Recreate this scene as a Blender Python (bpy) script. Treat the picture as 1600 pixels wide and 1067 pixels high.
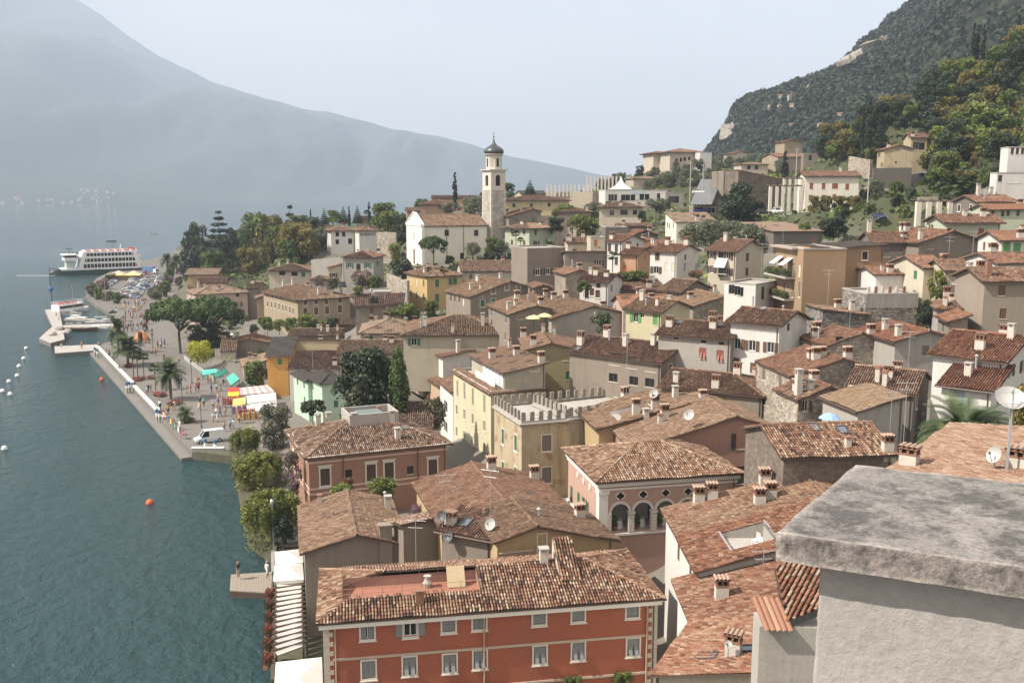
import bpy, bmesh, math, random
import numpy as np
from mathutils import Vector, Matrix
R_=math.radians
scene=bpy.context.scene
for o in list(bpy.data.objects): bpy.data.objects.remove(o)
COL=scene.collection
random.seed(7); RNG=np.random.default_rng(7)
cam=bpy.data.cameras.new('camera'); camo=bpy.data.objects.new('camera',cam); COL.objects.link(camo)
camo.location=(0,0,40); camo.rotation_euler=(R_(90-8.75),0,0)
cam.sensor_width=36; cam.lens=33.75; cam.clip_start=.05; cam.clip_end=30000
scene.camera=camo
SUN_AZ=R_(-106)      # clockwise from +Y, so the sun stands over the lake and a little behind the camera
SUN_EL=R_(46)
to_sun=Vector((math.sin(SUN_AZ)*math.cos(SUN_EL),math.cos(SUN_AZ)*math.cos(SUN_EL),math.sin(SUN_EL)))
sl=bpy.data.lights.new('sun','SUN'); sl.energy=5.0; sl.angle=R_(.6); sl.color=(1.0,.93,.82)
so=bpy.data.objects.new('sun',sl); COL.objects.link(so); so.location=(-300,0,400)
so.rotation_euler=(-to_sun).to_track_quat('-Z','Y').to_euler()
world=bpy.data.worlds.new('World'); scene.world=world; world.use_nodes=True
nt=world.node_tree; nt.nodes.clear(); N=nt.nodes.new; LK=nt.links.new
out=N('ShaderNodeOutputWorld'); bg=N('ShaderNodeBackground'); bg.inputs[1].default_value=.058
sky=N('ShaderNodeTexSky'); sky.sky_type='NISHITA'; sky.sun_disc=False; sky.sun_elevation=SUN_EL; sky.sun_rotation=SUN_AZ
sky.air_density=1.0; sky.dust_density=3.5; sky.ozone_density=1.0; sky.altitude=60
tc=N('ShaderNodeTexCoord'); mp=N('ShaderNodeMapping'); mp.inputs['Scale'].default_value=(1.2,1.2,3.0)
no=N('ShaderNodeTexNoise'); no.inputs['Scale'].default_value=1.6; no.inputs['Detail'].default_value=5; no.inputs['Roughness'].default_value=.55
rp=N('ShaderNodeValToRGB'); rp.color_ramp.elements[0].position=.28; rp.color_ramp.elements[0].color=(.62,.62,.62,1); rp.color_ramp.elements[1].position=.72; rp.color_ramp.elements[1].color=(.97,.97,.97,1)
mx=N('ShaderNodeMixRGB'); mx.inputs[2].default_value=(14.0,12.9,12.0,1)
LK(tc.outputs['Generated'],mp.inputs[0]); LK(mp.outputs[0],no.inputs[0]); LK(no.outputs[0],rp.inputs[0]); LK(rp.outputs[0],mx.inputs[0])
LK(sky.outputs[0],mx.inputs[1]); LK(mx.outputs[0],bg.inputs[0]); LK(bg.outputs[0],out.inputs[0])
scene.view_settings.view_transform='Standard'; scene.view_settings.look='None'; scene.view_settings.exposure=0.70; scene.view_settings.gamma=1
scene.view_settings.use_curve_mapping=False
cy=scene.cycles; cy.max_bounces=6; cy.diffuse_bounces=3; cy.glossy_bounces=2; cy.transmission_bounces=3; cy.transparent_max_bounces=8; cy.volume_bounces=1
cy.use_denoising=True
try: cy.denoiser='OPENIMAGEDENOISE'
except Exception: pass
cy.sample_clamp_indirect=4
MATS={}
def node_mat(name):
 m=bpy.data.materials.new(name); m.use_nodes=True; t=m.node_tree; t.nodes.clear()
 o=t.nodes.new('ShaderNodeOutputMaterial'); b=t.nodes.new('ShaderNodeBsdfPrincipled'); t.links.new(b.outputs[0],o.inputs[0])
 return m,t,b
def nd(t,k,**kw):
 n=t.nodes.new(k)
 for a,v in kw.items():
  if a[0]=='_': setattr(n,a[1:],v)
  else: n.inputs[a.replace('_',' ')].default_value=v
 return n
def noise(t,scale,detail=4,rough=.55,vec=None,stretch=None):
 n=nd(t,'ShaderNodeTexNoise',Scale=scale,Detail=detail,Roughness=rough)
 g=nd(t,'ShaderNodeNewGeometry') if vec is None else None
 src=g.outputs['Position'] if g else vec
 if stretch:
  m=nd(t,'ShaderNodeMapping'); m.inputs['Scale'].default_value=stretch; t.links.new(src,m.inputs[0]); src=m.outputs[0]
 t.links.new(src,n.inputs['Vector']); return n
def ramp(t,src,stops,interp='LINEAR'):
 r=nd(t,'ShaderNodeValToRGB'); cr=r.color_ramp; cr.interpolation=interp
 while len(cr.elements)<len(stops): cr.elements.new(.5)
 for e,(p,c) in zip(cr.elements,stops):
  e.position=p; e.color=(c[0],c[1],c[2],1) if hasattr(c,'__len__') else (c,c,c,1)
 t.links.new(src,r.inputs[0]); return r
def mix(t,a,b,fac,mode='MIX'):
 m=nd(t,'ShaderNodeMixRGB',_blend_type=mode)
 for i,v in ((1,a),(2,b)):
  if hasattr(v,'is_linked') or hasattr(v,'links'): t.links.new(v,m.inputs[i])
  else: m.inputs[i].default_value=(v[0],v[1],v[2],1)
 if hasattr(fac,'links'): t.links.new(fac,m.inputs[0])
 else: m.inputs[0].default_value=fac
 return m.outputs[0]
def bump(t,b,src,strength,dist):
 n=nd(t,'ShaderNodeBump',Strength=strength,Distance=dist); t.links.new(src,n.inputs['Height']); t.links.new(n.outputs[0],b.inputs['Normal'])
def plain(name,col,rough=.7,metal=0,var=.12,sc=3.0):
 if name in MATS: return MATS[name]
 m,t,b=node_mat(name)
 n=noise(t,sc,3)
 c=mix(t,[x*(1-var) for x in col],[min(1,x*(1+var)) for x in col],n.outputs[0])
 t.links.new(c,b.inputs['Base Color']); b.inputs['Roughness'].default_value=rough; b.inputs['Metallic'].default_value=metal
 MATS[name]=m; return m
def stucco(name,col,dirt=.35,patch=None,stain=(.13,.11,.09),pf=.62):
 m,t,b=node_mat('stucco_'+name)
 big=noise(t,.35,5,.6); fine=noise(t,6,4,.65); st=noise(t,1.0,5,.65,stretch=(1.6,1.6,.16))
 c=mix(t,[x*.82 for x in col],[min(.95,x*1.08) for x in col],big.outputs[0])
 f=ramp(t,st.outputs[0],[(.48,0),(.78,dirt)])
 c=mix(t,c,stain,f.outputs[0])
 f2=ramp(t,fine.outputs[0],[(.3,.86),(.7,1.06)])
 c=mix(t,c,f2.outputs[0],1.0,'MULTIPLY')
 if patch:
  pn=noise(t,.55,6,.62); pr=ramp(t,pn.outputs[0],[(pf-.04,0),(pf,1)])
  c=mix(t,c,patch,pr.outputs[0])
 t.links.new(c,b.inputs['Base Color']); b.inputs['Roughness'].default_value=.92
 bump(t,b,fine.outputs[0],.25,.03)
 return m
def stone(name,c0,c1,mortar,scale=2.2):
 m,t,b=node_mat('stone_'+name)
 g=nd(t,'ShaderNodeNewGeometry'); mp=nd(t,'ShaderNodeMapping'); mp.inputs['Scale'].default_value=(1,1,1.7); t.links.new(g.outputs['Position'],mp.inputs[0])
 dn=noise(t,2.0,2); dm=nd(t,'ShaderNodeVectorMath',_operation='ADD'); t.links.new(mp.outputs[0],dm.inputs[0])
 sc=nd(t,'ShaderNodeVectorMath',_operation='SCALE',Scale=.25); t.links.new(dn.outputs['Color'],sc.inputs[0]); t.links.new(sc.outputs[0],dm.inputs[1])
 v=nd(t,'ShaderNodeTexVoronoi',Scale=scale); e=nd(t,'ShaderNodeTexVoronoi',Scale=scale,_feature='DISTANCE_TO_EDGE')
 t.links.new(dm.outputs[0],v.inputs[0]); t.links.new(dm.outputs[0],e.inputs[0])
 sp=nd(t,'ShaderNodeSeparateColor'); t.links.new(v.outputs['Color'],sp.inputs[0])
 c=mix(t,c0,c1,sp.outputs[0])
 f=ramp(t,e.outputs[0],[(.03,1),(.12,0)])
 c=mix(t,c,mortar,f.outputs[0])
 n=noise(t,.5,5); f3=ramp(t,n.outputs[0],[(.3,.7),(.7,1.1)]); c=mix(t,c,f3.outputs[0],1.0,'MULTIPLY')
 t.links.new(c,b.inputs['Base Color']); b.inputs['Roughness'].default_value=.95
 bump(t,b,e.outputs[0],.6,.06)
 return m
def tile_mat(name,stops,lich=.3):
 m,t,b=node_mat('tiles_'+name)
 a=nd(t,'ShaderNodeAttribute',_attribute_name='tone')
 big=noise(t,.45,5,.65); fin=noise(t,9,3)
 s=nd(t,'ShaderNodeMath',_operation='MULTIPLY_ADD'); t.links.new(big.outputs[0],s.inputs[0]); s.inputs[1].default_value=.5; s.inputs[2].default_value=-.25
 ad=nd(t,'ShaderNodeMath',_operation='ADD'); t.links.new(a.outputs['Fac'],ad.inputs[0]); t.links.new(s.outputs[0],ad.inputs[1])
 oi=nd(t,'ShaderNodeObjectInfo'); o2=nd(t,'ShaderNodeMath',_operation='MULTIPLY_ADD'); t.links.new(oi.outputs['Random'],o2.inputs[0]); o2.inputs[1].default_value=.3; t.links.new(ad.outputs[0],o2.inputs[2]); o3=nd(t,'ShaderNodeMath',_operation='SUBTRACT'); t.links.new(o2.outputs[0],o3.inputs[0]); o3.inputs[1].default_value=.15
 r=ramp(t,o3.outputs[0],stops)
 lf=noise(t,2.3,6,.7); lr=ramp(t,lf.outputs[0],[(.48,0),(.68,min(1,lich*1.7))])
 c=mix(t,r.outputs[0],(.06,.048,.04),lr.outputs[0])
 f2=ramp(t,fin.outputs[0],[(.25,.72),(.75,1.15)]); c=mix(t,c,f2.outputs[0],1.0,'MULTIPLY')
 t.links.new(c,b.inputs['Base Color']); b.inputs['Roughness'].default_value=.9
 return m
K=(.037,.022,.015)
TILES={
 'striped':tile_mat('striped',[(0,K),(.14,(.068,.037,.026)),(.34,(.201,.090,.052)),(.58,(.273,.151,.094)),(.8,(.367,.265,.180)),(1,(.445,.348,.256))],.38),
 'striped2':tile_mat('striped2',[(0,K),(.2,(.096,.048,.033)),(.45,(.183,.084,.053)),(.7,(.250,.148,.099)),(1,(.355,.264,.190))],.3),
 'spotted':tile_mat('spotted',[(0,K),(.18,(.061,.036,.026)),(.38,(.163,.083,.052)),(.6,(.235,.141,.094)),(.82,(.326,.238,.170)),(1,(.418,.335,.258))],.45),
 'spotted2':tile_mat('spotted2',[(0,K),(.2,(.099,.058,.037)),(.45,(.198,.114,.072)),(.75,(.263,.175,.114)),(1,(.327,.236,.164))],.35),
 'pale':tile_mat('pale',[(0,(.089,.055,.037)),(.3,(.185,.105,.067)),(.55,(.249,.148,.095)),(.8,(.300,.201,.134)),(1,(.355,.264,.184))],.3),
 'pale2':tile_mat('pale2',[(0,(.084,.052,.033)),(.3,(.164,.094,.056)),(.6,(.233,.144,.090)),(1,(.322,.227,.149))],.4),
 'patchy':tile_mat('patchy',[(0,(.080,.046,.029)),(.25,(.184,.090,.055)),(.45,(.246,.135,.085)),(.7,(.290,.193,.125)),(1,(.351,.262,.177))],.25),
 'patchyr':tile_mat('patchyr',[(0,(.077,.036,.023)),(.25,(.177,.070,.041)),(.45,(.236,.103,.059)),(.65,(.272,.146,.094)),(.85,(.321,.207,.141)),(1,(.352,.262,.187))],.22),
 'red':tile_mat('red',[(0,(.072,.037,.025)),(.3,(.189,.071,.042)),(.55,(.252,.097,.051)),(.8,(.287,.151,.092)),(1,(.374,.264,.180))],.38),
 'redold':tile_mat('redold',[(0,(.068,.038,.026)),(.35,(.167,.080,.049)),(.6,(.229,.112,.068)),(1,(.312,.189,.124))],.35),
 'reddish':tile_mat('reddish',[(0,(.123,.065,.039)),(.35,(.211,.112,.069)),(.65,(.254,.142,.092)),(1,(.315,.207,.145))],.2),
 'dark':tile_mat('dark',[(0,(.049,.028,.020)),(.35,(.134,.069,.045)),(.6,(.188,.098,.061)),(.85,(.271,.160,.105)),(1,(.407,.286,.197))],.4),
 'brownold':tile_mat('brownold',[(0,(.083,.048,.033)),(.35,(.152,.085,.053)),(.65,(.201,.118,.076)),(1,(.280,.193,.128))],.3),
 'brown':tile_mat('brown',[(0,(.116,.068,.043)),(.5,(.166,.095,.059)),(1,(.214,.133,.082))],.12),
 'beige':tile_mat('beige',[(0,(.190,.127,.085)),(.5,(.246,.167,.112)),(1,(.298,.213,.149))],.12),
 'sandy':tile_mat('sandy',[(0,(.206,.114,.067)),(.4,(.291,.187,.114)),(.75,(.339,.238,.153)),(1,(.369,.277,.191))],.15),
 'sandyp':tile_mat('sandyp',[(0,(.150,.081,.053)),(.3,(.230,.131,.086)),(.55,(.267,.164,.112)),(.8,(.307,.211,.151)),(1,(.347,.265,.196))],.12),
 'orange':tile_mat('orange',[(0,(.228,.098,.052)),(.5,(.282,.130,.072)),(1,(.326,.172,.100))],.15),
 'orange2':tile_mat('orange2',[(0,(.188,.084,.049)),(.5,(.243,.118,.071)),(1,(.302,.176,.113))],.2),
 'slate':tile_mat('slate',[(0,(.037,.030,.026)),(1,(.061,.051,.045))],.1),
 'sheet':tile_mat('sheet',[(0,(.235,.148,.099)),(1,(.294,.194,.134))],.1),
 'metalred':tile_mat('metalred',[(0,(.127,.054,.042)),(1,(.162,.070,.053))],.05),
}
CHANNEL=plain('roof_channel',(.032,.021,.016),.95,0,.35,2.0)
WALLS={
 'red':stucco('red',(.335,.100,.055),.34,(.43,.33,.25),pf=.745),'salmon':stucco('salmon',(.315,.172,.117),.25),'greyw':stucco('greyw',(.245,.205,.165),.5,(.2,.175,.15),pf=.63),
 'greyl':stucco('greyl',(.364,.340,.308),.3),'dgrey':stucco('dgrey',(.158,.141,.124),.4),'ochre':stucco('ochre',(.430,.318,.172),.22),'ochrel':stucco('ochrel',(.482,.378,.241),.25),
 'pink':stucco('pink',(.482,.310,.249),.15),'pink2':stucco('pink2',(.340,.197,.155),.2),'weather':stucco('weather',(.456,.378,.258),.75,(.30,.20,.12),(.2,.13,.07),pf=.60),
 'stain':stucco('stain',(.361,.318,.249),.9,(.3,.26,.2),(.1,.085,.07),pf=.6),'creamy':stucco('creamy',(.585,.533,.370),.1),'creamd':stucco('creamd',(.430,.387,.301),.25),'cream':stucco('cream',(.523,.459,.364),.2),
 'creamw':stucco('creamw',(.736,.699,.598),.1),'white':stucco('white',(.622,.605,.571),.18),'olive':stucco('olive',(.348,.298,.167),.14),'lemon':stucco('lemon',(.523,.475,.316),.12),
 'pinkw':stucco('pinkw',(.482,.361,.310),.2),'apricot':stucco('apricot',(.482,.284,.181),.2),'apricotl':stucco('apricotl',(.533,.344,.206),.12),'mint':stucco('mint',(.443,.475,.372),.14),
 'mintb':stucco('mintb',(.450,.594,.468),.08),'yellow':stucco('yellow',(.538,.387,.182),.12),'yellow2':stucco('yellow2',(.533,.447,.267),.2),'peach':stucco('peach',(.456,.327,.224),.3,(.4,.28,.2),pf=.66),
 'sand':stucco('sand',(.482,.396,.249),.12),'orangew':stucco('orangew',(.533,.284,.073),.1),'tan':stucco('tan',(.364,.291,.205),.25),'tanor':stucco('tanor',(.329,.219,.135),.12),'tanp':stucco('tanp',(.292,.241,.194),.2),
 'blotch':stucco('blotch',(.447,.361,.232),.4,(.3,.26,.2),pf=.57),
 'stone':stone('brown',(.20,.165,.13),(.34,.29,.23),(.25,.22,.18)),'stoned':stone('dark',(.13,.10,.08),(.24,.19,.15),(.16,.13,.11)),'stoneg':stone('grey',(.09,.08,.075),(.40,.36,.325),(.15,.135,.12),2.4),
 'stonel':stone('light',(.20,.165,.13),(.52,.46,.39),(.30,.255,.205),2.6),'concrete':stucco('concrete',(.327,.305,.280),.6),
}
SH={k:plain('paint_'+k,c,.6,0,.18,5) for k,c in dict(grey=(.19,.20,.205),greyblue=(.33,.38,.43),dgreen=(.045,.15,.085),lgreen=(.10,.30,.08),lgreenp=(.36,.46,.30),mintg=(.4,.52,.42),brown=(.13,.065,.04),dbrown=(.075,.042,.03),taupe=(.30,.265,.22),greybrown=(.16,.135,.12),
 black=(.03,.034,.032),cream=(.6,.55,.44),dred=(.26,.08,.06),orange=(.42,.16,.06),blue=(.26,.34,.42),greyl=(.45,.43,.40),dark=(.06,.045,.035),blind=(.10,.05,.03),white=(.75,.74,.71)).items()}
def glass_mat():
 m,t,b=node_mat('window_glass'); b.inputs['Base Color'].default_value=(.018,.02,.022,1); b.inputs['Roughness'].default_value=.08; b.inputs['IOR'].default_value=1.5; return m
GLASS=glass_mat(); DARK=plain('dark_interior',(.022,.018,.015),.9)
STONEW=plain('white_stone',(.62,.57,.50),.8,0,.12,4); TRIMW=plain('white_trim',(.70,.66,.60),.75,0,.1,3)
WOODD=plain('dark_wood',(.085,.055,.04),.8,0,.3,6); METALD=plain('dark_metal',(.06,.06,.062),.5,.3,.15); STEEL=plain('galvanised_steel',(.45,.46,.47),.45,.5,.15)
COPPER=plain('brown_copper',(.10,.06,.045),.55,.2,.2); TERRA=plain('terracotta',(.27,.135,.085),.85,0,.25,7); CONC=plain('concrete',(.36,.335,.305),.92,0,.25,1.2)
QUAYST=plain('quay_stone',(.17,.16,.145),.9,0,.25,1.0); CAPT=plain('cap_tile',(.34,.235,.175),.9,0,.35,6); BRICK=plain('brick',(.23,.12,.08),.9,0,.3,9); PLASTER=plain('chimney_plaster',(.50,.455,.40),.93,0,.22,2.5); WHITEP=plain('white_paint',(.78,.77,.75),.5,0,.05)
class MB:
 def __init__(s): s.v=[]; s.f=[]; s.m=[]
 def face(s,pts,mi=0):
  b=len(s.v); s.v+= [tuple(p) for p in pts]; s.f.append(tuple(range(b,b+len(pts)))); s.m.append(mi)
 def box(s,x0,y0,z0,x1,y1,z1,mi=0,M=None,skip=()):
  P=[(x0,y0,z0),(x1,y0,z0),(x1,y1,z0),(x0,y1,z0),(x0,y0,z1),(x1,y0,z1),(x1,y1,z1),(x0,y1,z1)]
  if M is not None: P=[tuple(M@Vector(p)) for p in P]
  b=len(s.v); s.v+=P
  for i,q in enumerate([(0,3,2,1),(4,5,6,7),(0,1,5,4),(1,2,6,5),(2,3,7,6),(3,0,4,7)]):
   if i in skip: continue
   s.f.append(tuple(b+k for k in q)); s.m.append(mi)
 def tube(s,pts,rads,n=8,mi=0,caps=True):
  pts=[Vector(p) for p in pts]; b=len(s.v); k=len(pts)
  if not hasattr(rads,'__len__'): rads=[rads]*k
  up=None
  for i,p in enumerate(pts):
   d=(pts[min(i+1,k-1)]-pts[max(i-1,0)]); d.normalize()
   a=Vector((0,0,1)) if abs(d.z)<.9 else Vector((1,0,0))
   if up is not None: a=up
   x=d.cross(a);
   if x.length<1e-6: x=d.cross(Vector((0,1,0)))
   x.normalize(); y=x.cross(d); up=y
   for j in range(n):
    t=2*math.pi*j/n; q=p+x*math.cos(t)*rads[i]+y*math.sin(t)*rads[i]; s.v.append(tuple(q))
  for i in range(k-1):
   for j in range(n):
    s.f.append((b+i*n+j,b+i*n+(j+1)%n,b+(i+1)*n+(j+1)%n,b+(i+1)*n+j)); s.m.append(mi)
  if caps:
   s.f.append(tuple(b+j for j in range(n))[::-1]); s.m.append(mi); s.f.append(tuple(b+(k-1)*n+j for j in range(n))); s.m.append(mi)
 def lathe(s,prof,n=16,mi=0,c=(0,0,0),ph=0,sx=1,sy=1):
  b=len(s.v)
  for r,z in prof:
   for j in range(n):
    t=2*math.pi*j/n+ph; s.v.append((c[0]+r*sx*math.cos(t),c[1]+r*sy*math.sin(t),c[2]+z))
  for i in range(len(prof)-1):
   for j in range(n):
    s.f.append((b+i*n+j,b+i*n+(j+1)%n,b+(i+1)*n+(j+1)%n,b+(i+1)*n+j)); s.m.append(mi)
  s.f.append(tuple(b+j for j in range(n))[::-1]); s.m.append(mi); L=b+(len(prof)-1)*n; s.f.append(tuple(L+j for j in range(n))); s.m.append(mi)
 def prism(s,poly,z0,z1,mi=0,mtop=None):
  n=len(poly); b=len(s.v); s.v+=[(p[0],p[1],z0) for p in poly]+[(p[0],p[1],z1) for p in poly]
  s.f.append(tuple(range(b,b+n))[::-1]); s.m.append(mi); s.f.append(tuple(range(b+n,b+2*n))); s.m.append(mi if mtop is None else mtop)
  for i in range(n): s.f.append((b+i,b+(i+1)%n,b+n+(i+1)%n,b+n+i)); s.m.append(mi)
 def mesh(s,name,mats,smooth=False):
  me=bpy.data.meshes.new(name); me.from_pydata(s.v,[],s.f)
  for m in (mats if isinstance(mats,(list,tuple)) else [mats]): me.materials.append(m)
  if any(s.m): me.polygons.foreach_set('material_index',s.m)
  if smooth: me.polygons.foreach_set('use_smooth',[True]*len(s.f))
  me.validate(); me.update(); return me
 def build(s,name,mats,parent=None,loc=(0,0,0),rz=0,smooth=False):
  return put(name,s.mesh(name,mats,smooth),parent,loc,rz)
def put(name,me,parent=None,loc=(0,0,0),rz=0,scale=None):
 o=bpy.data.objects.new(name,me); COL.objects.link(o); o.location=loc
 if isinstance(rz,(tuple,list)): o.rotation_euler=rz
 elif rz: o.rotation_euler=(0,0,rz)
 if scale: o.scale=scale
 if parent is not None: o.parent=parent
 return o
def tag(o,label,cat,group=None,kind=None):
 if label: o['label']=label
 if cat: o['category']=cat
 if group: o['group']=group
 if kind: o['kind']=kind
 return o
def thing(name,label,cat,loc=(0,0,0),rz=0,group=None):
 o=bpy.data.objects.new(name,None); COL.objects.link(o); o.location=loc; o.rotation_euler=(0,0,rz) if not isinstance(rz,(tuple,list)) else rz
 o.empty_display_size=.3
 return tag(o,label,cat,group)
def np_mesh(name,V,F,mats,mi=None,tone=None,smooth=False):
 """V (n,3), F (m,4) quads"""
 me=bpy.data.meshes.new(name); V=np.asarray(V,np.float32); F=np.asarray(F,np.int32); m=len(F); k=F.shape[1]
 me.vertices.add(len(V)); me.vertices.foreach_set('co',V.ravel())
 me.loops.add(m*k); me.loops.foreach_set('vertex_index',F.ravel())
 me.polygons.add(m); me.polygons.foreach_set('loop_start',np.arange(0,m*k,k,dtype=np.int32))
 try: me.polygons.foreach_set('loop_total',np.full(m,k,np.int32))
 except Exception: pass
 for x in mats: me.materials.append(x)
 if mi is not None: me.polygons.foreach_set('material_index',np.asarray(mi,np.int32))
 me.polygons.foreach_set('use_smooth',np.full(m,smooth))
 if tone is not None:
  a=me.attributes.new('tone','FLOAT','FACE'); a.data.foreach_set('value',np.asarray(tone,np.float32))
 me.update(calc_edges=True); return me
def roof_planes(h):
 w,d,ze,t,ro,k=h['w'],h['d'],h['ze'],math.tan(math.radians(h.get('pitch',16))),h.get('ro',.5),h['roof']
 P={}
 def f(): return (ze,0,t)
 def b(): return (ze+t*ro*d+t*ro*d,0,-t) if k[0]=='g' else (ze+t*d,0,-t)
 def l(): return (ze,t,0)
 def r(): return (ze+2*t*ro*w,-t,0) if k[0]=='g' else (ze+t*w,-t,0)
 if k=='gx': return [f(),b()]
 if k=='gxl': return [f(),b(),l()]
 if k=='gxr': return [f(),b(),(ze+t*w,-t,0)]
 if k=='gxh': return [f(),b(),l(),(ze+t*w,-t,0)]
 if k=='gy': return [l(),r()]
 if k=='hip': return [f(),b(),l(),r()]
 if k=='sl': return [l()]
 if k=='sr': return [(ze+t*w,-t,0)]
 if k=='sf': return [f()]
 if k=='sb': return [(ze+t*d,0,-t)]
 return [(ze,0,0)]
def roof_z(pl,x,y): return min(a+b*x+c*y for a,b,c in pl)
def in_poly(X,Y,poly):
 ins=np.zeros(X.shape,bool); n=len(poly)
 for i in range(n):
  x0,y0=poly[i]; x1,y1=poly[(i+1)%n]
  c=((y0>Y)!=(y1>Y))
  with np.errstate(divide='ignore',invalid='ignore'):
   xi=(x1-x0)*(Y-y0)/((y1-y0) if y1!=y0 else 1e-9)+x0
  ins^=(c&(X<xi))
 return ins
def ground_z(X,Y,pts,land,quay):
 X=np.asarray(X,float); Y=np.asarray(Y,float)
 num=np.zeros(X.shape); den=np.zeros(X.shape)
 for (px,py,pz,wt) in pts:
  r2=(X-px)**2+(Y-py)**2
  w=wt/(r2+9.0)**1.6
  num+=w*pz; den+=w
 Z=num/den
 Z=np.where(in_poly(X,Y,quay),0.9,Z)
 Z=np.where(in_poly(X,Y,land),np.maximum(Z,0.5),-3.0)
 return Z
TERR_EXTRA=[(-150.0,480.0,1.5),(-110.0,430.0,2.0),(-130.0,560.0,2.0),(-90.0,520.0,5.0),(-75.0,440.0,6.0),(-60.0,500.0,9.0),(-90.0,380.0,4.0),(-40.0,500.0,14.0),(-20.0,600.0,16.0),(0.0,700.0,8.0),(100.0,700.0,12.0),(-170.0,600.0,4.0),(-130.0,400.0,4.0),(-100.0,350.0,5.0),(128.0,320.0,66.0),(145.0,320.0,76.0),(160.0,300.0,82.0),(113.0,340.0,57.0),(121.0,260.0,56.0),(110.0,220.0,46.0),(97.0,225.0,42.0),(70.0,228.0,35.5),(250.0,300.0,125.0),(300.0,200.0,120.0),(250.0,120.0,80.0),(180.0,150.0,65.0),(180.0,80.0,45.0),(120.0,60.0,24.0),(80.0,20.0,18.0),(60.0,0.0,20.0),(30.0,30.0,8.0),(20.0,0.0,12.0),(-5.0,20.0,1.5),(-15.0,60.0,1.2),(140.0,230.0,62.0),(170.0,240.0,75.0),(85.0,215.0,40.0),(120.0,420.0,50.0),(180.0,480.0,75.0),(250.0,500.0,100.0),(100.0,600.0,30.0),(200.0,700.0,40.0),(40.0,480.0,30.0),(60.0,560.0,20.0),(3.0,85.0,2.5),(10.0,75.0,2.5),(11.0,60.0,2.0),(5.0,48.0,1.6),(5.0,100.0,3.0),(-12.0,130.0,2.5),(-25.0,110.0,1.6),(-30.0,125.0,1.6),(-35.0,150.0,1.4),(-15.0,95.0,1.8),(-8.0,115.0,2.3),(-26.0,98.0,1.2),(-24.0,85.0,1.2),(-20.0,70.0,1.2),(-36.0,118.0,1.2),(-36.0,135.0,1.2),(-38.0,140.0,1.2),(-30.0,100.0,1.2),(-10.0,265.0,22.0),(0.0,245.0,20.5),(-28.0,262.0,20.5),(60.0,262.0,33.0),(52.0,290.0,34.0),(70.0,238.0,34.0),(-142.0,412.5,0.8),(-155.2,446.7,0.8),(-168.4,480.9,0.8),(-177.8,506.1,0.8),(-187.2,531.3,0.8),(-196.6,556.5,0.8),(-206.0,581.8,0.8),(-216.9,581.8,0.8),(-215.4,538.8,0.8),(-208.1,508.4,0.8),(-200.9,477.9,0.8),(-193.6,447.5,0.8),(-185.1,422.9,0.8),(-176.6,398.3,0.8),(-161.8,363.2,0.8),(-145.1,333.8,0.8),(-133.4,315.4,0.8),(-136.8,329.9,0.8),(-122.5,295.9,0.8),(-105.8,253.8,0.8),(-107.3,249.3,0.8)]
LAND=[(-19.5,72.5),(-23.7,89.7),(-26.0,99.4),(-30.2,105.3),(-35.7,121.1),(-41.9,139.2),(-48.8,142.1),(-105.2,239.7),(-107.7,250.2),(-106.1,254.6),(-123.5,298.2),(-137.8,332.5),(-133.7,316.1),(-145.3,334.4),(-162.3,363.7),(-178.2,401.4),(-195.1,451.0),(-217.0,542.9),(-220.7,592.2),(-220.7,623.5),(-226.3,658.3),(-205.0,760.0),(-120.0,815.0),(0.0,830.0),(420.0,860.0),(420.0,-60.0),(-25.0,-60.0),(-19.0,30.0)]
QUAY=[(-48.7,141.7),(-43.4,141.7),(-43.2,147.8),(-42.3,160.7),(-39.0,165.5),(-45.5,194.4),(-54.6,201.4),(-63.3,205.0),(-73.5,225.5),(-88.9,256.1),(-99.4,295.9),(-117.3,350.0),(-142.0,412.5),(-168.4,480.9),(-206.0,581.8),(-216.9,581.8),(-215.4,538.8),(-193.6,447.5),(-176.6,398.3),(-161.8,363.2),(-145.1,333.8),(-133.4,315.4),(-136.8,329.9),(-122.5,295.9),(-105.8,253.8),(-107.3,249.3),(-105.3,239.8)]
MT_LEFT=[(-10991,13400,3739),(-8992,12920,3374),(-7310,12528,3084),(-6155,12100,2797),(-4784,11163,2162),(-3997,10367,1703),(-3470,9783,1397),(-2809,9232,1089),(-2347,9041,925),(-1872,8994,807),(-1642,9011,762),(-1399,8947,689),(-1049,8932,608),(-638,8886,548),(-342,8711,471),(0,8430,360),(379,8262,284),(775,8140,223),(1056,8032,174),(1560,7903,105),(2342,7900,54)]
MT_LEFT_FOOT=[(-3174,3700,-1),(-2772,3820,-1),(-2384,3928,-1),(-2111,4000,-1),(-1902,4303,-1),(-1768,4467,-1),(-1663,4583,-1),(-1499,4832,-1),(-1357,5141,-1),(-1160,5494,-1),(-1048,5671,-1),(-926,5847,-1),(-726,6112,-1),(-455,6266,-1),(-251,6331,-1),(0,6410,-1),(300,6502,-1),(631,6600,-1),(880,6672,-1),(1347,6803,-1),(2078,7000,-1)]
MT_RIGHT=[(215,1150,70),(225,1150,79),(230,1150,88),(235,1150,95),(245,1150,107),(251,1150,112),(256,1150,122),(262,1150,137),(276,1150,147),(299,1150,153),(327,1134,165),(348,1122,172),(363,1113,178),(375,1106,189),(386,1099,203),(402,1089,218),(415,1080,232),(431,1062,243),(459,1030,262),(497,980,287),(608,970,348),(825,950,403)]
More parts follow.
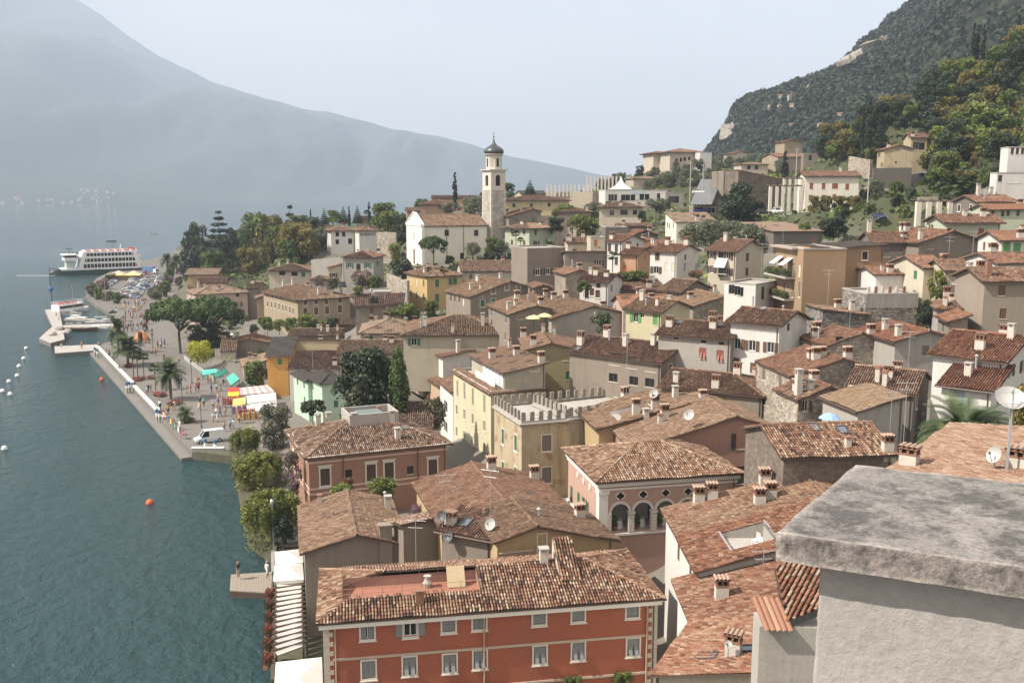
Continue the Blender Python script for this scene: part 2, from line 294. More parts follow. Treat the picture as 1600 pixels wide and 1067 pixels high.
MT_RIGHT_FOOT=[(204,1090,64),(204,1044,63),(204,1016,61),(204,994,60),(202,945,59),(201,917,57),(200,888,56),(198,860,55),(201,828,57),(205,780,58),(207,708,60),(205,652,61),(205,618,61),(210,612,62),(216,605,64),(224,595,65),(230,587,66),(239,575,68),(253,553,71),(271,520,74),(330,507,79),(436,480,87)]
CLIFFS=[[(230,1040,115),(235,1040,113),(238,1040,105),(243,1040,103),(245,1040,99),(239,1040,97),(237,1040,90),(233,1040,92),(232,1040,97),(228,1040,98),(229,1040,106)],[(231,985,89),(234,985,85),(242,985,85),(245,985,80),(240,985,77),(234,985,79)],[(339,1000,176),(347,1000,181),(351,1000,178),(347,1000,172),(341,1000,171)],[(335,920,181),(343,920,185),(346,920,181),(339,920,176)],[(365,850,184),(372,850,188),(373,850,183),(368,850,178)]]
D=dict
HOUSES=[
 D(label='terracotta red house with grey shutters and white corner quoins',p=(-12.7,61),r=0.17,w=23.4,d=8.6,ze=11.72,h=10.6,roof='gxh',pitch=17,wall='red',tile='striped',tag='red',ch=[(16.01,4.3,1.0,'b'),(6.56,0.9,0.9,'k')],holes=[(1.3,1.8,10.9,4.2)],wins={('f','c:grey:s',0.9,1.3):[(8.46,10.15),(10.59,10.17),(14.83,10.18),(17.63,10.2),(21.6,10.19),(2.94,7.19)],('f','p:grey:s',0.9,1.3):[(2.92,10.07)],('f','o:grey:s',0.9,1.3):[(5.82,10.03)],('f','t:grey:s',0.9,1.3):[(5.73,7.23),(8.51,7.18),(10.62,7.29),(14.89,7.26),(17.66,7.32),(21.7,7.28)]}),
 D(name='villa',label='salmon pink villa with white window surrounds and a roof terrace on its hipped roof',p=(-23.16,106),r=0.39,w=16.5,d=13,ze=10.53,h=10,roof='hip',pitch=19,ov=0.6,wall='salmon',tile='spotted',tag='salmon',ch=[(3.02,9.55,1.5,'b'),(4.32,9.55,1.4,'b'),(6.54,5.31,1.4,'b'),(11.2,5.12,1.4,'b')],sky=[(12.5,3.74)],wins={('f','v:dbrown:p',1.1,2.0):[(1.82,6.84),(7.22,6.75),(9.38,6.74),(14.75,6.54)],('f','g:dark:n',0.8,1.0):[(4.57,7.4),(11.96,7.03)],('l','c:cream:s',0.9,1.8):[(10.18,8.81),(6.69,8.63)]}),
 D(label='grey rendered house with a broad tiled gable and square chimney breast behind the red house',p=(-18.09,80),r=0.23,w=8.5,d=12.5,ze=9.18,h=8,roof='gy',pitch=15,wall='greyw',ro=0.53,tag='breast',ch=[(1.7,11.77,0.9,'d'),(8.2,9.05,1.3,'b'),(8.2,12.2,0.7,'c')],sky=[(3.41,6.98)]),
 D(label='low grey lean-to with a dark tiled roof,skylight and aerials beside the fountain house',p=(-5.89,77),r=-0.47,w=4.7,d=3.4,ze=12.3,h=7,roof='sf',pitch=13,wall='greyw',tile='dark',ch=[(0.4,0.83,1.2,'a')],sky=[(1.55,1.39)]),
 D(label='grey rendered annexe with a coping of round tiles behind the red house',p=(-9.51,80.5),r=0.5,w=3.9,d=3.2,ze=10.83,h=7,roof='sb',pitch=12,wall='greyw',tile='spotted'),
 D(label='ochre house with a wide striped blind under a long brown tiled gable roof',p=(-1.17,73),r=0.28,w=9.9,d=7,ze=12.84,h=10,roof='gy',pitch=15,wall='ochre',tile='brownold',ro=0.33,ch=[(8.72,4.79,1.3,'a'),(4.37,2.86,0.6,'c')],wins={('f','b:blind:n',2.7,1.1):[(1.54,11.7)],('f','c:dbrown:s',0.7,1.5):[(3.74,11.44)]}),
 D(label='tiled house with a smooth reddish roof slope and skylight behind the ochre house',p=(-6.15,80.5),r=0.28,w=12.1,d=12,ze=11.63,h=10,roof='gy',pitch=15.5,wall='ochre',tile='reddish',ro=0.47,ch=[(7.19,10.14,1.6,'a'),(11.68,10.23,1.5,'a')],sky=[(2.66,6.21),(9.37,3.84)]),
 D(name='palazzo',label='pink palazzo with white arched loggia and quatrefoil windows under a hipped roof',p=(8.09,85),r=0.21,w=13.4,d=11,ze=14.19,h=11,roof='hip',pitch=17,ov=0.6,wall='pink',tile='striped',tag='loggia',wins={('l','c:dgreen:n',0.9,2.2):[(9.68,8.33),(7.07,8.49)],('l','o:dgreen:n',0.9,2.0):[(4.6,8.81)]}),
 D(label='pink gabled house with one dark shuttered window behind the arched palazzo',p=(12.52,96),r=0.12,w=14.2,d=15,ze=14.13,h=12,roof='gy',wall='pink2',ro=0.76,ch=[(5.16,10.79,1.9,'a'),(4.99,6.22,1.8,'a'),(10.35,9.46,1.0,'a')],wins={('f','o:black:n',0.9,1.7):[(11.4,13.66)],('f','c:black:n',1.3,1.9):[(11.61,9.89)]}),
 D(label='long tiled roof with a cut-in white terrace beside the battlements',p=(9.67,104),r=0.17,w=11.2,d=9,ze=14.31,h=9,roof='sl',pitch=13,wall='ochre',tag='terracecut',holes=[(2.26,0.57,7.1,4.66)]),
 D(name='palazzo',label='ochre weathered house with green shutters and a battlemented roof terrace',p=(1.11,108),r=0.34,w=6.0,d=10,ze=13.93,h=10.5,roof='flat',wall='weather',tag='merlon',wins={('l','c:dgreen:s',0.9,1.9):[(6.6,9.72),(1.96,10.06),(6.62,5.59),(1.96,6.17)],('f','c:greybrown:s',1.2,1.9):[(3.11,10.28),(3.13,6.41)]}),
 D(label='low stained wing with a battlemented terrace running beside the ochre house',p=(6.76,110),r=0.47,w=11.1,d=9,ze=14.06,h=9,roof='flat',wall='stain',tag='merlon',ch=[(10.7,4.5,2.0,'a')],wins={('f','g:dark:n',0.6,0.6):[(0.96,13.51)]}),
 D(name='palazzo',label='tall cream town house with four rows of brown shutters on its sunlit face',p=(-2.74,122),r=0.35,w=7.6,d=17,ze=14.63,h=12.8,roof='flat',wall='creamy',tile='brown',tag='skirt',wins={('l','c:taupe:n',0.9,2.4):[(14.98,10.98),(11.54,11.27),(7.68,11.22),(2.66,11.27)],('l','c:taupe:s',0.8,1.4):[(15.4,8.27),(11.62,8.42),(7.74,8.64),(2.7,8.8),(15.5,5.0),(11.7,5.24),(8.1,5.37),(2.74,5.72),(15.59,1.79),(11.78,2.02),(8.17,2.05)],('f','g:dark:s',1.1,0.7):[(6.06,13.34)]}),
 D(label='white glazed penthouse with a broad plain brown roof on the cream town house',p=(-1.0,122.8),r=0.33,w=5.7,d=15,ze=17.1,h=3.2,roof='sl',pitch=9,ov=0.5,wall='creamd',tile='brown',tag='glazed',ch=[(5.3,0.4,1.6,'a'),(5.3,13.42,1.4,'d')],wins={('f','g:dark:s',1.1,0.7):[(4.17,17.01)]}),
 D(label='narrow white house with black shutters left of the cream town house',p=(-8.69,139),r=0.29,w=1.4,d=9,ze=11.2,h=11,roof='sl',pitch=14,wall='white',wins={('l','o:black:n',0.8,1.5):[(4.9,7.17),(5.06,3.92),(5.21,0.75)]}),
 D(label='olive yellow gabled house with a blank side wall behind the cream town house',p=(2.08,134),r=0.07,w=11.6,d=11,ze=18.32,h=9,roof='gy',pitch=14,wall='olive',tile='brown',ro=0.3,ch=[(0.4,10.6,1.5,'a'),(3.37,9.89,1.4,'d'),(5.06,10.13,1.3,'d')]),
 D(label='long grey barn-like house with a rough tiled roof and dark openings above the terrace',p=(7.66,126),r=-0.68,w=13.9,d=10,ze=19.36,h=8,roof='gx',pitch=17,wall='greyw',tile='dark',ch=[(0.4,1.93,2.0,'a'),(2.58,5.0,1.7,'a')],sky=[(0.8,0.8)],wins={('f','g:dark:n',1.6,1.6):[(7.07,18.2),(9.67,18.07),(12.48,17.98)],('f','g:dark:n',1.3,1.1):[(6.92,16.01),(10.01,15.97),(12.35,16.01)]}),
 D(label='low house with a dark mottled roof below the white shuttered house',p=(17.8,112),r=-0.49,w=11.9,d=9,ze=17.49,h=5,roof='gxr',wall='greyw',tile='dark',ch=[(10.46,4.99,1.6,'a'),(7.8,4.5,1.6,'a')]),
 D(label='tall white house with rows of brown shutters and attic openings',p=(27.13,118),r=-0.7,w=6.4,d=8,ze=24.53,h=10.5,roof='gx',pitch=17,ov=0.6,wall='white',tile='dark',sky=[(2.27,4.0)],wins={('f','g:dark:n',1.5,0.95):[(1.23,23.6),(3.27,23.54),(5.27,23.56)],('f','o:brown:n',0.85,1.3):[(0.98,21.0),(2.95,20.96),(5.37,20.98)],('f','c:brown:n',0.85,1.3):[(0.9,18.58),(3.23,18.21),(5.58,18.17)],('r','g:dark:n',0.8,0.9):[(2.57,23.49)]}),
 D(label='grey house with red tilted blinds and oval attic windows beside the white house',p=(18.67,121),r=-0.5,w=9.3,d=9,ze=22.41,h=8,roof='gx',wall='greyl',tile='dark',ch=[(5.36,5.18,1.6,'a'),(6.26,2.66,1.4,'a')],sky=[(1.51,3.7),(6.91,3.77)],wins={('f','t:dred:n',0.9,1.4):[(5.85,19.61),(8.06,19.47)],('f','g:dark:n',0.7,0.4):[(2.31,21.8),(5.89,21.57),(8.17,21.5)]}),
 D(label='pale yellow house with bright green shutters and a dark bare gable',p=(16.48,138),r=-0.7,w=5.9,d=8,ze=23.58,h=8.5,roof='gx',pitch=17,wall='lemon',tile='pale2',ch=[(2.42,1.47,0.9,'c')],wins={('f','o:lgreen:n',0.8,1.4):[(1.67,21.72)],('f','g:orange:n',0.6,0.7):[(2.74,22.43)],('f','c:lgreen:n',0.8,1.6):[(4.98,21.61)]}),
 D(label='dark stone gable house with a weathered roof behind the yellow house',p=(28.47,150),r=0.21,w=8.8,d=12,ze=22.56,h=7,roof='gy',wall='stone',tile='pale2',ro=0.58),
 D(label='pale pink house with a bright plain orange roof',p=(17.74,152),r=0.1,w=7.6,d=8,ze=22.33,h=6,roof='gx',pitch=18,wall='pinkw',tile='orange'),
 D(label='small house with a light patched roof above the orange roof',p=(24.93,162),r=-0.7,w=4.0,d=10,ze=23.89,h=6,roof='gx',pitch=17,wall='stone'),
 D(label='low outbuilding with a flat brown roof behind the orange roof',p=(19.9,170),r=0.0,w=6.5,d=6,ze=23.21,h=4,roof='sf',pitch=12,wall='greyw',tile='reddish'),
 D(label='white house with small brown windows and a grey gable end',p=(11.75,166),r=-0.42,w=5.1,d=8,ze=25.05,h=7,roof='gx',pitch=15,wall='white',tile='dark',ch=[(1.83,3.12,1.6,'a')],wins={('f','c:dbrown:n',0.8,0.9):[(1.3,24.21),(2.23,24.13),(3.4,23.96)],('f','c:dbrown:s',0.85,1.3):[(2.25,22.6),(3.3,22.31)],('f','g:dark:n',0.8,1.6):[(1.32,22.08)]}),
 D(label='cream house with a white awning over its balcony window and a broad tan gable',p=(35.1,172),r=-0.7,w=5.4,d=11,ze=30.13,h=9,roof='gx',pitch=17,ov=0.6,wall='cream',tile='reddish',tag='awning1',wins={('f','o:dbrown:n',0.8,1.5):[(0.67,28.49),(3.94,28.4)],('f','g:dark:n',1.0,2.0):[(2.45,27.86),(2.54,25.48)],('f','o:dbrown:n',0.8,1.3):[(0.76,25.97),(4.04,25.68)],('r','c:dbrown:n',1.1,1.5):[(4.48,28.01),(4.44,25.38)]}),
 D(label='stone and white plaster house with pale blue shutters on its gable',p=(25.56,178),r=-0.7,w=5.6,d=8,ze=29.55,h=9,roof='gx',wall='white',tile='redold',ch=[(1.57,3.47,1.6,'a'),(5.3,3.92,1.6,'a')],wins={('f','c:dbrown:n',1.0,1.4):[(1.54,27.85)],('f','o:dbrown:n',1.1,1.3):[(1.33,25.41)],('f','c:cream:n',0.7,1.3):[(3.48,26.22),(4.96,26.18)],('r','c:blue:n',1.0,1.5):[(3.04,25.93),(7.35,25.65)],('r','g:dark:n',0.7,1.0):[(3.18,27.94)]}),
 D(label='apricot house with an orange wooden balcony',p=(20.81,184),r=-0.45,w=3.4,d=8,ze=28.58,h=7.5,roof='gx',pitch=15,wall='apricot',tile='redold',tag='balcony1',ch=[(0.3,3.49,1.4,'a'),(0.3,3.57,1.4,'a')],wins={('f','c:orange:n',0.9,1.5):[(0.6,27.36),(2.07,27.16),(0.83,24.92)],('r','c:orange:n',0.8,1.1):[(4.47,27.13)]}),
 D(label='tall narrow white house above the single palm',p=(19.39,196),r=-0.7,w=3.5,d=8,ze=30.57,h=10,roof='gx',pitch=15,wall='white',tile='reddish',ch=[(0.4,1.0,1.4,'a')],wins={('f','c:dbrown:n',0.8,1.6):[(0.55,28.35),(2.21,28.29),(2.26,25.71)]}),
 D(label='long blank grey wall house with a stepped gable below the church garden',p=(3.29,206),r=0.35,w=8.8,d=10,ze=28.45,h=12,roof='flat',wall='greyw',tile='redold',wins={('f','o:dbrown:s',0.9,1.3):[(2.38,22.66),(4.76,22.74),(6.55,22.69)]}),
 D(label='lower grey house with a sloping parapet right of the long blank wall',p=(11.31,205),r=0.07,w=8.9,d=10,ze=26.42,h=10,roof='sb',pitch=8,wall='greyw',tile='redold',wins={('f','o:dbrown:n',1.0,1.3):[(7.32,24.69)]}),
 D(label='small house with a brown gabled roof and white porch under the grey house',p=(9.64,172),r=0.24,w=4.8,d=7,ze=25.78,h=4,roof='gy',wall='stone',tile='reddish',ro=0.54),
 D(name='church',label='cream church with a white pedimented front below the bell tower',cat='church',p=(-24.5,270),r=0.38,w=18.6,d=15,ze=31.1,h=10.6,roof='gx',pitch=20,ov=0.4,wall='creamw',tag='church',wins={('f','g:dark:s',1.3,1.7):[(6.55,28.19),(15.38,28.06)],('f','g:dark:n',1.2,1.8):[(11.07,21.54)]}),
 D(label='mint green rectory with brown shutters right of the bell tower',p=(-1.91,262),r=-0.7,w=8.5,d=11,ze=31.02,h=8.5,roof='hip',pitch=14,ov=0.9,wall='mint',ch=[(3.61,2.95,1.3,'a')],wins={('f','c:brown:n',0.8,1.4):[(2.49,29.17),(6.73,29.11),(2.49,26.25),(6.74,26.22)],('r','c:brown:n',1.0,1.5):[(2.71,29.02),(9.72,28.98)],('r','o:brown:n',1.2,1.5):[(3.0,25.93)]}),
 D(label='grey gabled house behind the rectory',p=(-0.93,282),r=0.31,w=9.9,d=9,ze=33.48,h=6,roof='gy',wall='greyw',tile='redold',ro=0.75,ch=[(1.92,7.92,1.5,'a')]),
 D(label='yellow villa with green shutters and small roof dormers below the church',p=(-19.97,225),r=0.51,w=9.2,d=12,ze=20.94,h=8.5,roof='hip',pitch=19,ov=0.6,wall='yellow',tile='pale2',tag='dormers',wins={('l','c:cream:n',0.9,1.6):[(9.62,18.03),(6.1,18.15)],('l','c:dgreen:n',0.9,1.6):[(1.92,18.18),(9.74,15.04),(6.22,14.89),(2.03,14.98)],('f','c:dgreen:n',1.0,1.7):[(2.61,18.17),(6.12,18.47),(7.3,18.57)],('f','c:dgreen:n',1.1,2.0):[(2.56,14.53)]}),
 D(label='house with a long light roof behind the yellow villa',p=(-12.07,232),r=0.14,w=12.2,d=14,ze=21.44,h=7,roof='gx',wall='cream'),
 D(label='grey gabled house with green shutters in front of the yellow villa',p=(-8.27,190),r=0.45,w=14.0,d=13,ze=19.83,h=9,roof='gy',pitch=17,wall='greyw',tile='pale2',ro=0.63,ch=[(9.2,5.48,1.3,'b'),(2.36,5.21,1.3,'b'),(6.16,9.98,1.3,'b')],wins={('f','c:dgreen:s',0.95,1.4):[(2.63,17.6),(5.02,17.74),(5.03,20.19)],('f','c:dbrown:s',0.9,1.3):[(8.02,20.76),(10.6,20.4)],('f','c:brown:n',0.7,0.8):[(2.64,19.7)],('l','c:brown:n',0.8,1.3):[(10.24,17.8),(8.12,17.87),(5.69,17.98)],('l','c:cream:n',0.8,1.3):[(3.66,17.66)]}),
 D(label='small gabled annexe with a light patched roof beside the grey green-shuttered house',p=(4.4,188),r=0.17,w=3.5,d=7,ze=21.81,h=6,roof='gy',pitch=15,wall='greyw'),
 D(label='weathered house with two brown windows under a low gable beside the yellow parasols',p=(-0.4,150),r=0.28,w=7.0,d=13,ze=21.35,h=6,roof='gy',pitch=15,wall='greyw',tile='pale2',ro=0.63,ch=[(4.08,9.64,1.6,'a'),(6.6,4.47,1.4,'a'),(2.38,4.58,1.2,'b')],wins={('f','c:brown:n',0.8,1.4):[(1.68,20.38),(2.42,20.46),(3.05,20.44)]}),
 D(label='grey house with a wide low gable and one dark window above the white oleander',p=(6.25,150),r=0.28,w=12.4,d=15,ze=20.64,h=7,roof='gy',pitch=14,wall='greyl',tile='pale2',ro=0.56,ch=[(6.63,12.36,1.5,'a'),(5.23,14.6,1.3,'a')],wins={('f','g:dark:n',0.8,0.9):[(6.76,20.87)]}),
 D(label='old house with a mossy roof and many chimneys behind the wide low gable',p=(4.48,176),r=0.24,w=8.3,d=12,ze=20.01,h=6,roof='gy',wall='stone',tile='pale2',ro=0.28,ch=[(4.78,10.67,1.7,'a'),(6.03,11.6,1.4,'b'),(7.9,11.6,1.6,'b')]),
 D(label='stone row house with a dark roof left of the yellow parasols',p=(-1.94,160),r=0.17,w=2.7,d=8,ze=19.34,h=7,roof='sl',pitch=12,wall='cream',tile='pale2'),
 D(label='curved ochre house with green shutters and a white roof pavilion',p=(-11.21,150),r=0.36,w=2.8,d=20,ze=9.75,h=9,roof='sl',pitch=13,wall='peach',tile='redold',wins={('l','c:dgreen:n',0.8,1.5):[(18.06,8.24),(15.43,8.35),(12.95,6.89),(10.46,7.02),(18.26,5.09),(16.05,5.05)],('l','o:dgreen:n',0.8,1.5):[(7.24,7.3)],('l','c:dgreen:n',0.8,1.6):[(13.13,3.65)]}),
 D(label='white roof pavilion with a dull red metal roof',p=(-11.24,154),r=0.38,w=5.1,d=11,ze=13.93,h=4.2,roof='sl',pitch=8,ov=0.5,wall='white',tile='metalred',ch=[(0.3,9.96,0.9,'c'),(4.26,2.11,2.0,'b'),(2.72,0.3,2.0,'b')],wins={('l','g:grey:n',0.9,1.8):[(8.55,12.02),(5.27,11.76)]}),
 D(label='house with a large striped hip roof and a green shuttered window under its eave',p=(-17.87,156),r=0.03,w=17.9,d=16,ze=17.11,h=7,roof='hip',pitch=15,ov=0.5,wall='creamd',tile='spotted2',ch=[(3.39,3.39,1.6,'b'),(13.05,3.78,2.0,'b'),(16.43,1.12,1.2,'a')],wins={('f','o:dgreen:n',0.9,1.2):[(1.76,15.33)]}),
 D(label='house with a plain beige hip roof beside the striped hip roof',p=(-29.69,186),r=0.1,w=12.2,d=13,ze=13.08,h=5,roof='hip',pitch=18,wall='creamd',tile='beige',ch=[(1.86,6.58,2.0,'a'),(4.7,7.24,1.8,'a'),(5.15,7.52,1.3,'a')]),
 D(label='house with a long ridged roof full of worn tiles behind the magnolia',p=(-32.6,178),r=0.0,w=12.4,d=11,ze=10.35,h=7,roof='gx',pitch=17,wall='creamd',tile='spotted2',ch=[(4.27,6.35,1.0,'a'),(8.13,5.5,0.9,'a')],sky=[(1.37,7.2)]),
 D(label='house with a plain sand yellow upper wall beside the worn roof',p=(-43.95,190),r=0.0,w=9.5,d=7,ze=9.59,h=8,roof='sb',pitch=12,ov=0.2,wall='sand',tile='redold',ch=[(5.47,0.92,1.0,'a')]),
 D(label='house with a dark speckled roof in front of the sand yellow wall',p=(-41.49,176),r=0.0,w=9.5,d=8,ze=7.91,h=6,roof='sf',pitch=13,wall='white',tile='dark'),
 D(label='mint green house with a dark slate hip roof by the market',p=(-31.86,158),r=0.54,w=4.5,d=8,ze=8.79,h=10,roof='hip',pitch=21,ov=0.6,wall='mintb',tile='slate'),
 D(label='mint green wing with a slate roof nearest the market awnings',p=(-35.08,162),r=0.53,w=2.9,d=8,ze=8.34,h=10,roof='hip',pitch=21,ov=0.5,wall='mintb',tile='slate'),
 D(label='narrow bright orange house with a grey metal roof by the market',p=(-47.13,182),r=0.07,w=4.3,d=9,ze=9.19,h=11,roof='sf',pitch=14,ov=0.4,wall='orangew',tile='slate'),
 D(name='palazzo',label='long tan three-storey house with a hip roof by the lakeside garden',p=(-52.97,236),r=0.6,w=14.0,d=24,ze=14.16,h=9.5,roof='hip',pitch=17,ov=0.7,wall='tan',tile='pale2',ch=[(4.8,21.67,2.2,'b'),(6.57,2.26,1.8,'b'),(5.9,17.8,2.0,'b'),(13.6,4.27,1.6,'b')],wins={('l','c:brown:s',0.9,1.6):[(21.04,10.26),(18.21,10.36),(15.44,10.45),(12.73,10.38),(10.07,10.3),(7.88,10.35),(5.31,10.28),(3.2,10.17)],('l','g:dark:n',0.8,0.9):[(20.8,12.85),(17.51,12.97),(14.3,13.08),(11.17,13.03),(7.65,13.18),(4.22,13.16)],('f','c:brown:s',1.0,1.1):[(1.98,12.68),(4.86,12.66),(7.6,12.49),(11.26,12.58)],('f','c:brown:s',1.1,1.9):[(1.9,10.05),(4.78,10.01),(7.7,9.97),(11.2,10.06)]}),
 D(label='pink house with a broad plain roof behind the umbrella pines',p=(-87.97,266),r=0.53,w=14.3,d=12,ze=12.3,h=9.5,roof='hip',pitch=17,wall='pinkw',tile='beige',ch=[(2.57,8.23,2.0,'b'),(7.04,2.79,1.0,'a')],wins={('f','g:dark:n',1.0,1.1):[(11.48,10.96)],('f','c:greybrown:n',1.0,1.5):[(12.45,7.96)]}),
 D(label='narrow grey house right of the pink lakeside house',p=(-76.14,275),r=0.0,w=3.0,d=9,ze=13.21,h=11,roof='gx',pitch=15,wall='greyw',ch=[(0.73,3.61,1.5,'a')]),
 D(label='reddish plastered outbuilding left of the long tan house',p=(-68.96,258),r=0.21,w=2.9,d=6,ze=12.09,h=7,roof='sl',pitch=20,wall='peach'),
 D(label='ochre lakeside hotel with a wooden balcony and flat brown roof',p=(-108.26,320),r=0.07,w=9.1,d=11,ze=13.54,h=8.5,roof='gx',pitch=13,ov=1.0,wall='ochre',tile='beige',tag='balcony2'),
 D(label='low wing with a red tiled roof in front of the ochre hotel',p=(-98.63,300),r=0.17,w=8.6,d=9,ze=12.38,h=6,roof='gx',pitch=15,wall='ochre',tile='redold'),
 D(label='wide single-storey villa with dark windows under the wooded slope',p=(-70.45,278),r=0.05,w=11.8,d=10,ze=18.13,h=6,roof='hip',pitch=15,ov=0.8,wall='cream',tile='pale2',wins={('f','g:dark:n',1.8,1.2):[(3.82,16.58),(7.3,16.38)],('f','c:dgreen:n',1.1,1.4):[(9.87,16.08)]}),
 D(label='grey house with green shutters and a balcony left of the church steps',p=(-44.45,254),r=-0.17,w=8.1,d=8.9,ze=23.57,h=8,roof='hip',pitch=17,ov=0.6,wall='greyl',tile='redold',ch=[(7.09,7.83,1.5,'a')],wins={('f','o:dgreen:n',0.9,1.3):[(1.53,20.57),(6.47,20.63)],('f','g:dark:n',1.2,1.6):[(3.99,20.11)],('f','g:dark:n',1.1,1.0):[(6.57,17.58)],('r','o:dgreen:n',0.9,1.3):[(3.66,20.9)]}),
 D(label='small cream gabled house with a shuttered window under the grey wall',p=(-50.13,262),r=0.14,w=4.2,d=8,ze=20.08,h=5,roof='sl',pitch=15,wall='cream',tile='reddish',wins={('f','o:dbrown:n',0.9,1.1):[(1.32,17.42)]}),
 D(label='small square house with a pyramid roof behind the long tan house',p=(-52.68,252),r=0.0,w=3.9,d=4,ze=17.82,h=5,roof='hip',pitch=22,wall='greyl',tile='pale2'),
 D(name='hotel',label='white hotel with dark windows and ivy terrace left of the church',cat='hotel',p=(-58.14,310),r=0.31,w=7.4,d=11,ze=28.35,h=7.5,roof='hip',pitch=15,ov=0.8,wall='white',tile='reddish',ch=[(4.8,4.65,1.5,'a')],wins={('f','g:dark:n',1.1,1.5):[(2.01,26.35),(4.06,26.32),(1.94,23.89)],('f','g:dark:n',1.3,1.8):[(6.06,23.88)]}),
 D(name='hotel',label='white hotel wing lettered on its blank wall left of the church',cat='hotel',p=(-48.31,305),r=0.35,w=5.4,d=11,ze=28.54,h=7.5,roof='hip',pitch=15,ov=0.7,wall='white',tile='reddish',tag='albergo'),
 D(label='stone house under trees left of the white hotel',p=(-71.47,335),r=0.07,w=7.3,d=9,ze=27.85,h=6,roof='gx',pitch=15,wall='stone',tile='redold'),
 D(label='peach villa with an orange hip roof behind the church nave',p=(-32.09,340),r=0.09,w=11.3,d=12,ze=36.37,h=7,roof='hip',pitch=15,ov=0.8,wall='peach',tile='orange2',wins={('f','g:dark:n',1.3,1.5):[(6.93,34.5)]}),
 D(label='low roof peeping over the church nave',p=(-25.39,300),r=0.07,w=11.5,d=5,ze=33.06,h=4,roof='gx',pitch=14,wall='peach',tile='reddish'),
 D(label='dull pink roof house behind the trees left of the church gable',p=(-35.76,330),r=0.14,w=4.4,d=8,ze=34.1,h=6,roof='gx',pitch=15,wall='peach',tile='reddish'),
 D(label='flat-roofed house among the pines on the lake side of the church',p=(-57.16,360),r=0.0,w=7.2,d=8,ze=30.73,h=5,roof='gx',pitch=12,wall='greyw',tile='redold'),
 D(label='red roofed house behind the bell tower cypress',p=(-32.15,390),r=0.05,w=18.0,d=10,ze=38.13,h=5,roof='gx',pitch=12,wall='peach',tile='redold'),
 D(name='villa',label='long low yellow villa behind the rectory',cat='villa',p=(-2.61,330),r=0.03,w=22.1,d=13,ze=37.77,h=6,roof='hip',pitch=11,ov=0.8,wall='yellow2',tile='redold',wins={('f','g:dark:n',1.0,1.3):[(3.27,35.39),(9.16,35.39),(15.28,35.6)]}),
 D(name='villa',label='beige villa with a balcony terrace under the white tent restaurant',cat='villa',p=(25.69,282),r=-0.07,w=12.3,d=10,ze=36.25,h=6,roof='hip',pitch=14,ov=0.9,wall='cream',ch=[(7.11,5.77,1.0,'a')],wins={('f','g:grey:n',1.3,1.6):[(3.36,33.61)],('f','g:dark:n',2.2,1.5):[(6.88,33.85)],('f','g:dark:n',1.2,1.4):[(10.02,33.9)]}),
 D(label='house with a plain pale roof and white side wall above the olives',p=(40.14,236),r=0.14,w=10.5,d=9,ze=33.15,h=7,roof='sf',pitch=13,ov=0.3,wall='creamw',tile='beige',ch=[(6.13,4.83,0.8,'a')],wins={('l','c:dbrown:n',0.7,1.3):[(7.26,31.49),(5.64,31.38),(2.5,31.64)]}),
 D(label='low brown-roofed pavilion in the garden behind the rectory',p=(13.89,292),r=-0.07,w=9.9,d=9,ze=34.59,h=4,roof='hip',pitch=14,wall='greyw',tile='redold'),
 D(label='low red roof under the beige villa',p=(26.16,238),r=0.0,w=8.2,d=4,ze=32.15,h=4,roof='gx',pitch=14,wall='greyw',tile='reddish'),
 D(label='dark gabled shed below the beige villa',p=(27.97,222),r=0.14,w=5.8,d=8,ze=30.78,h=5,roof='gy',pitch=17,wall='dgrey',tile='redold',ro=0.48),
 D(label='blank grey flat-roofed box with one lit side below the beige villa',p=(21.86,226),r=0.06,w=5.2,d=7,ze=32.25,h=6,roof='flat',wall='dgrey',tile='redold'),
 D(label='small house with a terracotta roof left of the grey box',p=(12.82,222),r=0.03,w=5.7,d=8,ze=28.87,h=6,roof='gx',wall='cream',tile='reddish',ch=[(2.03,4.0,2.0,'b'),(0.3,1.39,1.6,'a')]),
 D(label='flat cream cube with one brown shutter under the grey box',p=(17.63,216),r=0.07,w=3.2,d=6,ze=30.32,h=7,roof='flat',wall='cream',wins={('f','c:orange:n',0.8,1.5):[(1.17,28.28)]}),
 D(label='brown-roofed shed stepping down right of the tall white house',p=(27.21,208),r=0.21,w=6.0,d=8,ze=29.3,h=5,roof='gy',pitch=15,wall='dgrey',tile='redold',ro=0.62),
 D(label='second brown-roofed shed stepping down toward the blue-shuttered house',p=(27.65,200),r=0.21,w=5.4,d=7,ze=28.78,h=5,roof='sl',pitch=13,wall='dgrey',tile='redold'),
 D(name='hotel',label='cream hotel block on the hill crest with red-railed balconies',cat='hotel',p=(61.44,380),r=0.17,w=12.9,d=14,ze=56.13,h=6.5,roof='hip',pitch=12,ov=1.2,wall='cream',tile='reddish',wins={('f','g:dark:n',1.0,1.5):[(2.7,51.98),(4.52,52.23),(6.08,52.49),(7.91,52.74),(10.26,53.0)]}),
 D(name='hotel',label='pale hotel wing with stacked balconies at the left end of the hill crest',cat='hotel',p=(56.72,392),r=0.17,w=6.8,d=14,ze=56.14,h=9,roof='hip',pitch=11,ov=1.2,wall='cream',tile='reddish',wins={('f','g:dark:n',2.6,1.2):[(4.58,54.56),(4.63,52.54),(4.68,50.77)]}),
 D(name='hotel',label='white flat-roofed hotel end lettered on its wall on the hill crest',cat='hotel',p=(71.98,374),r=0.1,w=4.6,d=10,ze=55.64,h=7,roof='flat',wall='white'),
 D(name='palazzo',label='large stone warehouse with a sloping top beside the hill road',p=(69.72,300),r=0.28,w=15.6,d=14,ze=44.38,h=12,roof='sr',pitch=10,ov=0.1,wall='stoned',tile='redold'),
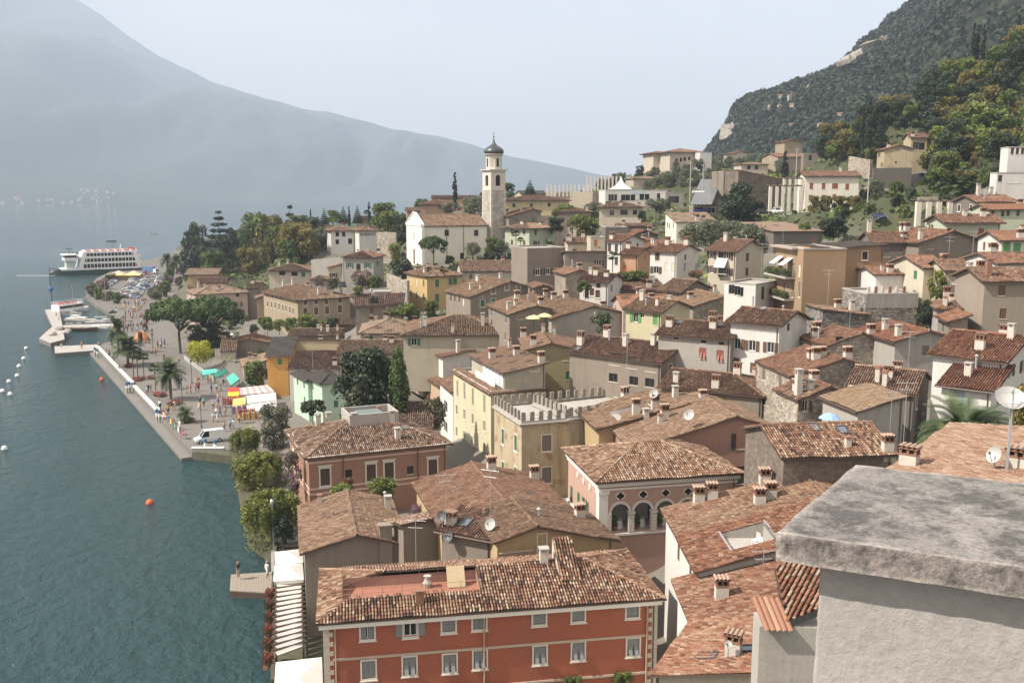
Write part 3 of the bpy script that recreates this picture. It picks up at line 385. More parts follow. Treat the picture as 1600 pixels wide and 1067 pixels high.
 D(label='concrete building with an orange panel at the hill road',p=(66.94,308),r=0.17,w=5.0,d=10,ze=46.92,h=8,roof='flat',wall='greyw',tag='panel',wins={('f','g:dark:n',3.5,2.2):[(2.43,43.63)]}),
 D(name='villa',label='cream villa with brick red shutters beside the lemon house pillars',cat='villa',p=(74.19,246),r=-0.1,w=13.1,d=10,ze=44.41,h=9,roof='gx',pitch=13,ov=0.6,wall='creamw',tile='reddish',ch=[(9.62,5.0,1.2,'b')],wins={('f','c:dred:n',0.9,1.5):[(1.53,41.11),(4.53,41.11),(10.34,40.94)],('f','c:dred:n',1.5,1.3):[(7.35,41.2)],('f','g:grey:n',1.1,1.3):[(4.59,43.12),(7.26,43.11)],('f','c:dred:n',1.0,1.3):[(1.51,38.33),(4.66,38.33),(7.33,38.49)]}),
 D(label='ochre house with blotched plaster on the wooded slope',p=(95.21,250),r=-0.17,w=6.9,d=9,ze=51.26,h=9,roof='gy',wall='blotch',tile='reddish',ro=0.52,wins={('f','g:dark:n',0.5,0.6):[(2.99,47.56)]}),
 D(label='tall ochre house with a red roof above the blotched house',p=(106.79,262),r=-0.14,w=4.1,d=8,ze=54.82,h=9,roof='gx',pitch=18,wall='blotch',tile='redold',wins={('f','g:dark:n',1.6,1.8):[(2.76,51.55),(1.28,51.73)]}),
 D(name='villa',label='white flat-roofed villa at the top of the right slope',cat='villa',p=(96.45,190),r=-0.07,w=7.7,d=3.5,ze=48.92,h=5,roof='flat',wall='white',wins={('f','g:dark:n',0.6,1.3):[(0.78,47.54),(1.74,47.53),(2.7,47.53)]}),
 D(name='villa',label='white lower villa storey with framed recesses under the flat-roofed villa',cat='villa',p=(91.1,183),r=-0.07,w=9.6,d=3,ze=43.88,h=5,roof='flat',wall='white',wins={('f','g:dark:n',0.8,1.2):[(0.66,42.21)],('f','g:greyl:n',1.4,2.0):[(2.75,41.92),(3.91,41.92)]}),
 D(label='mint house with red doors and a window box under a wide red roof',p=(69.76,155),r=-0.07,w=8.3,d=9,ze=35.5,h=9,roof='gx',pitch=13,ov=0.7,wall='mint',tile='redold',ch=[(4.04,3.68,1.0,'b')],wins={('f','c:dred:n',1.0,2.2):[(7.34,31.97)],('f','t:dred:n',0.9,1.3):[(5.39,33.23)],('f','c:dbrown:n',1.0,1.8):[(5.41,29.92),(7.33,29.62)]}),
 D(label='small pale green house with two dark windows above the mint house',p=(82.78,168),r=-0.03,w=10.3,d=7,ze=37.33,h=4,roof='gx',pitch=13,wall='mint',tile='orange2',wins={('f','o:dbrown:n',1.0,1.2):[(1.47,36.07),(4.08,36.18)]}),
 D(label='dark open-sided house with a brown roof above the pale green house',p=(85.49,178),r=0.1,w=7.5,d=8,ze=38.56,h=5,roof='gx',pitch=15,wall='dgrey',tile='redold',ch=[(2.34,3.94,2.2,'b'),(4.87,4.0,1.6,'b')]),
 D(label='large grey gabled house with brown shutter and aerials on the right slope',p=(63.34,150),r=0.17,w=10.4,d=12,ze=32.58,h=9,roof='gy',pitch=17,ov=0.6,wall='greyw',tile='redold',ro=0.54,ch=[(3.78,10.93,1.6,'a'),(3.88,9.79,1.6,'a')],wins={('f','c:brown:n',1.0,1.6):[(2.1,31.46)],('f','g:dark:n',0.7,1.0):[(5.15,33.63)]}),
 D(label='shadowed house with recessed balconies left of the large grey gable',p=(57.77,154),r=-0.1,w=7.1,d=9,ze=32.38,h=9,roof='gx',pitch=17,wall='dgrey',tile='redold',ch=[(0.3,4.3,2.0,'b')],wins={('f','c:greybrown:n',1.0,1.6):[(2.17,29.97)],('f','g:dark:n',1.6,1.8):[(5.44,31.21),(5.49,28.77)]}),
 D(name='palazzo',label='tall orange tan apartment house with a blank side wall and planted balconies',p=(42.74,141),r=0.09,w=6.5,d=11,ze=32.0,h=13.5,roof='flat',wall='tanor',tag='orangeblock',wins={('l','g:mintg:n',1.0,2.2):[(7.25,27.34),(3.58,27.43),(7.15,24.27),(3.48,24.44),(0.99,24.78)],('l','c:cream:n',0.8,1.8):[(1.33,27.81)]}),
 D(name='palazzo',label='orange tan side wing with a sloping top right of the blank apartment wall',p=(49.77,143.5),r=0.07,w=5.8,d=10,ze=32.14,h=13,roof='sl',pitch=4,wall='tanor',tile='slate'),
 D(label='apricot penthouse storey on the tan apartment house',p=(45.51,147),r=0.1,w=7.6,d=6,ze=31.35,h=5,roof='sr',pitch=6,ov=0.2,wall='apricotl',tile='slate',wins={('f','c:brown:n',0.6,0.9):[(0.57,32.47),(4.69,31.47),(5.72,31.37),(6.54,31.37)]}),
 D(label='flat-roofed single-storey house with a bright white side',p=(33.28,150),r=-0.7,w=5.3,d=9,ze=26.29,h=4.5,roof='flat',wall='white',tag='greyflat',wins={('f','g:dark:n',1.0,1.4):[(2.24,24.43),(2.78,24.27),(1.25,24.57)],('r','c:black:n',1.0,2.0):[(2.55,23.73)]}),
 D(label='rough stone house with a light lean-to roof on the right slope',p=(42.4,130),r=0.09,w=6.4,d=6,ze=23.66,h=8,roof='sr',pitch=7,ov=0.3,wall='stoneg',wins={('f','g:dark:n',1.0,0.7):[(1.66,21.61)]}),
 D(label='stone and concrete terrace house with posts along its flat roof',p=(48.58,131),r=0.07,w=7.3,d=8,ze=26.45,h=9,roof='flat',wall='stoneg',tag='posts'),
 D(label='small white rooftop room with a tiled roof on the concrete terrace',p=(52.02,137),r=0.03,w=4.8,d=7,ze=28.67,h=4,roof='gx',pitch=12,wall='white',tile='redold',ch=[(4.5,2.2,1.8,'a'),(1.36,1.28,1.0,'d')]),
 D(label='rough stone ruin with a plastered pillar in the middle of the right slope',p=(37.19,112),r=0.17,w=8.0,d=7,ze=22.26,h=6,roof='gy',pitch=17,ov=0.2,wall='stonel',tile='redold',ro=0.56,ch=[(5.8,0.4,1.5,'a'),(7.6,0.4,2.5,'b')],wins={('f','g:dark:n',0.9,1.7):[(1.62,21.6)],('f','c:brown:n',1.0,1.6):[(1.0,21.05)]}),
 D(label='light stone gabled house with a bare wall below the ruin',p=(29.5,100),r=0.14,w=7.3,d=9,ze=20.94,h=9,roof='gy',ov=0.25,wall='stonel',tile='redold',ro=0.8,ch=[(6.9,1.08,1.5,'a')]),
 D(label='tiny stone house with a mossy gable and a shuttered window',p=(28.0,92),r=0.17,w=4.2,d=5,ze=20.17,h=5,roof='gy',pitch=19,ov=0.3,wall='stonel',tile='dark',ro=0.79,ch=[(0.4,0.83,2.6,'b')],wins={('f','o:brown:n',0.6,1.1):[(0.78,18.88)]}),
 D(label='striped tile roof house with one small window on the right slope',p=(33.89,95),r=-0.56,w=6.2,d=9,ze=20.77,h=6.5,roof='gx',pitch=18,ov=0.4,wall='dgrey',tile='striped2',ch=[(3.3,2.67,1.2,'a')],wins={('f','g:dark:s',0.8,1.0):[(0.55,19.86)]}),
 D(label='pale grey house with a faded sandy lean-to roof below the striped roof',p=(30.99,84),r=0.21,w=4.5,d=6,ze=20.84,h=5,roof='sl',pitch=13,ov=0.3,wall='greyl',tile='sandy'),
 D(label='low dark house with a long evenly striped tile roof and two skylights',p=(21.9,75),r=0.09,w=9.1,d=9.3,ze=19.15,h=7,roof='gx',pitch=17,ov=0.4,wall='stoned',tile='striped',ch=[(5.79,1.08,0.9,'d'),(8.8,0.3,1.4,'a')],sky=[(4.12,4.0),(6.37,3.48)]),
 D(label='pale grey house with a plain gable and a bright red right roof slope',p=(43.63,108),r=0.1,w=6.9,d=9,ze=23.49,h=8,roof='gy',ov=0.5,wall='greyl',tile='red',ro=0.56),
 D(label='white house with balconies under a bright patchy red roof above the big palm',p=(41.41,93),r=-0.79,w=6.5,d=11,ze=24.57,h=9,roof='gx',pitch=17,ov=0.5,wall='white',tile='red',ch=[(3.69,1.7,1.7,'a')],wins={('f','c:black:n',0.5,1.9):[(2.21,22.56)],('f','c:greyblue:n',0.8,1.6):[(4.11,22.58)],('f','g:dark:n',1.2,1.6):[(5.48,22.03)]}),
 D(label='low white lean-to with a bright red roof in front of the balcony house',p=(40.16,88),r=-0.73,w=4.3,d=5,ze=22.5,h=6,roof='sf',ov=0.5,wall='white',tile='red',wins={('f','c:lgreenp:n',0.7,1.5):[(0.51,20.96),(1.09,20.8)],('f','c:greyblue:n',0.8,1.6):[(1.65,20.77)]}),
 D(label='large plain tan house with a striped roof at the right edge',p=(55.29,112),r=-0.03,w=8.9,d=8,ze=29.99,h=11,roof='gx',ov=0.5,wall='tanp',tile='striped2',ch=[(0.92,1.28,2.0,'k')]),
 D(label='terracotta-roofed house left of the plain tan house',p=(56.67,132),r=0.14,w=3.5,d=9,ze=29.97,h=8,roof='gx',wall='cream',tile='redold',ch=[(3.1,0.4,1.8,'a'),(3.1,0.4,1.6,'a')]),
 D(label='cream house with two white-framed brown windows and a balcony full of washing',p=(57.51,127),r=-0.09,w=3.1,d=8.0,ze=30.01,h=8,roof='gx',pitch=15,wall='cream',tag='balcony3',wins={('f','c:brown:s',0.9,1.7):[(0.8,28.23),(2.19,28.24)]}),
 D(label='small hip-roofed house with tiled chimneys below the washing balcony',p=(52.8,118),r=-0.26,w=4.6,d=7,ze=26.04,h=6,roof='hip',pitch=17,wall='greyl',ch=[(1.67,5.05,1.8,'a'),(2.07,3.01,0.9,'a'),(4.2,2.47,1.5,'a')],wins={('f','c:orange:n',0.7,1.4):[(0.61,24.88)]}),
 D(label='low red-roofed lean-to squeezed against the plain tan house',p=(51.5,112),r=-0.17,w=2.0,d=5,ze=25.31,h=5,roof='sl',wall='greyw',tile='red'),
 D(label='white house with light green shutters under a red roof at the right edge',p=(69.05,136),r=-0.07,w=6.6,d=8,ze=33.54,h=7,roof='gx',pitch=15,wall='white',tile='orange2',ch=[(3.84,2.71,1.4,'d')],wins={('f','c:lgreen:n',1.0,1.5):[(0.77,31.9),(2.19,31.63)]}),
 D(label='low house with a brown roof at the right edge above the tan house',p=(64.8,128),r=0.07,w=7.2,d=9,ze=30.87,h=6,roof='gx',pitch=13,wall='white',tile='redold'),
 D(label='lane house with a sunlit white wall under the big light roof with five chimneys',p=(13.07,70),r=0.03,w=14,d=6.9,ze=14.01,h=12,roof='gy',pitch=15,wall='white',tile='patchy',ro=0.8,ch=[(2.6,6.5,1.5,'a'),(3.7,6.5,1.5,'a'),(8.05,6.6,1.5,'a'),(6.54,2.73,1.4,'a'),(7.58,3.35,1.4,'a')],wins={('l','c:brown:n',0.8,1.6):[(4.58,12.59),(1.68,11.54)]}),
 D(label='lane house with a roof terrace cut into its red patched roof',p=(13.02,63.5),r=0.02,w=13,d=6.0,ze=14.28,h=11,roof='gy',pitch=15,wall='white',tile='patchyr',ro=0.85,tag='cut2',holes=[(2.6,1.5,5.8,5.0)],wins={('l','c:brown:n',0.8,1.6):[(2.91,12.21)]}),
 D(label='lane house with a wide patched red roof and one square chimney',p=(11.67,56.5),r=0.0,w=12,d=7.5,ze=13.18,h=10.5,roof='gy',pitch=14.5,wall='white',tile='patchyr',ro=0.88,ch=[(2.11,3.4,1.5,'a')]),
 D(label='nearest lane house with a red patched roof,small chimney and white dish',p=(8.27,50.5),r=-0.47,w=11,d=7.2,ze=13.43,h=10,roof='gy',pitch=14.5,ov=0.4,wall='creamd',tile='patchyr',ro=0.88,ch=[(3.64,2.06,1.4,'a')],sky=[(2.21,1.84),(4.2,2.71)]),
 D(label='brown-roofed house behind the chimney cap beside the striped skylight roof',p=(21.83,76),r=-0.14,w=5.8,d=6,ze=16.28,h=8,roof='gy',pitch=17,ov=0.3,wall='stoned',tile='patchyr',ro=0.45,ch=[(4.59,2.18,1.4,'a'),(5.5,5.68,1.5,'a')]),
 D(label='house with a wide pale pink patched roof behind the stone chimney cap',p=(18.8,46),r=-0.66,w=12,d=12.5,ze=26.3,h=9,roof='sl',pitch=6,ov=0.4,wall='stoned',tile='sandyp',ch=[(0.3,1.87,1.05,'a'),(5.04,2.69,1.15,'a')]),
 D(name='restaurant',label='small tan lakeside restaurant with a sunlit plain roof',cat='restaurant',p=(-56.18,198),r=0.31,w=4.6,d=9,ze=4.3,h=3.4,roof='sl',pitch=13,wall='tan',tile='beige'),
 D(label='small cottage with a pale lean-to roof behind the yellow tree',p=(-68.7,224),r=0.21,w=3.1,d=6,ze=3.3,h=4,roof='sf',pitch=18,wall='cream'),
 D(label='long low gabled building with a red roof by the promenade',p=(-67.97,230),r=0.17,w=8.5,d=8,ze=4.21,h=4,roof='gy',pitch=14,wall='greyw',tile='reddish',ch=[(5.54,2.56,1.8,'k')]),
 D(label='small red roof shed left of the long low gable',p=(-75.4,240),r=0.35,w=2.8,d=6,ze=3.37,h=4,roof='sr',pitch=12,wall='greyw',tile='reddish'),
 D(label='flat-roofed grey house with roof plants by the lakeside garden',p=(-50.24,200),r=0.07,w=3.8,d=8,ze=7.65,h=6,roof='flat',wall='sand',ch=[(0.4,7.6,1.2,'k')]),
 D(label='low house with worn red roof behind the sand yellow wall',p=(-48.31,206),r=0.03,w=10.8,d=8,ze=9.63,h=5,roof='gx',pitch=12,wall='greyw',tile='pale2',ch=[(6.49,2.67,1.5,'d')]),
 D(label='white market cafe with a flat roof beside the yellow tree',p=(-71.6,228),r=0.24,w=1.5,d=8,ze=3.12,h=2.2,roof='flat',wall='white'),
 D(label='open tiled porch beside the long tan house',p=(-40.83,224),r=0.1,w=3.6,d=4,ze=9.56,h=2.8,roof='sf',pitch=10,wall='dgrey',tile='pale2'),
 D(label='grey flat-roofed outhouse below the church steps',p=(-32.38,217),r=0.1,w=4.8,d=7,ze=17.99,h=5,roof='flat',wall='greyl'),
 D(label='grey lean-to outhouse with a worn roof right of the tan house',p=(-33.71,206),r=0.14,w=6.4,d=7,ze=16.19,h=5,roof='sf',pitch=13,wall='greyw',tile='pale2'),
 D(label='low outhouse with a brown roof at the foot of the retaining wall',p=(-26.54,201),r=0.07,w=3.4,d=6,ze=17.31,h=5,roof='sf',pitch=12,wall='greyw',tile='redold'),
 D(label='pink-brown roofed annexe at the rear of the salmon villa',p=(-14.95,123),r=0.07,w=3.6,d=4,ze=11.0,h=9,roof='sf',pitch=15,wall='salmon',tile='spotted'),
 D(label='small striped roof annexe stepping down behind the salmon villa',p=(-13.72,118),r=0.07,w=3.4,d=3,ze=10.86,h=8,roof='sf',pitch=15,wall='salmon',tile='spotted'),
 D(name='warehouse',label='large terraced low roof of pinkish sheets beside the olive trees',cat='warehouse',p=(53.13,196),r=0.17,w=10.5,d=18,ze=32.51,h=4,roof='sf',pitch=4,ov=0.4,wall='dgrey',tile='sheet'),
 D(name='shop',label='small shop with a blue fascia at the road bend',cat='shop',p=(50.82,272),r=0.0,w=7.8,d=6,ze=36.38,h=4,roof='flat',wall='stone',tag='bluefascia',wins={('f','g:dark:n',2.2,1.6):[(1.65,34.52)],('f','g:orange:n',2.0,1.6):[(5.24,34.52)]}),
 D(label='concrete garage with a dark opening by the road bend',p=(50.91,322),r=0.07,w=6.1,d=8,ze=40.34,h=5,roof='flat',wall='greyl',wins={('f','g:dark:n',3.5,2.2):[(2.86,36.93)]}),
 D(name='restaurant',label='low white restaurant with tall windows under a white tent peak',cat='restaurant',p=(31.73,330),r=0.07,w=21.2,d=14,ze=41.21,h=5.5,roof='flat',wall='white',tag='tent',wins={('f','g:dark:n',1.0,2.2):[(1.58,37.53),(2.46,37.53),(3.55,37.53)],('f','g:dark:n',1.6,2.0):[(6.2,37.63),(7.74,37.63),(9.5,37.63),(12.58,37.84),(14.35,37.84),(18.55,38.06)]}),
 D(label='tan gabled house on the saddle beside the hill hotel',p=(108.13,480),r=0.24,w=9.0,d=10,ze=59.15,h=5,roof='gy',wall='cream',tile='redold',ro=0.53),
 D(label='brown chalet with a round orange tank on the saddle',p=(119.73,430),r=0.14,w=8.3,d=10,ze=62.4,h=8,roof='gy',pitch=14,wall='tan',tile='redold',ro=0.43),
 D(label='long pink roofed house stepping up the wooded slope',p=(109.01,400),r=0.31,w=18.5,d=12,ze=54.93,h=6,roof='gx',pitch=14,wall='tan',tile='reddish'),
 D(label='small grey tower house with a rusty roof edge below the wood',p=(103.01,345),r=-0.11,w=4.9,d=5,ze=53.98,h=8,roof='flat',wall='greyw',wins={('f','g:dark:n',1.0,1.8):[(2.27,51.52)]}),
 D(label='low terraced villa among the olive trees on the hill',p=(93.93,400),r=0.07,w=11.3,d=10,ze=51.83,h=5,roof='hip',pitch=11,wall='cream',wins={('f','g:dark:n',1.5,1.5):[(3.26,49.8),(6.48,49.8)]}),
 D(label='flat pinkish roof villa left of the hill road',p=(46.21,370),r=0.14,w=10.6,d=12,ze=45.68,h=4,roof='hip',pitch=10,wall='creamd',tile='beige'),
 D(label='green-roofed house behind the bell tower by the lake',p=(3.95,400),r=0.24,w=10.5,d=10,ze=39.9,h=4,roof='gx',pitch=13,wall='sand',tile='slate'),
]
HDEF={'name': 'house', 'cat': 'house', 'ov': 0.45, 'pitch': 16, 'ro': 0.5, 'wins': [], 'ch': [], 'sky': [], 'tile': 'pale'}
for h in HOUSES:
 for k,v in HDEF.items(): h.setdefault(k,v)
 h['z0']=h['ze']-h['h']+(math.tan(R_(h['pitch']))*(h['d'] if h['roof']=='sb' else h['w'] if h['roof']=='sr' else 0))
 h['wins']=[(k[0],k[1],u,z,k[2],k[3]) for k,l in dict(h['wins']).items() for u,z in l]
TERR=[];HPOS=[]
for h in HOUSES:
 c,s=math.cos(h['r']),math.sin(h['r'])
 for fx,fy in((0,0),(1,0),(0,1),(1,1),(.5,.5)):
  x,y=h['w']*fx,min(h['d'],14)*fy; TERR.append((h['p'][0]+c*x-s*y,h['p'][1]+s*x+c*y,max(.9,h['z0']),1.0))
 HPOS.append((h['p'][0]+c*h['w']/2-s*h['d']/2,h['p'][1]+s*h['w']/2+c*h['d']/2,max(h['w'],h['d'])/2+4))
TERR+=[p+(2.0,) for p in TERR_EXTRA]
PLANT_LABELS=[
 ('dark evergreen tree at the lake end of the wooded headland','tree','trees of the wooded headland'),
 ('tall dark conifer topping the lake side of the wooded headland','tree','trees of the wooded headland'),
 ('broad round-headed green tree in the middle of the wooded headland','tree','trees of the wooded headland'),
 ('dark evergreen between the conifer and the round-headed tree','tree','trees of the wooded headland'),
 ('low green tree at the foot of the wooded headland','tree','trees of the wooded headland'),
 ('small dark evergreen at the water edge of the headland','tree','trees of the wooded headland'),
 ('yellowing tree low on the headland above the ochre hotel','tree','trees of the wooded headland'),
 ('tall brownish tree beside the headland conifer','tree','trees of the wooded headland'),
 ('tall conifer with layered branches rising above the headland trees','tree','trees of the wooded headland'),
 ('rusty tree in front of the layered conifer','tree','trees of the wooded headland'),
 ('green tree beside the wide single-storey villa','tree','trees of the wooded headland'),
 ('green tree between the layered conifer and the hotel','tree','trees of the wooded headland'),
 ('low yellowing bush-like tree behind the ochre hotel','tree','trees of the wooded headland'),
 ('small green tree behind the pines of the promenade','tree','trees of the wooded headland'),
 ('grey-green olive tree in front of the hotel terrace,lake side','tree',None),
 ('grey-green olive tree touching the white hotel','tree',None),
 ('green tree on the villa side of the slope','tree',None),
 ('thin cypress above the stone house,nearest the lake','tree',None),
 ('small conifer behind the stone house','tree',None),
 ('feathery conifer left of the hotel roof','tree',None),
 ('thin cypress rising behind the hotel roof','tree',None),
 ('small conifer right of the thin hotel cypress','tree',None),
 ('slim tall cypress behind the lettered hotel wing','tree',None),
 ('small fan palm beside the slim tall cypress','tree',None),
 ('full green tree right of the lettered hotel wing','tree',None),
 ('yellowish round tree in front of the full green tree','tree',None),
 ('dark tree against the church front','tree',None),
 ('low green trees by the lake behind the hotel','tree',None),
 ('green crown by the lake left of the thin cypress','tree',None),
 ('single tall dark cypress left of the bell tower','tree',None),
 ('grey olive crown between cypress and bell tower','tree',None),
 ('grey olive crown behind the church roof','tree',None),
 ('green tree behind the peach villa','tree',None),
 ('green tree right of the bell tower','tree',None),
 ('dark conifer beside the green-roofed house','tree',None),
 ('dark tree peeping left of the bell tower','tree',None),
 ('umbrella pine standing in front of the church wall','tree',None),
 ('olive tree by the church side door','tree',None),
 ('olive tree at the foot of the bell tower','tree',None),
 ('leafy tree against the bell tower base','tree',None),
 ('clipped bush beside the umbrella pine','bush',None),
 ('taller of two palms before the mint rectory','tree',None),
 ('shorter of two palms before the mint rectory','tree',None),
 ('dark bushy palm beside the mint rectory','tree',None),
 ('bright green creeper bush on the garden wall left of the church','bush',None),
 ('dark bush hanging over the retaining wall below the church','bush',None),
 ('large pink oleander in front of the grey house','bush',None),
 ('small pink oleander by the parked white car','bush',None),
 ('green bush right of the large pink oleander','bush',None),
 ('bright green bush above the outhouse roof','bush',None),
 ('green shrub in the garden before the yellow villa','bush',None),
 ('smaller green shrub left of the yellow villa garden','bush',None),
 ('dark palm-like shrub between the outhouses','bush',None),
 ('green tree beside the garden pavilion','tree',None),
 ('light green tree above the flat cream cube','tree',None),
 ('dark tree against the old stone wall','tree',None),
 ('green tree left of the beige villa terrace','tree',None),
 ('olive tree left of the beige villa','tree',None),
 ('dark round bush at the beige villa corner','tree',None),
 ('olive tree right of the beige villa','tree',None),
 ('lone dark tree left of the hill hotel','tree',None),
 ('olive tree at the foot of the pale hotel wing','tree',None),
 ('large dark tree before the stone warehouse','tree',None),
 ('grey-green olive tree in the dense row below the pinkish roof','tree','olive row above the cream house'),
 ('dark ivy-covered tree behind the apricot penthouse','tree',None),
 ('green creeper bush left of the apricot penthouse','bush',None),
 ('pale pink oleander hedge above the brown sheds','bush',None),
 ('pale pink oleander bush by the plain-roofed house','bush',None),
 ('first small bronze tree before the cream villa,next to the pillars','tree',None),
 ('second small bronze tree before the cream villa','tree',None),
 ('third small bronze tree before the cream villa','tree',None),
 ('broadest small bronze tree before the cream villa,next to the pole','tree',None),
 ('bright green tree beside the tall pole','tree',None),
 ('green bush at the foot of the tall pole','bush',None),
 ('lone cypress before the small grey tower house','tree',None),
 ('tallest cypress of the dark trio in the wood','tree',None),
 ('left cypress of the dark trio in the wood','tree',None),
 ('right cypress of the dark trio in the wood','tree',None),
 ('slim cypress halfway up the wood','tree',None),
 ('left cypress of three on the wood skyline','tree',None),
 ('middle cypress of three on the wood skyline','tree',None),
 ('right cypress of three on the wood skyline','tree',None),
 ('short cypress left of the tall pair at the upper right','tree',None),
 ('first tall cypress at the upper right edge','tree',None),
 ('last tall cypress at the upper right edge','tree',None),
 ('dark young cypress above the phoenix palm','tree',None),
 ('dark spruce standing above the wood','tree',None),
 ('feathery palm among the pillars on the right slope','tree',None),
 ('large glossy palm spreading behind the pale patched roof','tree',None),
 ('green climber hanging between the right slope houses','bush',None),
 ('dark creeper in the gap beside the concrete terrace house','bush',None),
 ('bushy tree cut by the right edge below the big dish','tree',None),
 ('big dark magnolia between the mint house and the cypress','tree',None),
 ('broad dense cypress beside the magnolia','tree',None),
 ('dark oleander with pink flowers before the curved ochre house','bush',None),
 ('dark green bush behind the salmon villa roof','bush',None),
 ('round green shrub before the tan restaurant','bush',None),
 ('bright yellow tree in the cafe garden','tree',None),
 ('umbrella pine nearest the water on the promenade','tree',None),
 ('umbrella pine nearest the pink house','tree',None),
 ('dark undergrowth tree below the umbrella pines','tree',None),
 ('feathery palm nearest the jetty','tree',None),
 ('dark palm beside the orange tent','tree',None),
 ('first slim palm of the clustered group','tree',None),
 ('middle slim palm of the clustered group','tree',None),
 ('last slim palm of the clustered group','tree',None),
 ('largest palm on the promenade','tree',None),
 ('slim palm left of the largest palm','tree',None),
 ('small palm in a red flower bed near the lamp','tree',None),
 ('palm at the ferry landing nearest the ferry','tree',None),
 ('second palm at the ferry landing','tree',None),
 ('low bed of red flowers at the foot of the promenade palms','flower bed','flower beds under the palms'),
 ('dark red flower column farthest along the promenade','planter','flower columns on the promenade'),
 ('second dark red flower column from the car park','planter','flower columns on the promenade'),
 ('middle dark red flower column of the row','planter','flower columns on the promenade'),
 ('fourth dark red flower column from the car park','planter','flower columns on the promenade'),
 ('dark red flower column nearest the clustered palms','planter','flower columns on the promenade'),
 ('drooping willow nearest the white van','tree',None),
 ('tall pale-flowered bush beside the market awnings','bush',None),
 ('spreading willow over the water in the middle of the garden','tree',None),
 ('largest willow beside the fountain','tree',None),
 ('violet bougainvillea climbing the salmon villa','bush',None),
 ('violet bougainvillea between the tiled roofs','bush',None),
 ('yellow-green shrub on the terrace before the salmon villa','bush',None),
 ('green shrub on the terrace before the salmon villa','bush',None),
 ('red geraniums on the terrace before the salmon villa','bush',None),
 ('dark shrub behind the fountain','bush',None),
 ('flowering shrub along the water side of the car park','bush','shrubs round the car park'),
 ('clipped shrub along the road side of the car park','bush','shrubs beside the car park road'),
 ('spreading tree at the corner of the long tan house','bush',None),
 ('green bush in the garden of the long tan house','bush',None),
 ('light green bush by the pool in the lakeside garden','bush',None),
 ('low bush left in the lakeside garden','bush',None),
 ('dark bush under the tan house steps','bush',None),
 ('oleander full of white flowers on the roof terrace','bush',None),
 ('green hedge bush left below the apricot house','bush',None),
 ('green hedge bush right below the apricot house','bush',None),
 ('red geraniums along the wall below the stone house','bush',None),
 ('feathery bush on a terrace below the long grey house','bush',None),
 ('single slim palm before the tall narrow white house','tree',None),
 ('dark evergreen in the wood on the right hillside','tree','hillside wood'),
 ('yellow-green tree in the wood on the right hillside','tree','hillside wood'),
 ('green broadleaf tree in the wood on the right hillside','tree','hillside wood'),
 ('bronze-leaved tree in the wood on the right hillside','tree','hillside wood'),
 ('low green bush in the wood on the right hillside','bush','hillside wood'),
 ('silvery olive tree in the grove below the hill hotel','tree','olive grove below the hill hotel'),
 ('green bush in the olive grove below the hill hotel','bush','olive grove below the hill hotel'),
 ('small olive tree on the terraces behind the lemon house','tree','plants behind the lemon house'),
 ('bush on the terraces behind the lemon house','bush','plants behind the lemon house'),
 ('green bush on the garden slope below the blotched house','bush','plants of the garden slope'),
 ('olive tree on the garden slope below the blotched house','tree','plants of the garden slope'),
 ('bronze bush on the garden slope below the blotched house','tree','plants of the garden slope'),
 ('green bush among the houses above the church','bush','plants among the upper houses'),
 ('olive tree among the houses above the church','tree','plants among the upper houses'),
 ('green garden bush between the old houses','bush','bushes between the old houses'),
 ('dark evergreen of the headland wood','tree','trees of the wooded headland'),
 ('green tree of the headland wood','tree','trees of the wooded headland'),
 ('bronze-leaved tree of the headland wood','tree','trees of the wooded headland'),
 ('dark bush on the bank above the right slope houses','bush','plants of the bank above the houses'),
 ('small bronze tree on the bank above the right slope houses','tree','plants of the bank above the houses'),
 ('green bush on the bank above the right slope houses','bush','plants of the bank above the houses'),
 ('dark bush in the gardens behind the cafe','bush','bushes behind the cafe'),
 ('green bush in the gardens behind the cafe','bush','bushes behind the cafe'),
 ('green bush growing between the stone houses of the right slope','bush','bushes on the right slope'),
 ('dark creeper bush between the stone houses of the right slope','bush','bushes on the right slope'),
 ('light green courtyard tree among the tiled roofs','tree','courtyard bushes'),
 ('green courtyard bush among the tiled roofs','bush','courtyard bushes'),
]
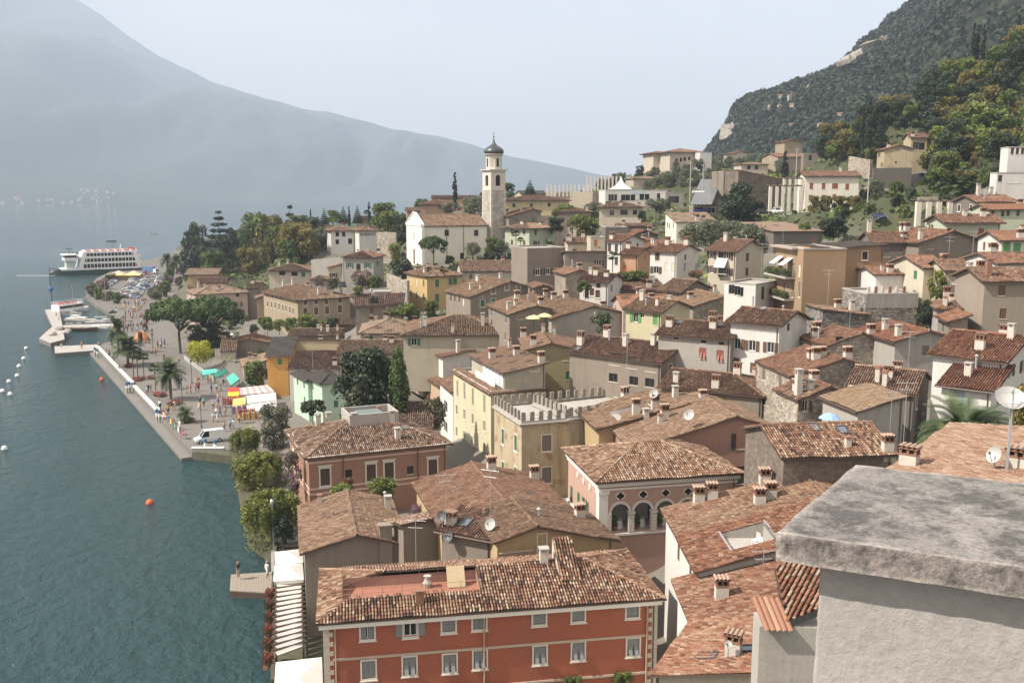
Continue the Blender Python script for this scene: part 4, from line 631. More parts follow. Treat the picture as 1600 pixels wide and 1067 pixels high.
PLANTS=[('dark',-143.8,440.0,2.5,24.1,14.7,0),('conifer',-133.4,440.0,5.4,26.8,18.2,1),('broad',-117.8,440.0,1.0,29.8,18.2,2),('dark',-126.8,440.0,1.6,22.6,16.1,3),('broad',-138.0,440.0,1.0,15.6,14.1,4),('dark',-147.7,440.0,1.0,12.3,10.6,5),('autumn',-124.6,440.0,-1.9,18.3,18.2,6),('autumn',-110.5,440.0,-0.4,30.1,18.8,7),('conifer',-101.0,440.0,1.0,33.7,13.5,8),('autumn',-103.8,440.0,-1.9,20.7,16.4,9),('broad',-115.2,440.0,-1.9,14.7,15.2,10),('broad',-84.7,400.0,11.1,17.1,11.7,11),('autumn',-130.9,440.0,-3.4,15.0,11.7,12),('broad',-140.4,440.0,0.4,11.7,11.7,13),('olive',-69.9,318.0,17.1,7.0,7.6,14),('olive',-63.1,322.0,21.9,7.1,8.6,15),('broad',-72.2,300.0,12.8,5.8,7.2,16),('cypress',-72.8,350.0,27.8,7.0,1.4,17),('conifer',-68.3,352.0,27.7,6.8,3.8,18),('conifer',-61.0,350.0,28.7,6.5,4.2,19),('cypress',-58.0,345.0,28.9,7.1,1.4,20),('conifer',-55.9,350.0,28.7,7.0,3.7,21),('cypress',-50.9,345.0,29.3,8.3,1.8,22),('fanpalm',-51.4,342.0,28.9,5.2,2.7,23),('broad',-43.1,330.0,25.4,11.3,11.4,24),('yellowgreen',-40.1,318.0,24.7,9.6,8.9,25),('dark',-35.6,310.0,23.2,10.4,7.4,26),('broad',-67.1,362.0,28.3,5.5,7.2,27),('broad',-82.0,375.0,25.4,6.2,11.0,28),('cypress',-20.3,345.0,35.6,12.3,2.5,29),('olive',-12.5,325.0,31.6,7.6,10.4,30),('olive',-20.9,322.0,33.0,4.0,8.6,31),('broad',-35.6,380.0,33.2,4.7,6.6,32),('broad',-1.6,350.0,37.2,6.5,6.1,33),('conifer',7.3,395.0,39.4,6.0,4.7,34),('dark',-10.8,380.0,33.2,7.8,4.0,35),('pine',-21.1,258.0,20.7,8.5,8.1,36),('olive',-10.8,262.0,22.5,4.3,5.2,37),('olive',-3.0,262.0,22.5,5.0,5.9,38),('broad',-5.6,263.0,22.5,5.6,5.3,39),('bush',-16.8,258.0,21.4,2.1,3.4,40),('fanpalm',1.0,250.0,25.0,5.5,3.0,41),('fanpalm',2.2,250.0,24.6,4.1,2.3,42),('smallpalm',9.6,250.0,25.3,3.8,4.3,43),('yellowgreen',-32.7,268.0,20.7,5.5,4.3,44),('darkbush',-28.3,246.0,17.4,6.2,7.5,45),('pinkbush',-37.9,243.0,16.3,4.5,5.5,46),('pinkbush',-45.5,244.0,15.9,2.9,3.2,47),('bush',-34.5,241.0,16.2,3.3,4.8,48),('yellowgreen',-34.0,212.0,16.5,3.2,2.8,49),('bush',-21.3,198.0,13.4,3.9,5.8,50),('bush',-24.8,196.0,13.6,2.8,5.0,51),('dark',-30.0,208.0,13.8,4.3,2.5,52),('broad',16.2,298.0,30.4,6.1,9.1,53),('yellowgreen',16.7,240.0,27.8,6.9,7.4,54),('dark',11.8,262.0,29.8,4.0,5.2,55),('broad',20.2,244.0,28.9,4.0,4.9,56),('olive',25.8,300.0,31.7,5.6,6.0,57),('darkbush',36.3,270.0,31.6,3.7,2.7,58),('olive',44.6,300.0,33.1,5.4,7.6,59),('dark',51.3,390.0,45.7,5.4,4.2,60),('olive',54.5,380.0,45.1,3.6,6.1,61),('dark',60.5,255.0,31.8,10.9,12.6,62),('olive',39.2,207.0,27.3,6.2,7.7,63),('olive',41.9,202.0,27.1,7.3,7.5,63),('olive',47.1,207.0,26.5,7.4,7.7,63),('olive',50.0,202.0,27.3,6.4,8.1,63),('olive',55.3,207.0,27.4,5.8,7.5,63),('olive',57.8,202.0,27.6,4.4,5.9,63),('dark',68.3,205.0,30.7,4.5,6.6,64),('bush',60.6,200.0,29.6,4.1,4.0,65),('pinkbush',28.5,232.0,28.5,3.2,5.6,66),('pinkbush',31.8,226.0,28.5,2.8,4.5,67),('autumn',72.3,232.0,34.6,4.8,3.9,68),('autumn',75.3,232.0,34.6,4.8,3.9,69),('autumn',78.4,232.0,34.6,4.8,3.9,70),('autumn',81.8,232.0,34.6,4.8,5.0,71),('broad',83.6,225.0,35.2,5.4,5.4,72),('bush',77.5,215.0,34.5,3.0,3.4,73),('cypress',91.0,325.0,44.8,9.8,3.0,74),('cypress',109.1,300.0,55.0,14.6,3.0,75),('cypress',108.0,302.0,55.1,11.4,2.4,76),('cypress',111.7,298.0,54.4,10.6,2.8,77),('cypress',136.2,320.0,69.3,11.9,2.1,78),('cypress',153.2,330.0,83.7,12.5,2.2,79),('cypress',155.1,331.0,83.8,12.1,2.2,80),('cypress',156.1,329.0,83.6,12.4,2.4,81),('cypress',159.3,318.0,79.1,12.7,2.5,82),('cypress',160.6,316.0,78.9,17.8,3.0,83),('cypress',162.3,315.0,78.8,20.6,3.1,84),('cypress',90.5,205.0,40.4,3.1,1.6,85),('conifer',140.1,318.0,68.1,15.9,6.8,86),('phoenix',90.4,197.0,37.0,6.8,8.1,87),('cycas',30.6,63.0,23.0,3.5,6.6,88),('yellowgreen',56.4,127.0,25.4,4.5,2.7,89),('dark',53.6,123.0,22.9,3.5,2.8,90),('autumn',31.8,58.0,23.6,4.8,2.3,91),('magnolia',-19.7,127.0,8.6,10.7,8.8,92),('bigcypress',-15.1,125.0,9.7,10.0,4.0,93),('pinkbush',-10.2,122.0,9.2,4.7,3.6,94),('darkbush',-25.1,118.0,12.3,2.0,3.6,95),('bush',-51.6,190.0,1.6,5.0,6.1,96),('yellow',-69.8,210.4,1.2,6.1,6.5,97),('pine',-81.5,232.9,1.2,14.4,16.1,98),('pine',-73.6,234.9,1.2,14.8,15.0,99),('dark',-74.8,232.9,1.2,7.5,10.2,100),('phoenix',-87.4,215.2,1.2,7.4,8.0,101),('phoenix',-96.7,232.9,1.2,9.6,5.6,102),('fanpalm',-80.2,199.9,1.2,6.0,2.7,103),('fanpalm',-78.7,198.5,1.2,6.5,2.6,104),('fanpalm',-78.5,201.3,1.2,5.5,3.2,105),('phoenix',-65.1,179.4,1.2,7.9,6.2,106),('fanpalm',-71.1,187.9,1.2,5.4,2.8,107),('smallpalm',-56.0,160.7,1.2,3.6,3.2,108),('phoenix',-169.8,473.1,1.2,9.8,8.2,109),('phoenix',-163.8,469.2,1.2,9.7,8.1,110),('redflower',-86.8,213.6,1.2,0.9,2.3,111),('redflower',-78.4,198.5,1.2,0.8,3.4,111),('redflower',-76.5,199.9,1.2,0.8,1.9,111),('redflower',-68.2,182.3,1.2,0.8,3.2,111),('redflower',-62.9,174.9,1.2,0.7,3.7,111),('redflower',-56.0,161.2,1.2,0.7,3.0,111),('flowercolumn',-121.0,320.7,1.2,2.6,1.9,112),('flowercolumn',-116.1,303.7,1.2,2.5,1.8,113),('flowercolumn',-110.4,287.0,1.2,2.4,1.7,114),('flowercolumn',-104.9,271.9,1.2,2.2,1.6,115),('flowercolumn',-97.6,249.3,1.2,3.1,1.5,116),('willow',-39.1,137.0,0.9,5.6,5.1,117),('palebush',-36.1,142.0,1.2,7.1,5.9,118),('willow',-33.7,124.0,0.6,5.8,7.1,119),('willow',-26.7,103.0,1.1,6.9,7.1,120),('violet',-25.5,108.0,5.4,5.3,2.5,121),('violet',-9.1,90.0,8.5,1.7,2.0,122),('yellowgreen',-13.6,96.0,8.0,2.8,3.6,123),('bush',-17.6,96.0,8.3,1.9,3.6,124),('redflower',-17.3,98.0,9.3,1.1,1.3,125),('darkbush',-25.0,100.0,2.3,3.0,2.4,126),('pinkbush',-159.1,363.2,1.2,5.2,5.3,127),('bush',-153.1,354.3,1.2,4.4,5.2,127),('pinkbush',-148.2,350.0,1.2,3.6,5.1,127),('bush',-141.6,341.7,1.2,3.8,5.5,127),('pinkbush',-167.4,392.9,1.2,4.3,6.3,127),('bush',-177.4,421.5,1.2,3.5,5.6,127),('pinkbush',-180.4,434.1,1.2,3.3,5.2,127),('pinkbush',-132.2,354.3,1.2,3.9,5.7,128),('bush',-133.3,363.2,1.2,4.5,5.8,128),('bush',-138.7,382.5,1.2,4.2,6.1,128),('pinkbush',-147.3,409.6,1.2,4.5,5.5,128),('bush',-157.5,440.7,1.2,4.8,5.3,128),('bush',-166.6,469.2,1.2,5.2,5.0,128),('pinkbush',-142.4,409.6,1.2,3.9,3.8,128),('bush',-130.4,377.5,1.2,3.1,3.5,128),('broad',-48.7,226.0,7.0,4.7,6.3,129),('bush',-51.6,222.0,7.9,3.4,4.4,130),('yellowgreen',-52.6,215.0,8.9,3.0,3.7,131),('bush',-58.1,226.0,7.9,3.1,3.9,132),('darkbush',-41.9,222.0,7.9,3.4,3.5,133),('whitebush',13.1,138.0,20.0,3.0,4.0,134),('bush',20.2,176.0,23.3,2.4,4.7,135),('bush',23.1,175.0,23.9,2.2,4.2,136),('redflower',32.4,170.0,25.3,1.2,3.4,137),('bush',12.0,160.0,23.8,1.8,2.8,138),('fanpalm',19.3,184.0,23.6,5.4,2.7,139),('dark',130.4,305.0,60.0,9.9,9.2,140),('dark',132.0,298.0,53.5,8.4,7.2,140),('yellowgreen',101.4,180.0,37.6,8.5,6.8,141),('dark',132.9,310.0,64.3,10.1,9.8,140),('broad',130.1,248.0,48.4,6.9,5.9,142),('autumn',168.6,468.0,68.7,6.8,6.8,143),('broad',117.1,335.0,55.0,7.7,6.3,142),('dark',150.4,295.0,75.2,8.8,7.8,140),('broad',147.6,280.0,54.8,10.0,8.2,142),('autumn',142.2,308.0,67.9,9.8,9.0,143),('broad',143.8,313.0,72.9,8.9,6.9,142),('dark',117.7,316.0,58.9,10.5,8.9,140),('broad',155.5,290.0,75.7,7.1,6.4,142),('broad',125.4,308.0,59.7,7.5,7.9,142),('yellowgreen',127.8,229.0,50.5,8.3,6.7,141),('bush',127.8,236.0,50.3,3.0,3.0,144),('broad',115.3,264.0,47.6,10.0,7.8,142),('dark',115.4,255.0,48.2,10.9,10.9,140),('broad',118.7,258.0,52.8,8.6,9.4,142),('dark',139.5,305.0,64.5,8.3,8.4,140),('autumn',142.6,293.0,61.9,9.7,8.1,143),('dark',142.6,299.0,65.3,9.3,9.2,140),('broad',157.2,283.0,64.2,6.1,6.5,142),('autumn',108.3,330.0,50.5,7.2,7.4,143),('bush',158.5,298.0,81.2,4.1,3.2,144),('dark',128.5,300.0,54.0,9.5,9.0,140),('bush',115.1,215.0,43.9,3.7,3.6,144),('dark',114.2,310.0,49.6,10.6,10.6,140),('broad',150.7,288.0,67.1,7.8,7.3,142),('broad',145.1,288.0,60.5,9.2,7.1,142),('broad',152.7,301.0,79.3,9.2,7.3,142),('yellowgreen',140.7,318.0,73.7,8.6,8.0,141),('autumn',154.9,280.0,58.7,6.8,6.4,143),('dark',137.6,312.0,67.6,10.2,9.4,140),('broad',102.9,185.0,39.0,7.9,6.3,142),('broad',152.8,285.0,66.2,6.8,6.5,142),('yellowgreen',157.9,294.0,79.3,6.1,5.0,141),('autumn',137.8,327.0,69.7,8.1,6.5,143),('dark',107.8,215.0,44.1,9.3,8.0,140),('broad',106.4,188.0,41.7,7.0,7.0,142),('broad',117.8,267.0,49.6,6.3,5.0,142),('bush',100.1,271.0,43.4,4.4,3.4,144),('autumn',124.7,315.0,63.6,7.7,7.4,143),('dark',107.6,335.0,51.6,8.7,7.9,140),('bush',138.8,300.0,61.1,4.2,3.5,144),('autumn',110.6,218.0,45.2,8.9,6.9,143),('broad',120.8,255.0,53.2,9.8,9.6,142),('autumn',147.6,299.0,72.8,6.2,5.1,143),('broad',123.1,258.0,54.8,8.9,7.6,142),('dark',146.3,293.0,65.6,11.0,8.4,140),('broad',150.1,305.0,75.4,9.6,9.8,142),('autumn',120.2,264.0,54.4,9.0,7.4,143),('autumn',112.5,332.0,52.9,8.5,7.5,143),('autumn',111.0,320.0,50.3,9.7,10.4,143),('dark',117.7,323.0,59.2,10.2,10.6,140),('autumn',134.2,303.0,59.3,9.9,9.7,143),('broad',114.3,338.0,55.6,9.0,8.8,142),('yellowgreen',140.0,296.0,60.5,9.2,8.3,141),('dark',122.6,312.0,60.4,9.9,8.3,140),('autumn',106.6,193.0,42.9,8.1,7.5,143),('broad',235.4,497.0,96.8,7.9,6.9,142),('autumn',160.0,288.0,73.8,6.6,6.7,143),('autumn',127.7,295.0,50.1,8.8,6.9,143),('bush',129.0,313.0,64.2,4.2,4.2,144),('autumn',237.8,489.0,95.7,7.8,5.9,143),('broad',123.9,220.0,43.4,8.5,7.2,142),('broad',121.1,250.0,48.7,7.6,7.9,142),('autumn',129.4,253.0,50.8,6.1,5.3,143),('yellowgreen',146.2,308.0,71.1,8.9,7.9,141),('broad',169.7,473.0,71.1,8.3,7.2,142),('yellowgreen',110.1,248.0,42.4,8.1,8.8,141),('dark',126.9,258.0,54.2,8.7,7.0,140),('dark',112.8,316.0,52.1,11.2,8.6,140),('dark',137.8,322.0,70.9,9.5,9.8,140),('bush',125.1,320.0,65.2,4.0,4.2,144),('autumn',147.6,284.0,57.5,8.8,8.6,143),('broad',162.2,293.0,79.7,6.1,5.7,142),('broad',163.9,465.0,62.8,6.9,6.3,142),('dark',112.6,251.0,44.1,10.9,9.7,140),('autumn',115.3,326.0,55.1,8.6,7.1,143),('broad',127.7,240.0,48.2,9.2,8.4,142),('autumn',134.5,255.0,49.9,9.7,8.6,143),('autumn',235.2,493.0,96.2,6.5,6.9,143),('broad',125.3,253.0,51.5,9.6,10.4,142),('broad',107.7,324.0,48.5,8.5,8.0,142),('broad',124.2,228.0,44.6,6.2,6.7,142),('yellowgreen',178.8,473.0,74.0,7.3,6.1,141),('autumn',149.0,315.0,74.7,7.0,7.4,143),('bush',111.7,213.0,43.1,4.4,4.3,144),('autumn',142.8,303.0,67.4,6.9,6.4,143),('autumn',125.2,224.0,45.2,8.7,8.8,143),('yellowgreen',237.6,503.0,98.2,8.2,8.9,141),('broad',147.7,275.0,50.9,9.2,8.3,142),('bush',130.4,233.0,54.9,3.5,3.6,144),('broad',125.8,245.0,46.8,8.0,7.9,142),('dark',132.8,314.0,65.2,11.7,11.5,140),('dark',240.2,495.0,98.6,11.5,9.5,140),('yellowgreen',110.2,255.0,44.2,8.2,8.6,141),('broad',125.2,233.0,47.4,8.7,7.2,142),('autumn',110.4,338.0,54.2,9.6,9.9,143),('yellowgreen',112.7,259.0,45.9,6.6,6.2,141),('bush',150.8,278.0,54.2,4.4,3.6,144),('autumn',117.9,252.0,47.4,7.4,6.4,143),('broad',145.1,317.0,74.7,8.2,7.4,142),('broad',136.2,308.0,64.3,9.2,7.1,142),('autumn',115.1,320.0,56.4,8.5,7.8,143),('autumn',157.2,478.0,60.8,7.2,5.8,143),('autumn',122.6,324.0,64.1,7.4,7.1,143),('autumn',173.6,473.0,73.3,8.1,6.2,143),('autumn',155.1,304.0,80.5,9.9,8.7,143),('bush',97.5,222.0,40.9,4.2,3.5,144),('yellowgreen',117.4,218.0,44.6,7.3,6.6,141),('broad',162.7,472.0,65.9,7.4,8.1,142),('yellowgreen',112.5,305.0,46.7,7.2,5.7,141),('bush',172.6,469.0,71.3,4.5,3.7,144),('broad',120.1,320.0,62.7,6.9,6.7,142),('broad',130.0,244.0,49.2,9.6,10.3,142),('bush',135.1,317.0,67.0,3.6,2.8,144),('broad',154.8,298.0,79.0,6.8,7.3,142),('broad',131.7,258.0,51.7,7.6,7.4,142),('autumn',142.9,285.0,55.0,6.8,6.9,143),('yellowgreen',157.8,482.0,63.7,8.9,7.4,141),('olive',96.9,478.0,52.3,5.0,4.0,145),('bush',97.6,463.0,50.2,2.4,1.8,146),('olive',65.1,367.0,44.2,4.8,5.0,145),('olive',92.6,486.0,52.2,4.1,3.9,145),('bush',73.8,365.0,46.3,2.9,2.6,146),('olive',67.9,363.0,44.2,4.5,4.3,145),('olive',63.5,378.0,47.8,4.5,3.4,145),('bush',57.6,381.0,45.0,2.6,2.0,146),('olive',57.0,388.0,44.5,5.8,4.6,145),('bush',113.2,430.0,52.1,2.9,3.1,146),('olive',68.3,358.0,42.0,4.7,3.9,145),('olive',50.8,365.0,41.1,4.2,4.3,145),('olive',57.8,363.0,41.5,5.8,4.9,145),('olive',92.5,476.0,51.4,5.9,4.5,145),('olive',62.9,373.0,44.6,5.5,4.6,145),('olive',112.0,438.0,52.6,4.7,4.6,145),('olive',97.3,468.0,50.7,5.9,6.0,145),('olive',78.2,370.0,47.8,4.5,3.3,145),('olive',70.7,370.0,47.5,5.5,6.0,145),('olive',102.2,465.0,51.2,4.9,4.5,145),('olive',107.6,389.0,46.8,5.5,5.9,145),('bush',107.2,435.0,50.8,2.0,2.0,146),('olive',109.0,468.0,52.5,4.5,4.6,145),('olive',62.8,360.0,41.8,4.5,4.2,145),('olive',71.9,355.0,41.4,6.0,4.9,145),('olive',73.0,360.0,44.2,5.0,4.0,145),('olive',102.5,481.0,53.5,6.0,4.6,145),('olive',104.7,470.0,52.6,5.1,5.4,145),('bush',106.1,475.0,53.4,2.6,2.4,146),('bush',112.5,424.0,49.7,2.2,1.8,146),('olive',107.7,442.0,52.1,5.5,4.6,145),('olive',90.2,480.0,51.2,5.0,3.7,145),('olive',95.2,491.0,52.8,5.6,4.4,145),('bush',117.3,428.0,52.1,2.1,2.0,146),('olive',117.1,423.0,49.8,4.3,4.1,145),('olive',67.1,375.0,47.0,4.2,4.7,145),('bush',106.9,463.0,51.4,2.9,3.0,146),('olive',107.7,428.0,50.1,4.1,3.8,145),('olive',55.1,369.0,41.6,5.2,5.4,145),('olive',113.0,473.0,53.3,4.4,4.3,145),('olive',108.1,395.0,47.5,5.8,5.1,145),('olive',97.5,485.0,53.1,4.1,3.4,145),('olive',60.0,367.0,42.4,6.0,6.0,145),('olive',99.5,473.0,52.2,5.4,5.7,145),('olive',110.4,420.0,48.8,4.2,3.9,145),('olive',58.9,375.0,42.9,5.1,4.3,145),('olive',44.7,395.0,43.7,4.7,3.8,147),('olive',39.3,395.0,42.1,4.1,3.3,147),('bush',51.1,390.0,44.8,2.7,2.1,148),('olive',42.2,390.0,42.2,3.7,3.7,147),('olive',35.3,380.0,40.8,3.7,3.6,147),('olive',42.5,405.0,44.5,3.6,2.8,147),('bush',35.0,387.0,41.0,2.5,2.1,148),('olive',44.3,400.0,44.3,3.3,3.4,147),('olive',37.5,406.0,42.2,4.0,3.7,147),('bush',35.1,398.0,41.2,2.6,2.2,148),('olive',45.1,410.0,45.1,3.4,3.4,147),('olive',37.5,415.0,41.3,4.8,4.0,147),('olive',35.0,392.0,41.1,3.7,2.8,147),('olive',39.6,385.0,41.4,4.7,4.2,147),('bush',115.2,254.0,47.1,4.5,3.5,149),('bush',95.6,220.0,40.6,5.1,5.5,149),('bush',105.4,215.0,43.0,4.6,3.6,149),('bush',94.1,193.0,39.6,4.7,3.9,149),('olive',102.6,219.0,42.2,3.0,3.1,150),('bush',113.7,250.0,44.1,4.9,4.4,149),('bush',112.8,245.0,42.5,5.1,5.1,149),('olive',100.0,215.0,40.2,3.9,3.3,150),('autumn',118.0,248.0,45.7,4.9,3.9,151),('bush',112.6,259.0,45.9,3.7,3.0,149),('autumn',92.6,197.0,40.2,4.2,4.2,151),('autumn',102.5,224.0,42.0,3.5,2.8,151),('olive',115.2,263.0,47.6,4.6,4.3,150),('olive',110.1,253.0,43.6,5.2,4.7,150),('bush',105.4,227.0,42.8,4.3,3.5,149),('olive',80.6,215.0,38.1,5.0,4.2,150),('autumn',98.6,225.0,41.4,4.3,4.5,151),('olive',108.0,223.0,44.9,3.3,3.2,150),('bush',110.1,248.0,42.4,4.1,3.8,149),('bush',107.5,219.0,44.9,3.5,3.7,149),('olive',127.8,295.0,50.1,4.3,3.9,150),('olive',97.6,197.0,42.5,3.7,3.0,150),('bush',84.3,213.0,38.9,3.6,3.5,149),('bush',115.4,267.0,46.7,3.4,2.8,149),('bush',60.2,375.0,44.6,3.4,3.0,152),('bush',8.4,380.0,33.1,4.3,4.0,152),('olive',49.4,358.0,38.4,4.1,4.1,153),('olive',39.8,358.0,36.7,4.4,3.9,153),('bush',57.8,335.0,35.0,3.1,2.5,152),('bush',26.4,373.0,36.7,4.5,3.6,152),('olive',66.0,370.0,45.5,3.8,3.8,153),('olive',66.1,358.0,41.4,3.6,3.0,153),('bush',32.3,323.0,33.4,4.0,4.0,152),('bush',35.6,388.0,41.0,3.9,4.1,152),('bush',56.6,388.0,44.5,4.3,4.3,152),('bush',49.9,393.0,44.8,3.0,2.5,152),('olive',50.0,315.0,34.4,4.0,4.1,153),('olive',37.8,315.0,32.5,3.8,3.3,153),('bush',11.6,368.0,31.9,4.4,3.9,152),('olive',25.9,328.0,32.6,3.8,3.7,153),('bush',10.4,231.0,21.8,2.5,2.6,154),('bush',35.2,204.0,22.8,2.7,2.3,154),('bush',21.9,237.0,24.9,2.6,2.5,154),('bush',20.4,282.0,28.3,2.8,2.2,154),('bush',21.9,213.0,20.5,2.3,2.4,154),('bush',6.9,280.0,25.7,3.0,3.2,154),('bush',20.2,270.0,24.4,2.5,2.3,154),('bush',-13.9,295.0,24.7,2.5,2.8,154),('bush',-43.9,283.0,14.3,2.6,2.8,154),('bush',34.9,309.0,30.2,2.0,1.6,154),('bush',22.0,317.0,29.7,2.2,2.2,154),('bush',-5.8,288.0,24.1,2.4,2.6,154),('bush',40.5,223.0,24.4,2.6,2.0,154),('bush',5.9,250.0,19.4,2.4,2.3,154),('dark',-156.9,568.0,2.5,10.8,8.4,155),('broad',-143.9,581.0,2.8,10.2,10.7,156),('broad',-78.9,329.0,16.1,13.0,11.5,156),('autumn',-74.4,320.0,16.3,12.7,11.5,157),('autumn',-70.7,325.0,18.9,11.4,12.0,157),('broad',-179.3,580.0,2.0,10.0,9.2,156),('autumn',-84.5,335.0,14.1,9.3,8.2,157),('broad',-150.2,588.0,3.4,11.7,10.1,156),('dark',-194.9,582.0,0.5,10.2,8.9,155),('broad',-71.5,308.0,13.7,11.4,9.9,156),('autumn',-76.8,335.0,20.1,9.9,9.3,157),('broad',-128.7,514.0,4.2,11.5,10.6,156),('broad',-144.0,454.0,0.8,9.1,6.9,156),('autumn',-141.5,597.0,3.7,10.4,9.4,157),('broad',-140.9,515.0,2.9,9.9,7.7,156),('autumn',-182.2,544.0,0.5,9.0,9.8,157),('broad',-182.2,563.0,0.7,10.9,10.2,156),('dark',-149.1,460.0,1.0,11.0,9.4,155),('broad',-113.6,368.0,7.4,10.7,11.2,156),('dark',-145.6,480.0,1.0,9.1,9.4,155),('broad',-173.1,585.0,3.0,12.2,13.2,156),('dark',-157.4,589.0,3.4,11.6,12.2,155),('dark',-141.5,523.0,3.1,10.7,10.6,155),('autumn',-101.2,368.0,7.2,12.3,9.3,157),('autumn',-163.3,490.0,0.5,11.5,10.7,157),('dark',-126.9,504.0,4.1,12.9,12.0,155),('broad',-102.5,390.0,6.6,11.6,12.7,156),('autumn',-66.0,310.0,17.7,11.3,9.3,157),('autumn',-136.6,527.0,3.5,12.5,9.5,157),('autumn',-163.6,523.0,1.0,9.2,9.2,157),('autumn',-163.6,517.0,0.8,12.3,11.3,157),('autumn',-116.7,454.0,4.2,12.1,11.0,157),('dark',-139.8,479.0,1.2,11.1,10.5,155),('dark',-188.4,590.0,1.4,9.6,8.1,155),('dark',-173.6,523.0,0.6,9.6,10.3,155),('dark',-157.8,552.0,2.0,12.9,12.7,155),('autumn',-69.8,315.0,17.7,12.2,12.2,157),('dark',-165.8,558.0,1.7,11.1,9.3,155),('dark',-68.2,330.0,20.7,11.2,12.2,155),('autumn',-164.6,501.0,0.7,10.3,8.5,157),('autumn',-186.6,571.0,0.7,11.8,9.4,157),('broad',-168.5,565.0,1.7,9.9,9.1,156),('autumn',-141.0,485.0,1.1,11.9,12.8,157),('dark',-146.4,472.0,1.1,11.4,9.4,155),('dark',-166.6,585.0,3.2,10.6,10.5,155),('dark',-150.1,566.0,2.3,9.7,7.7,155),('darkbush',82.7,208.0,36.4,3.5,3.1,158),('autumn',89.0,260.0,36.6,3.6,2.7,159),('darkbush',80.3,219.0,37.8,3.2,2.8,158),('bush',78.2,215.0,36.1,2.3,2.0,160),('darkbush',89.2,208.0,37.2,2.4,2.1,158),('bush',87.2,205.0,35.8,2.1,2.2,160),('bush',90.2,202.0,37.4,3.2,2.8,160),('darkbush',75.0,218.0,34.0,2.8,3.1,158),('darkbush',87.8,191.0,35.4,3.1,3.2,158),('bush',77.6,210.0,34.7,3.2,2.8,160),('bush',91.3,195.0,38.1,2.2,1.7,160),('darkbush',83.5,193.0,33.7,3.0,2.8,158),('bush',95.5,215.0,38.9,2.5,2.2,160),('bush',85.1,199.0,34.9,2.0,2.1,160),('darkbush',86.2,210.0,38.4,2.8,2.8,158),('darkbush',90.8,190.0,36.5,3.4,3.5,158),('darkbush',95.1,220.0,40.6,2.4,1.9,158),('darkbush',87.5,196.0,36.3,3.5,3.4,158),('bush',92.5,256.0,38.6,2.6,2.1,160),('bush',82.8,204.0,34.0,3.6,3.1,160),('bush',82.7,212.0,38.0,2.5,2.1,160),('bush',92.8,200.0,38.7,2.5,1.9,160),('bush',82.6,240.0,34.8,2.2,2.0,160),('bush',92.7,263.0,40.2,2.9,2.6,160),('bush',77.3,229.0,34.4,2.7,2.7,160),('autumn',93.9,210.0,37.8,3.1,2.4,159),('darkbush',-82.0,285.0,2.7,3.3,3.6,161),('bush',-76.5,288.0,3.7,2.5,2.6,162),('darkbush',-68.2,251.0,2.7,3.2,3.0,161),('bush',-46.7,228.0,6.1,3.4,3.0,162),('bush',-75.0,255.0,3.7,2.6,2.5,162),('bush',-67.0,255.0,4.8,2.3,2.4,162),('darkbush',-42.0,233.0,6.8,2.7,2.2,161),('bush',-66.7,267.0,4.8,2.9,2.8,162),('darkbush',-75.3,250.0,1.2,3.0,2.6,161),('bush',-71.8,248.0,1.0,2.2,1.8,162),('darkbush',-63.7,270.0,6.3,2.4,2.5,161),('bush',-73.3,264.0,4.6,2.0,1.9,162),('bush',-76.5,261.0,4.4,3.1,2.7,162),('bush',-46.7,234.0,5.8,3.2,3.3,162),('bush',-66.8,273.0,5.9,3.2,2.5,162),('darkbush',-80.6,291.0,4.3,2.4,2.1,161),('bush',62.1,125.0,20.4,2.8,2.5,163),('bush',36.2,133.0,15.5,2.6,2.2,163),('darkbush',77.0,144.0,25.4,2.9,2.5,164),('bush',38.0,126.0,14.7,3.2,2.8,163),('bush',37.4,140.0,17.4,3.9,3.9,163),('bush',65.6,122.0,19.0,2.5,2.3,163),('darkbush',42.9,123.0,15.7,3.9,3.4,164),('darkbush',46.5,125.0,16.6,3.8,3.7,164),('bush',78.0,153.0,25.1,3.4,3.5,163),('darkbush',41.7,129.0,15.8,3.7,3.4,164),('bush',46.6,120.0,15.9,3.1,2.5,163),('bush',41.4,139.0,17.1,3.8,3.6,163),('bush',52.7,129.0,18.9,2.8,2.2,163),('bush',82.8,155.0,25.5,2.6,2.6,163),('darkbush',65.5,140.0,23.1,2.5,2.2,164),('bush',51.4,124.0,18.0,3.1,2.8,163),('yellowgreen',-18.3,216.0,11.2,4.8,3.8,165),('bush',-14.1,201.0,9.8,4.0,3.8,166),('bush',6.0,220.0,17.3,4.9,5.3,166),('bush',15.6,195.0,18.1,4.5,4.2,166),('yellowgreen',-2.9,208.0,12.2,3.5,2.9,165),('bush',-6.1,215.0,14.0,3.8,3.4,166),('bush',5.9,173.0,15.4,5.0,5.2,166),('bush',-2.4,186.0,13.5,3.1,2.8,166),('bush',-23.7,220.0,11.7,3.1,3.1,166),('yellowgreen',29.9,198.0,21.2,4.1,3.9,165),('bush',-2.8,255.0,19.0,4.4,4.7,166),('yellowgreen',-17.4,245.0,13.6,3.6,3.2,165),('bush',26.6,219.0,23.1,4.3,4.4,166),('yellowgreen',12.1,260.0,21.9,4.2,3.6,165),('bush',7.0,245.0,19.1,3.1,2.9,166),('bush',13.0,251.0,21.3,3.4,3.6,166)]
LEDGE=[[(-105.28,239.84),(-48.66,141.73),(-50.05,140.93),(-106.67,239.04)]]
PARAPETS=[((-105.83,241.89),(-78.02,193.71)),((-76.35,190.42),(-60.49,163.11)),((-48.9,142.47),(-44.01,142.47))]
BREAKWATER=[(-128.49,257.88),(-121.6,249.97),(-121.0,256.72),(-132.6,280.67),(-147.51,311.11),(-155.57,327.02),(-158.41,323.35),(-145.85,299.75),(-136.27,282.06),(-131.75,267.55)]
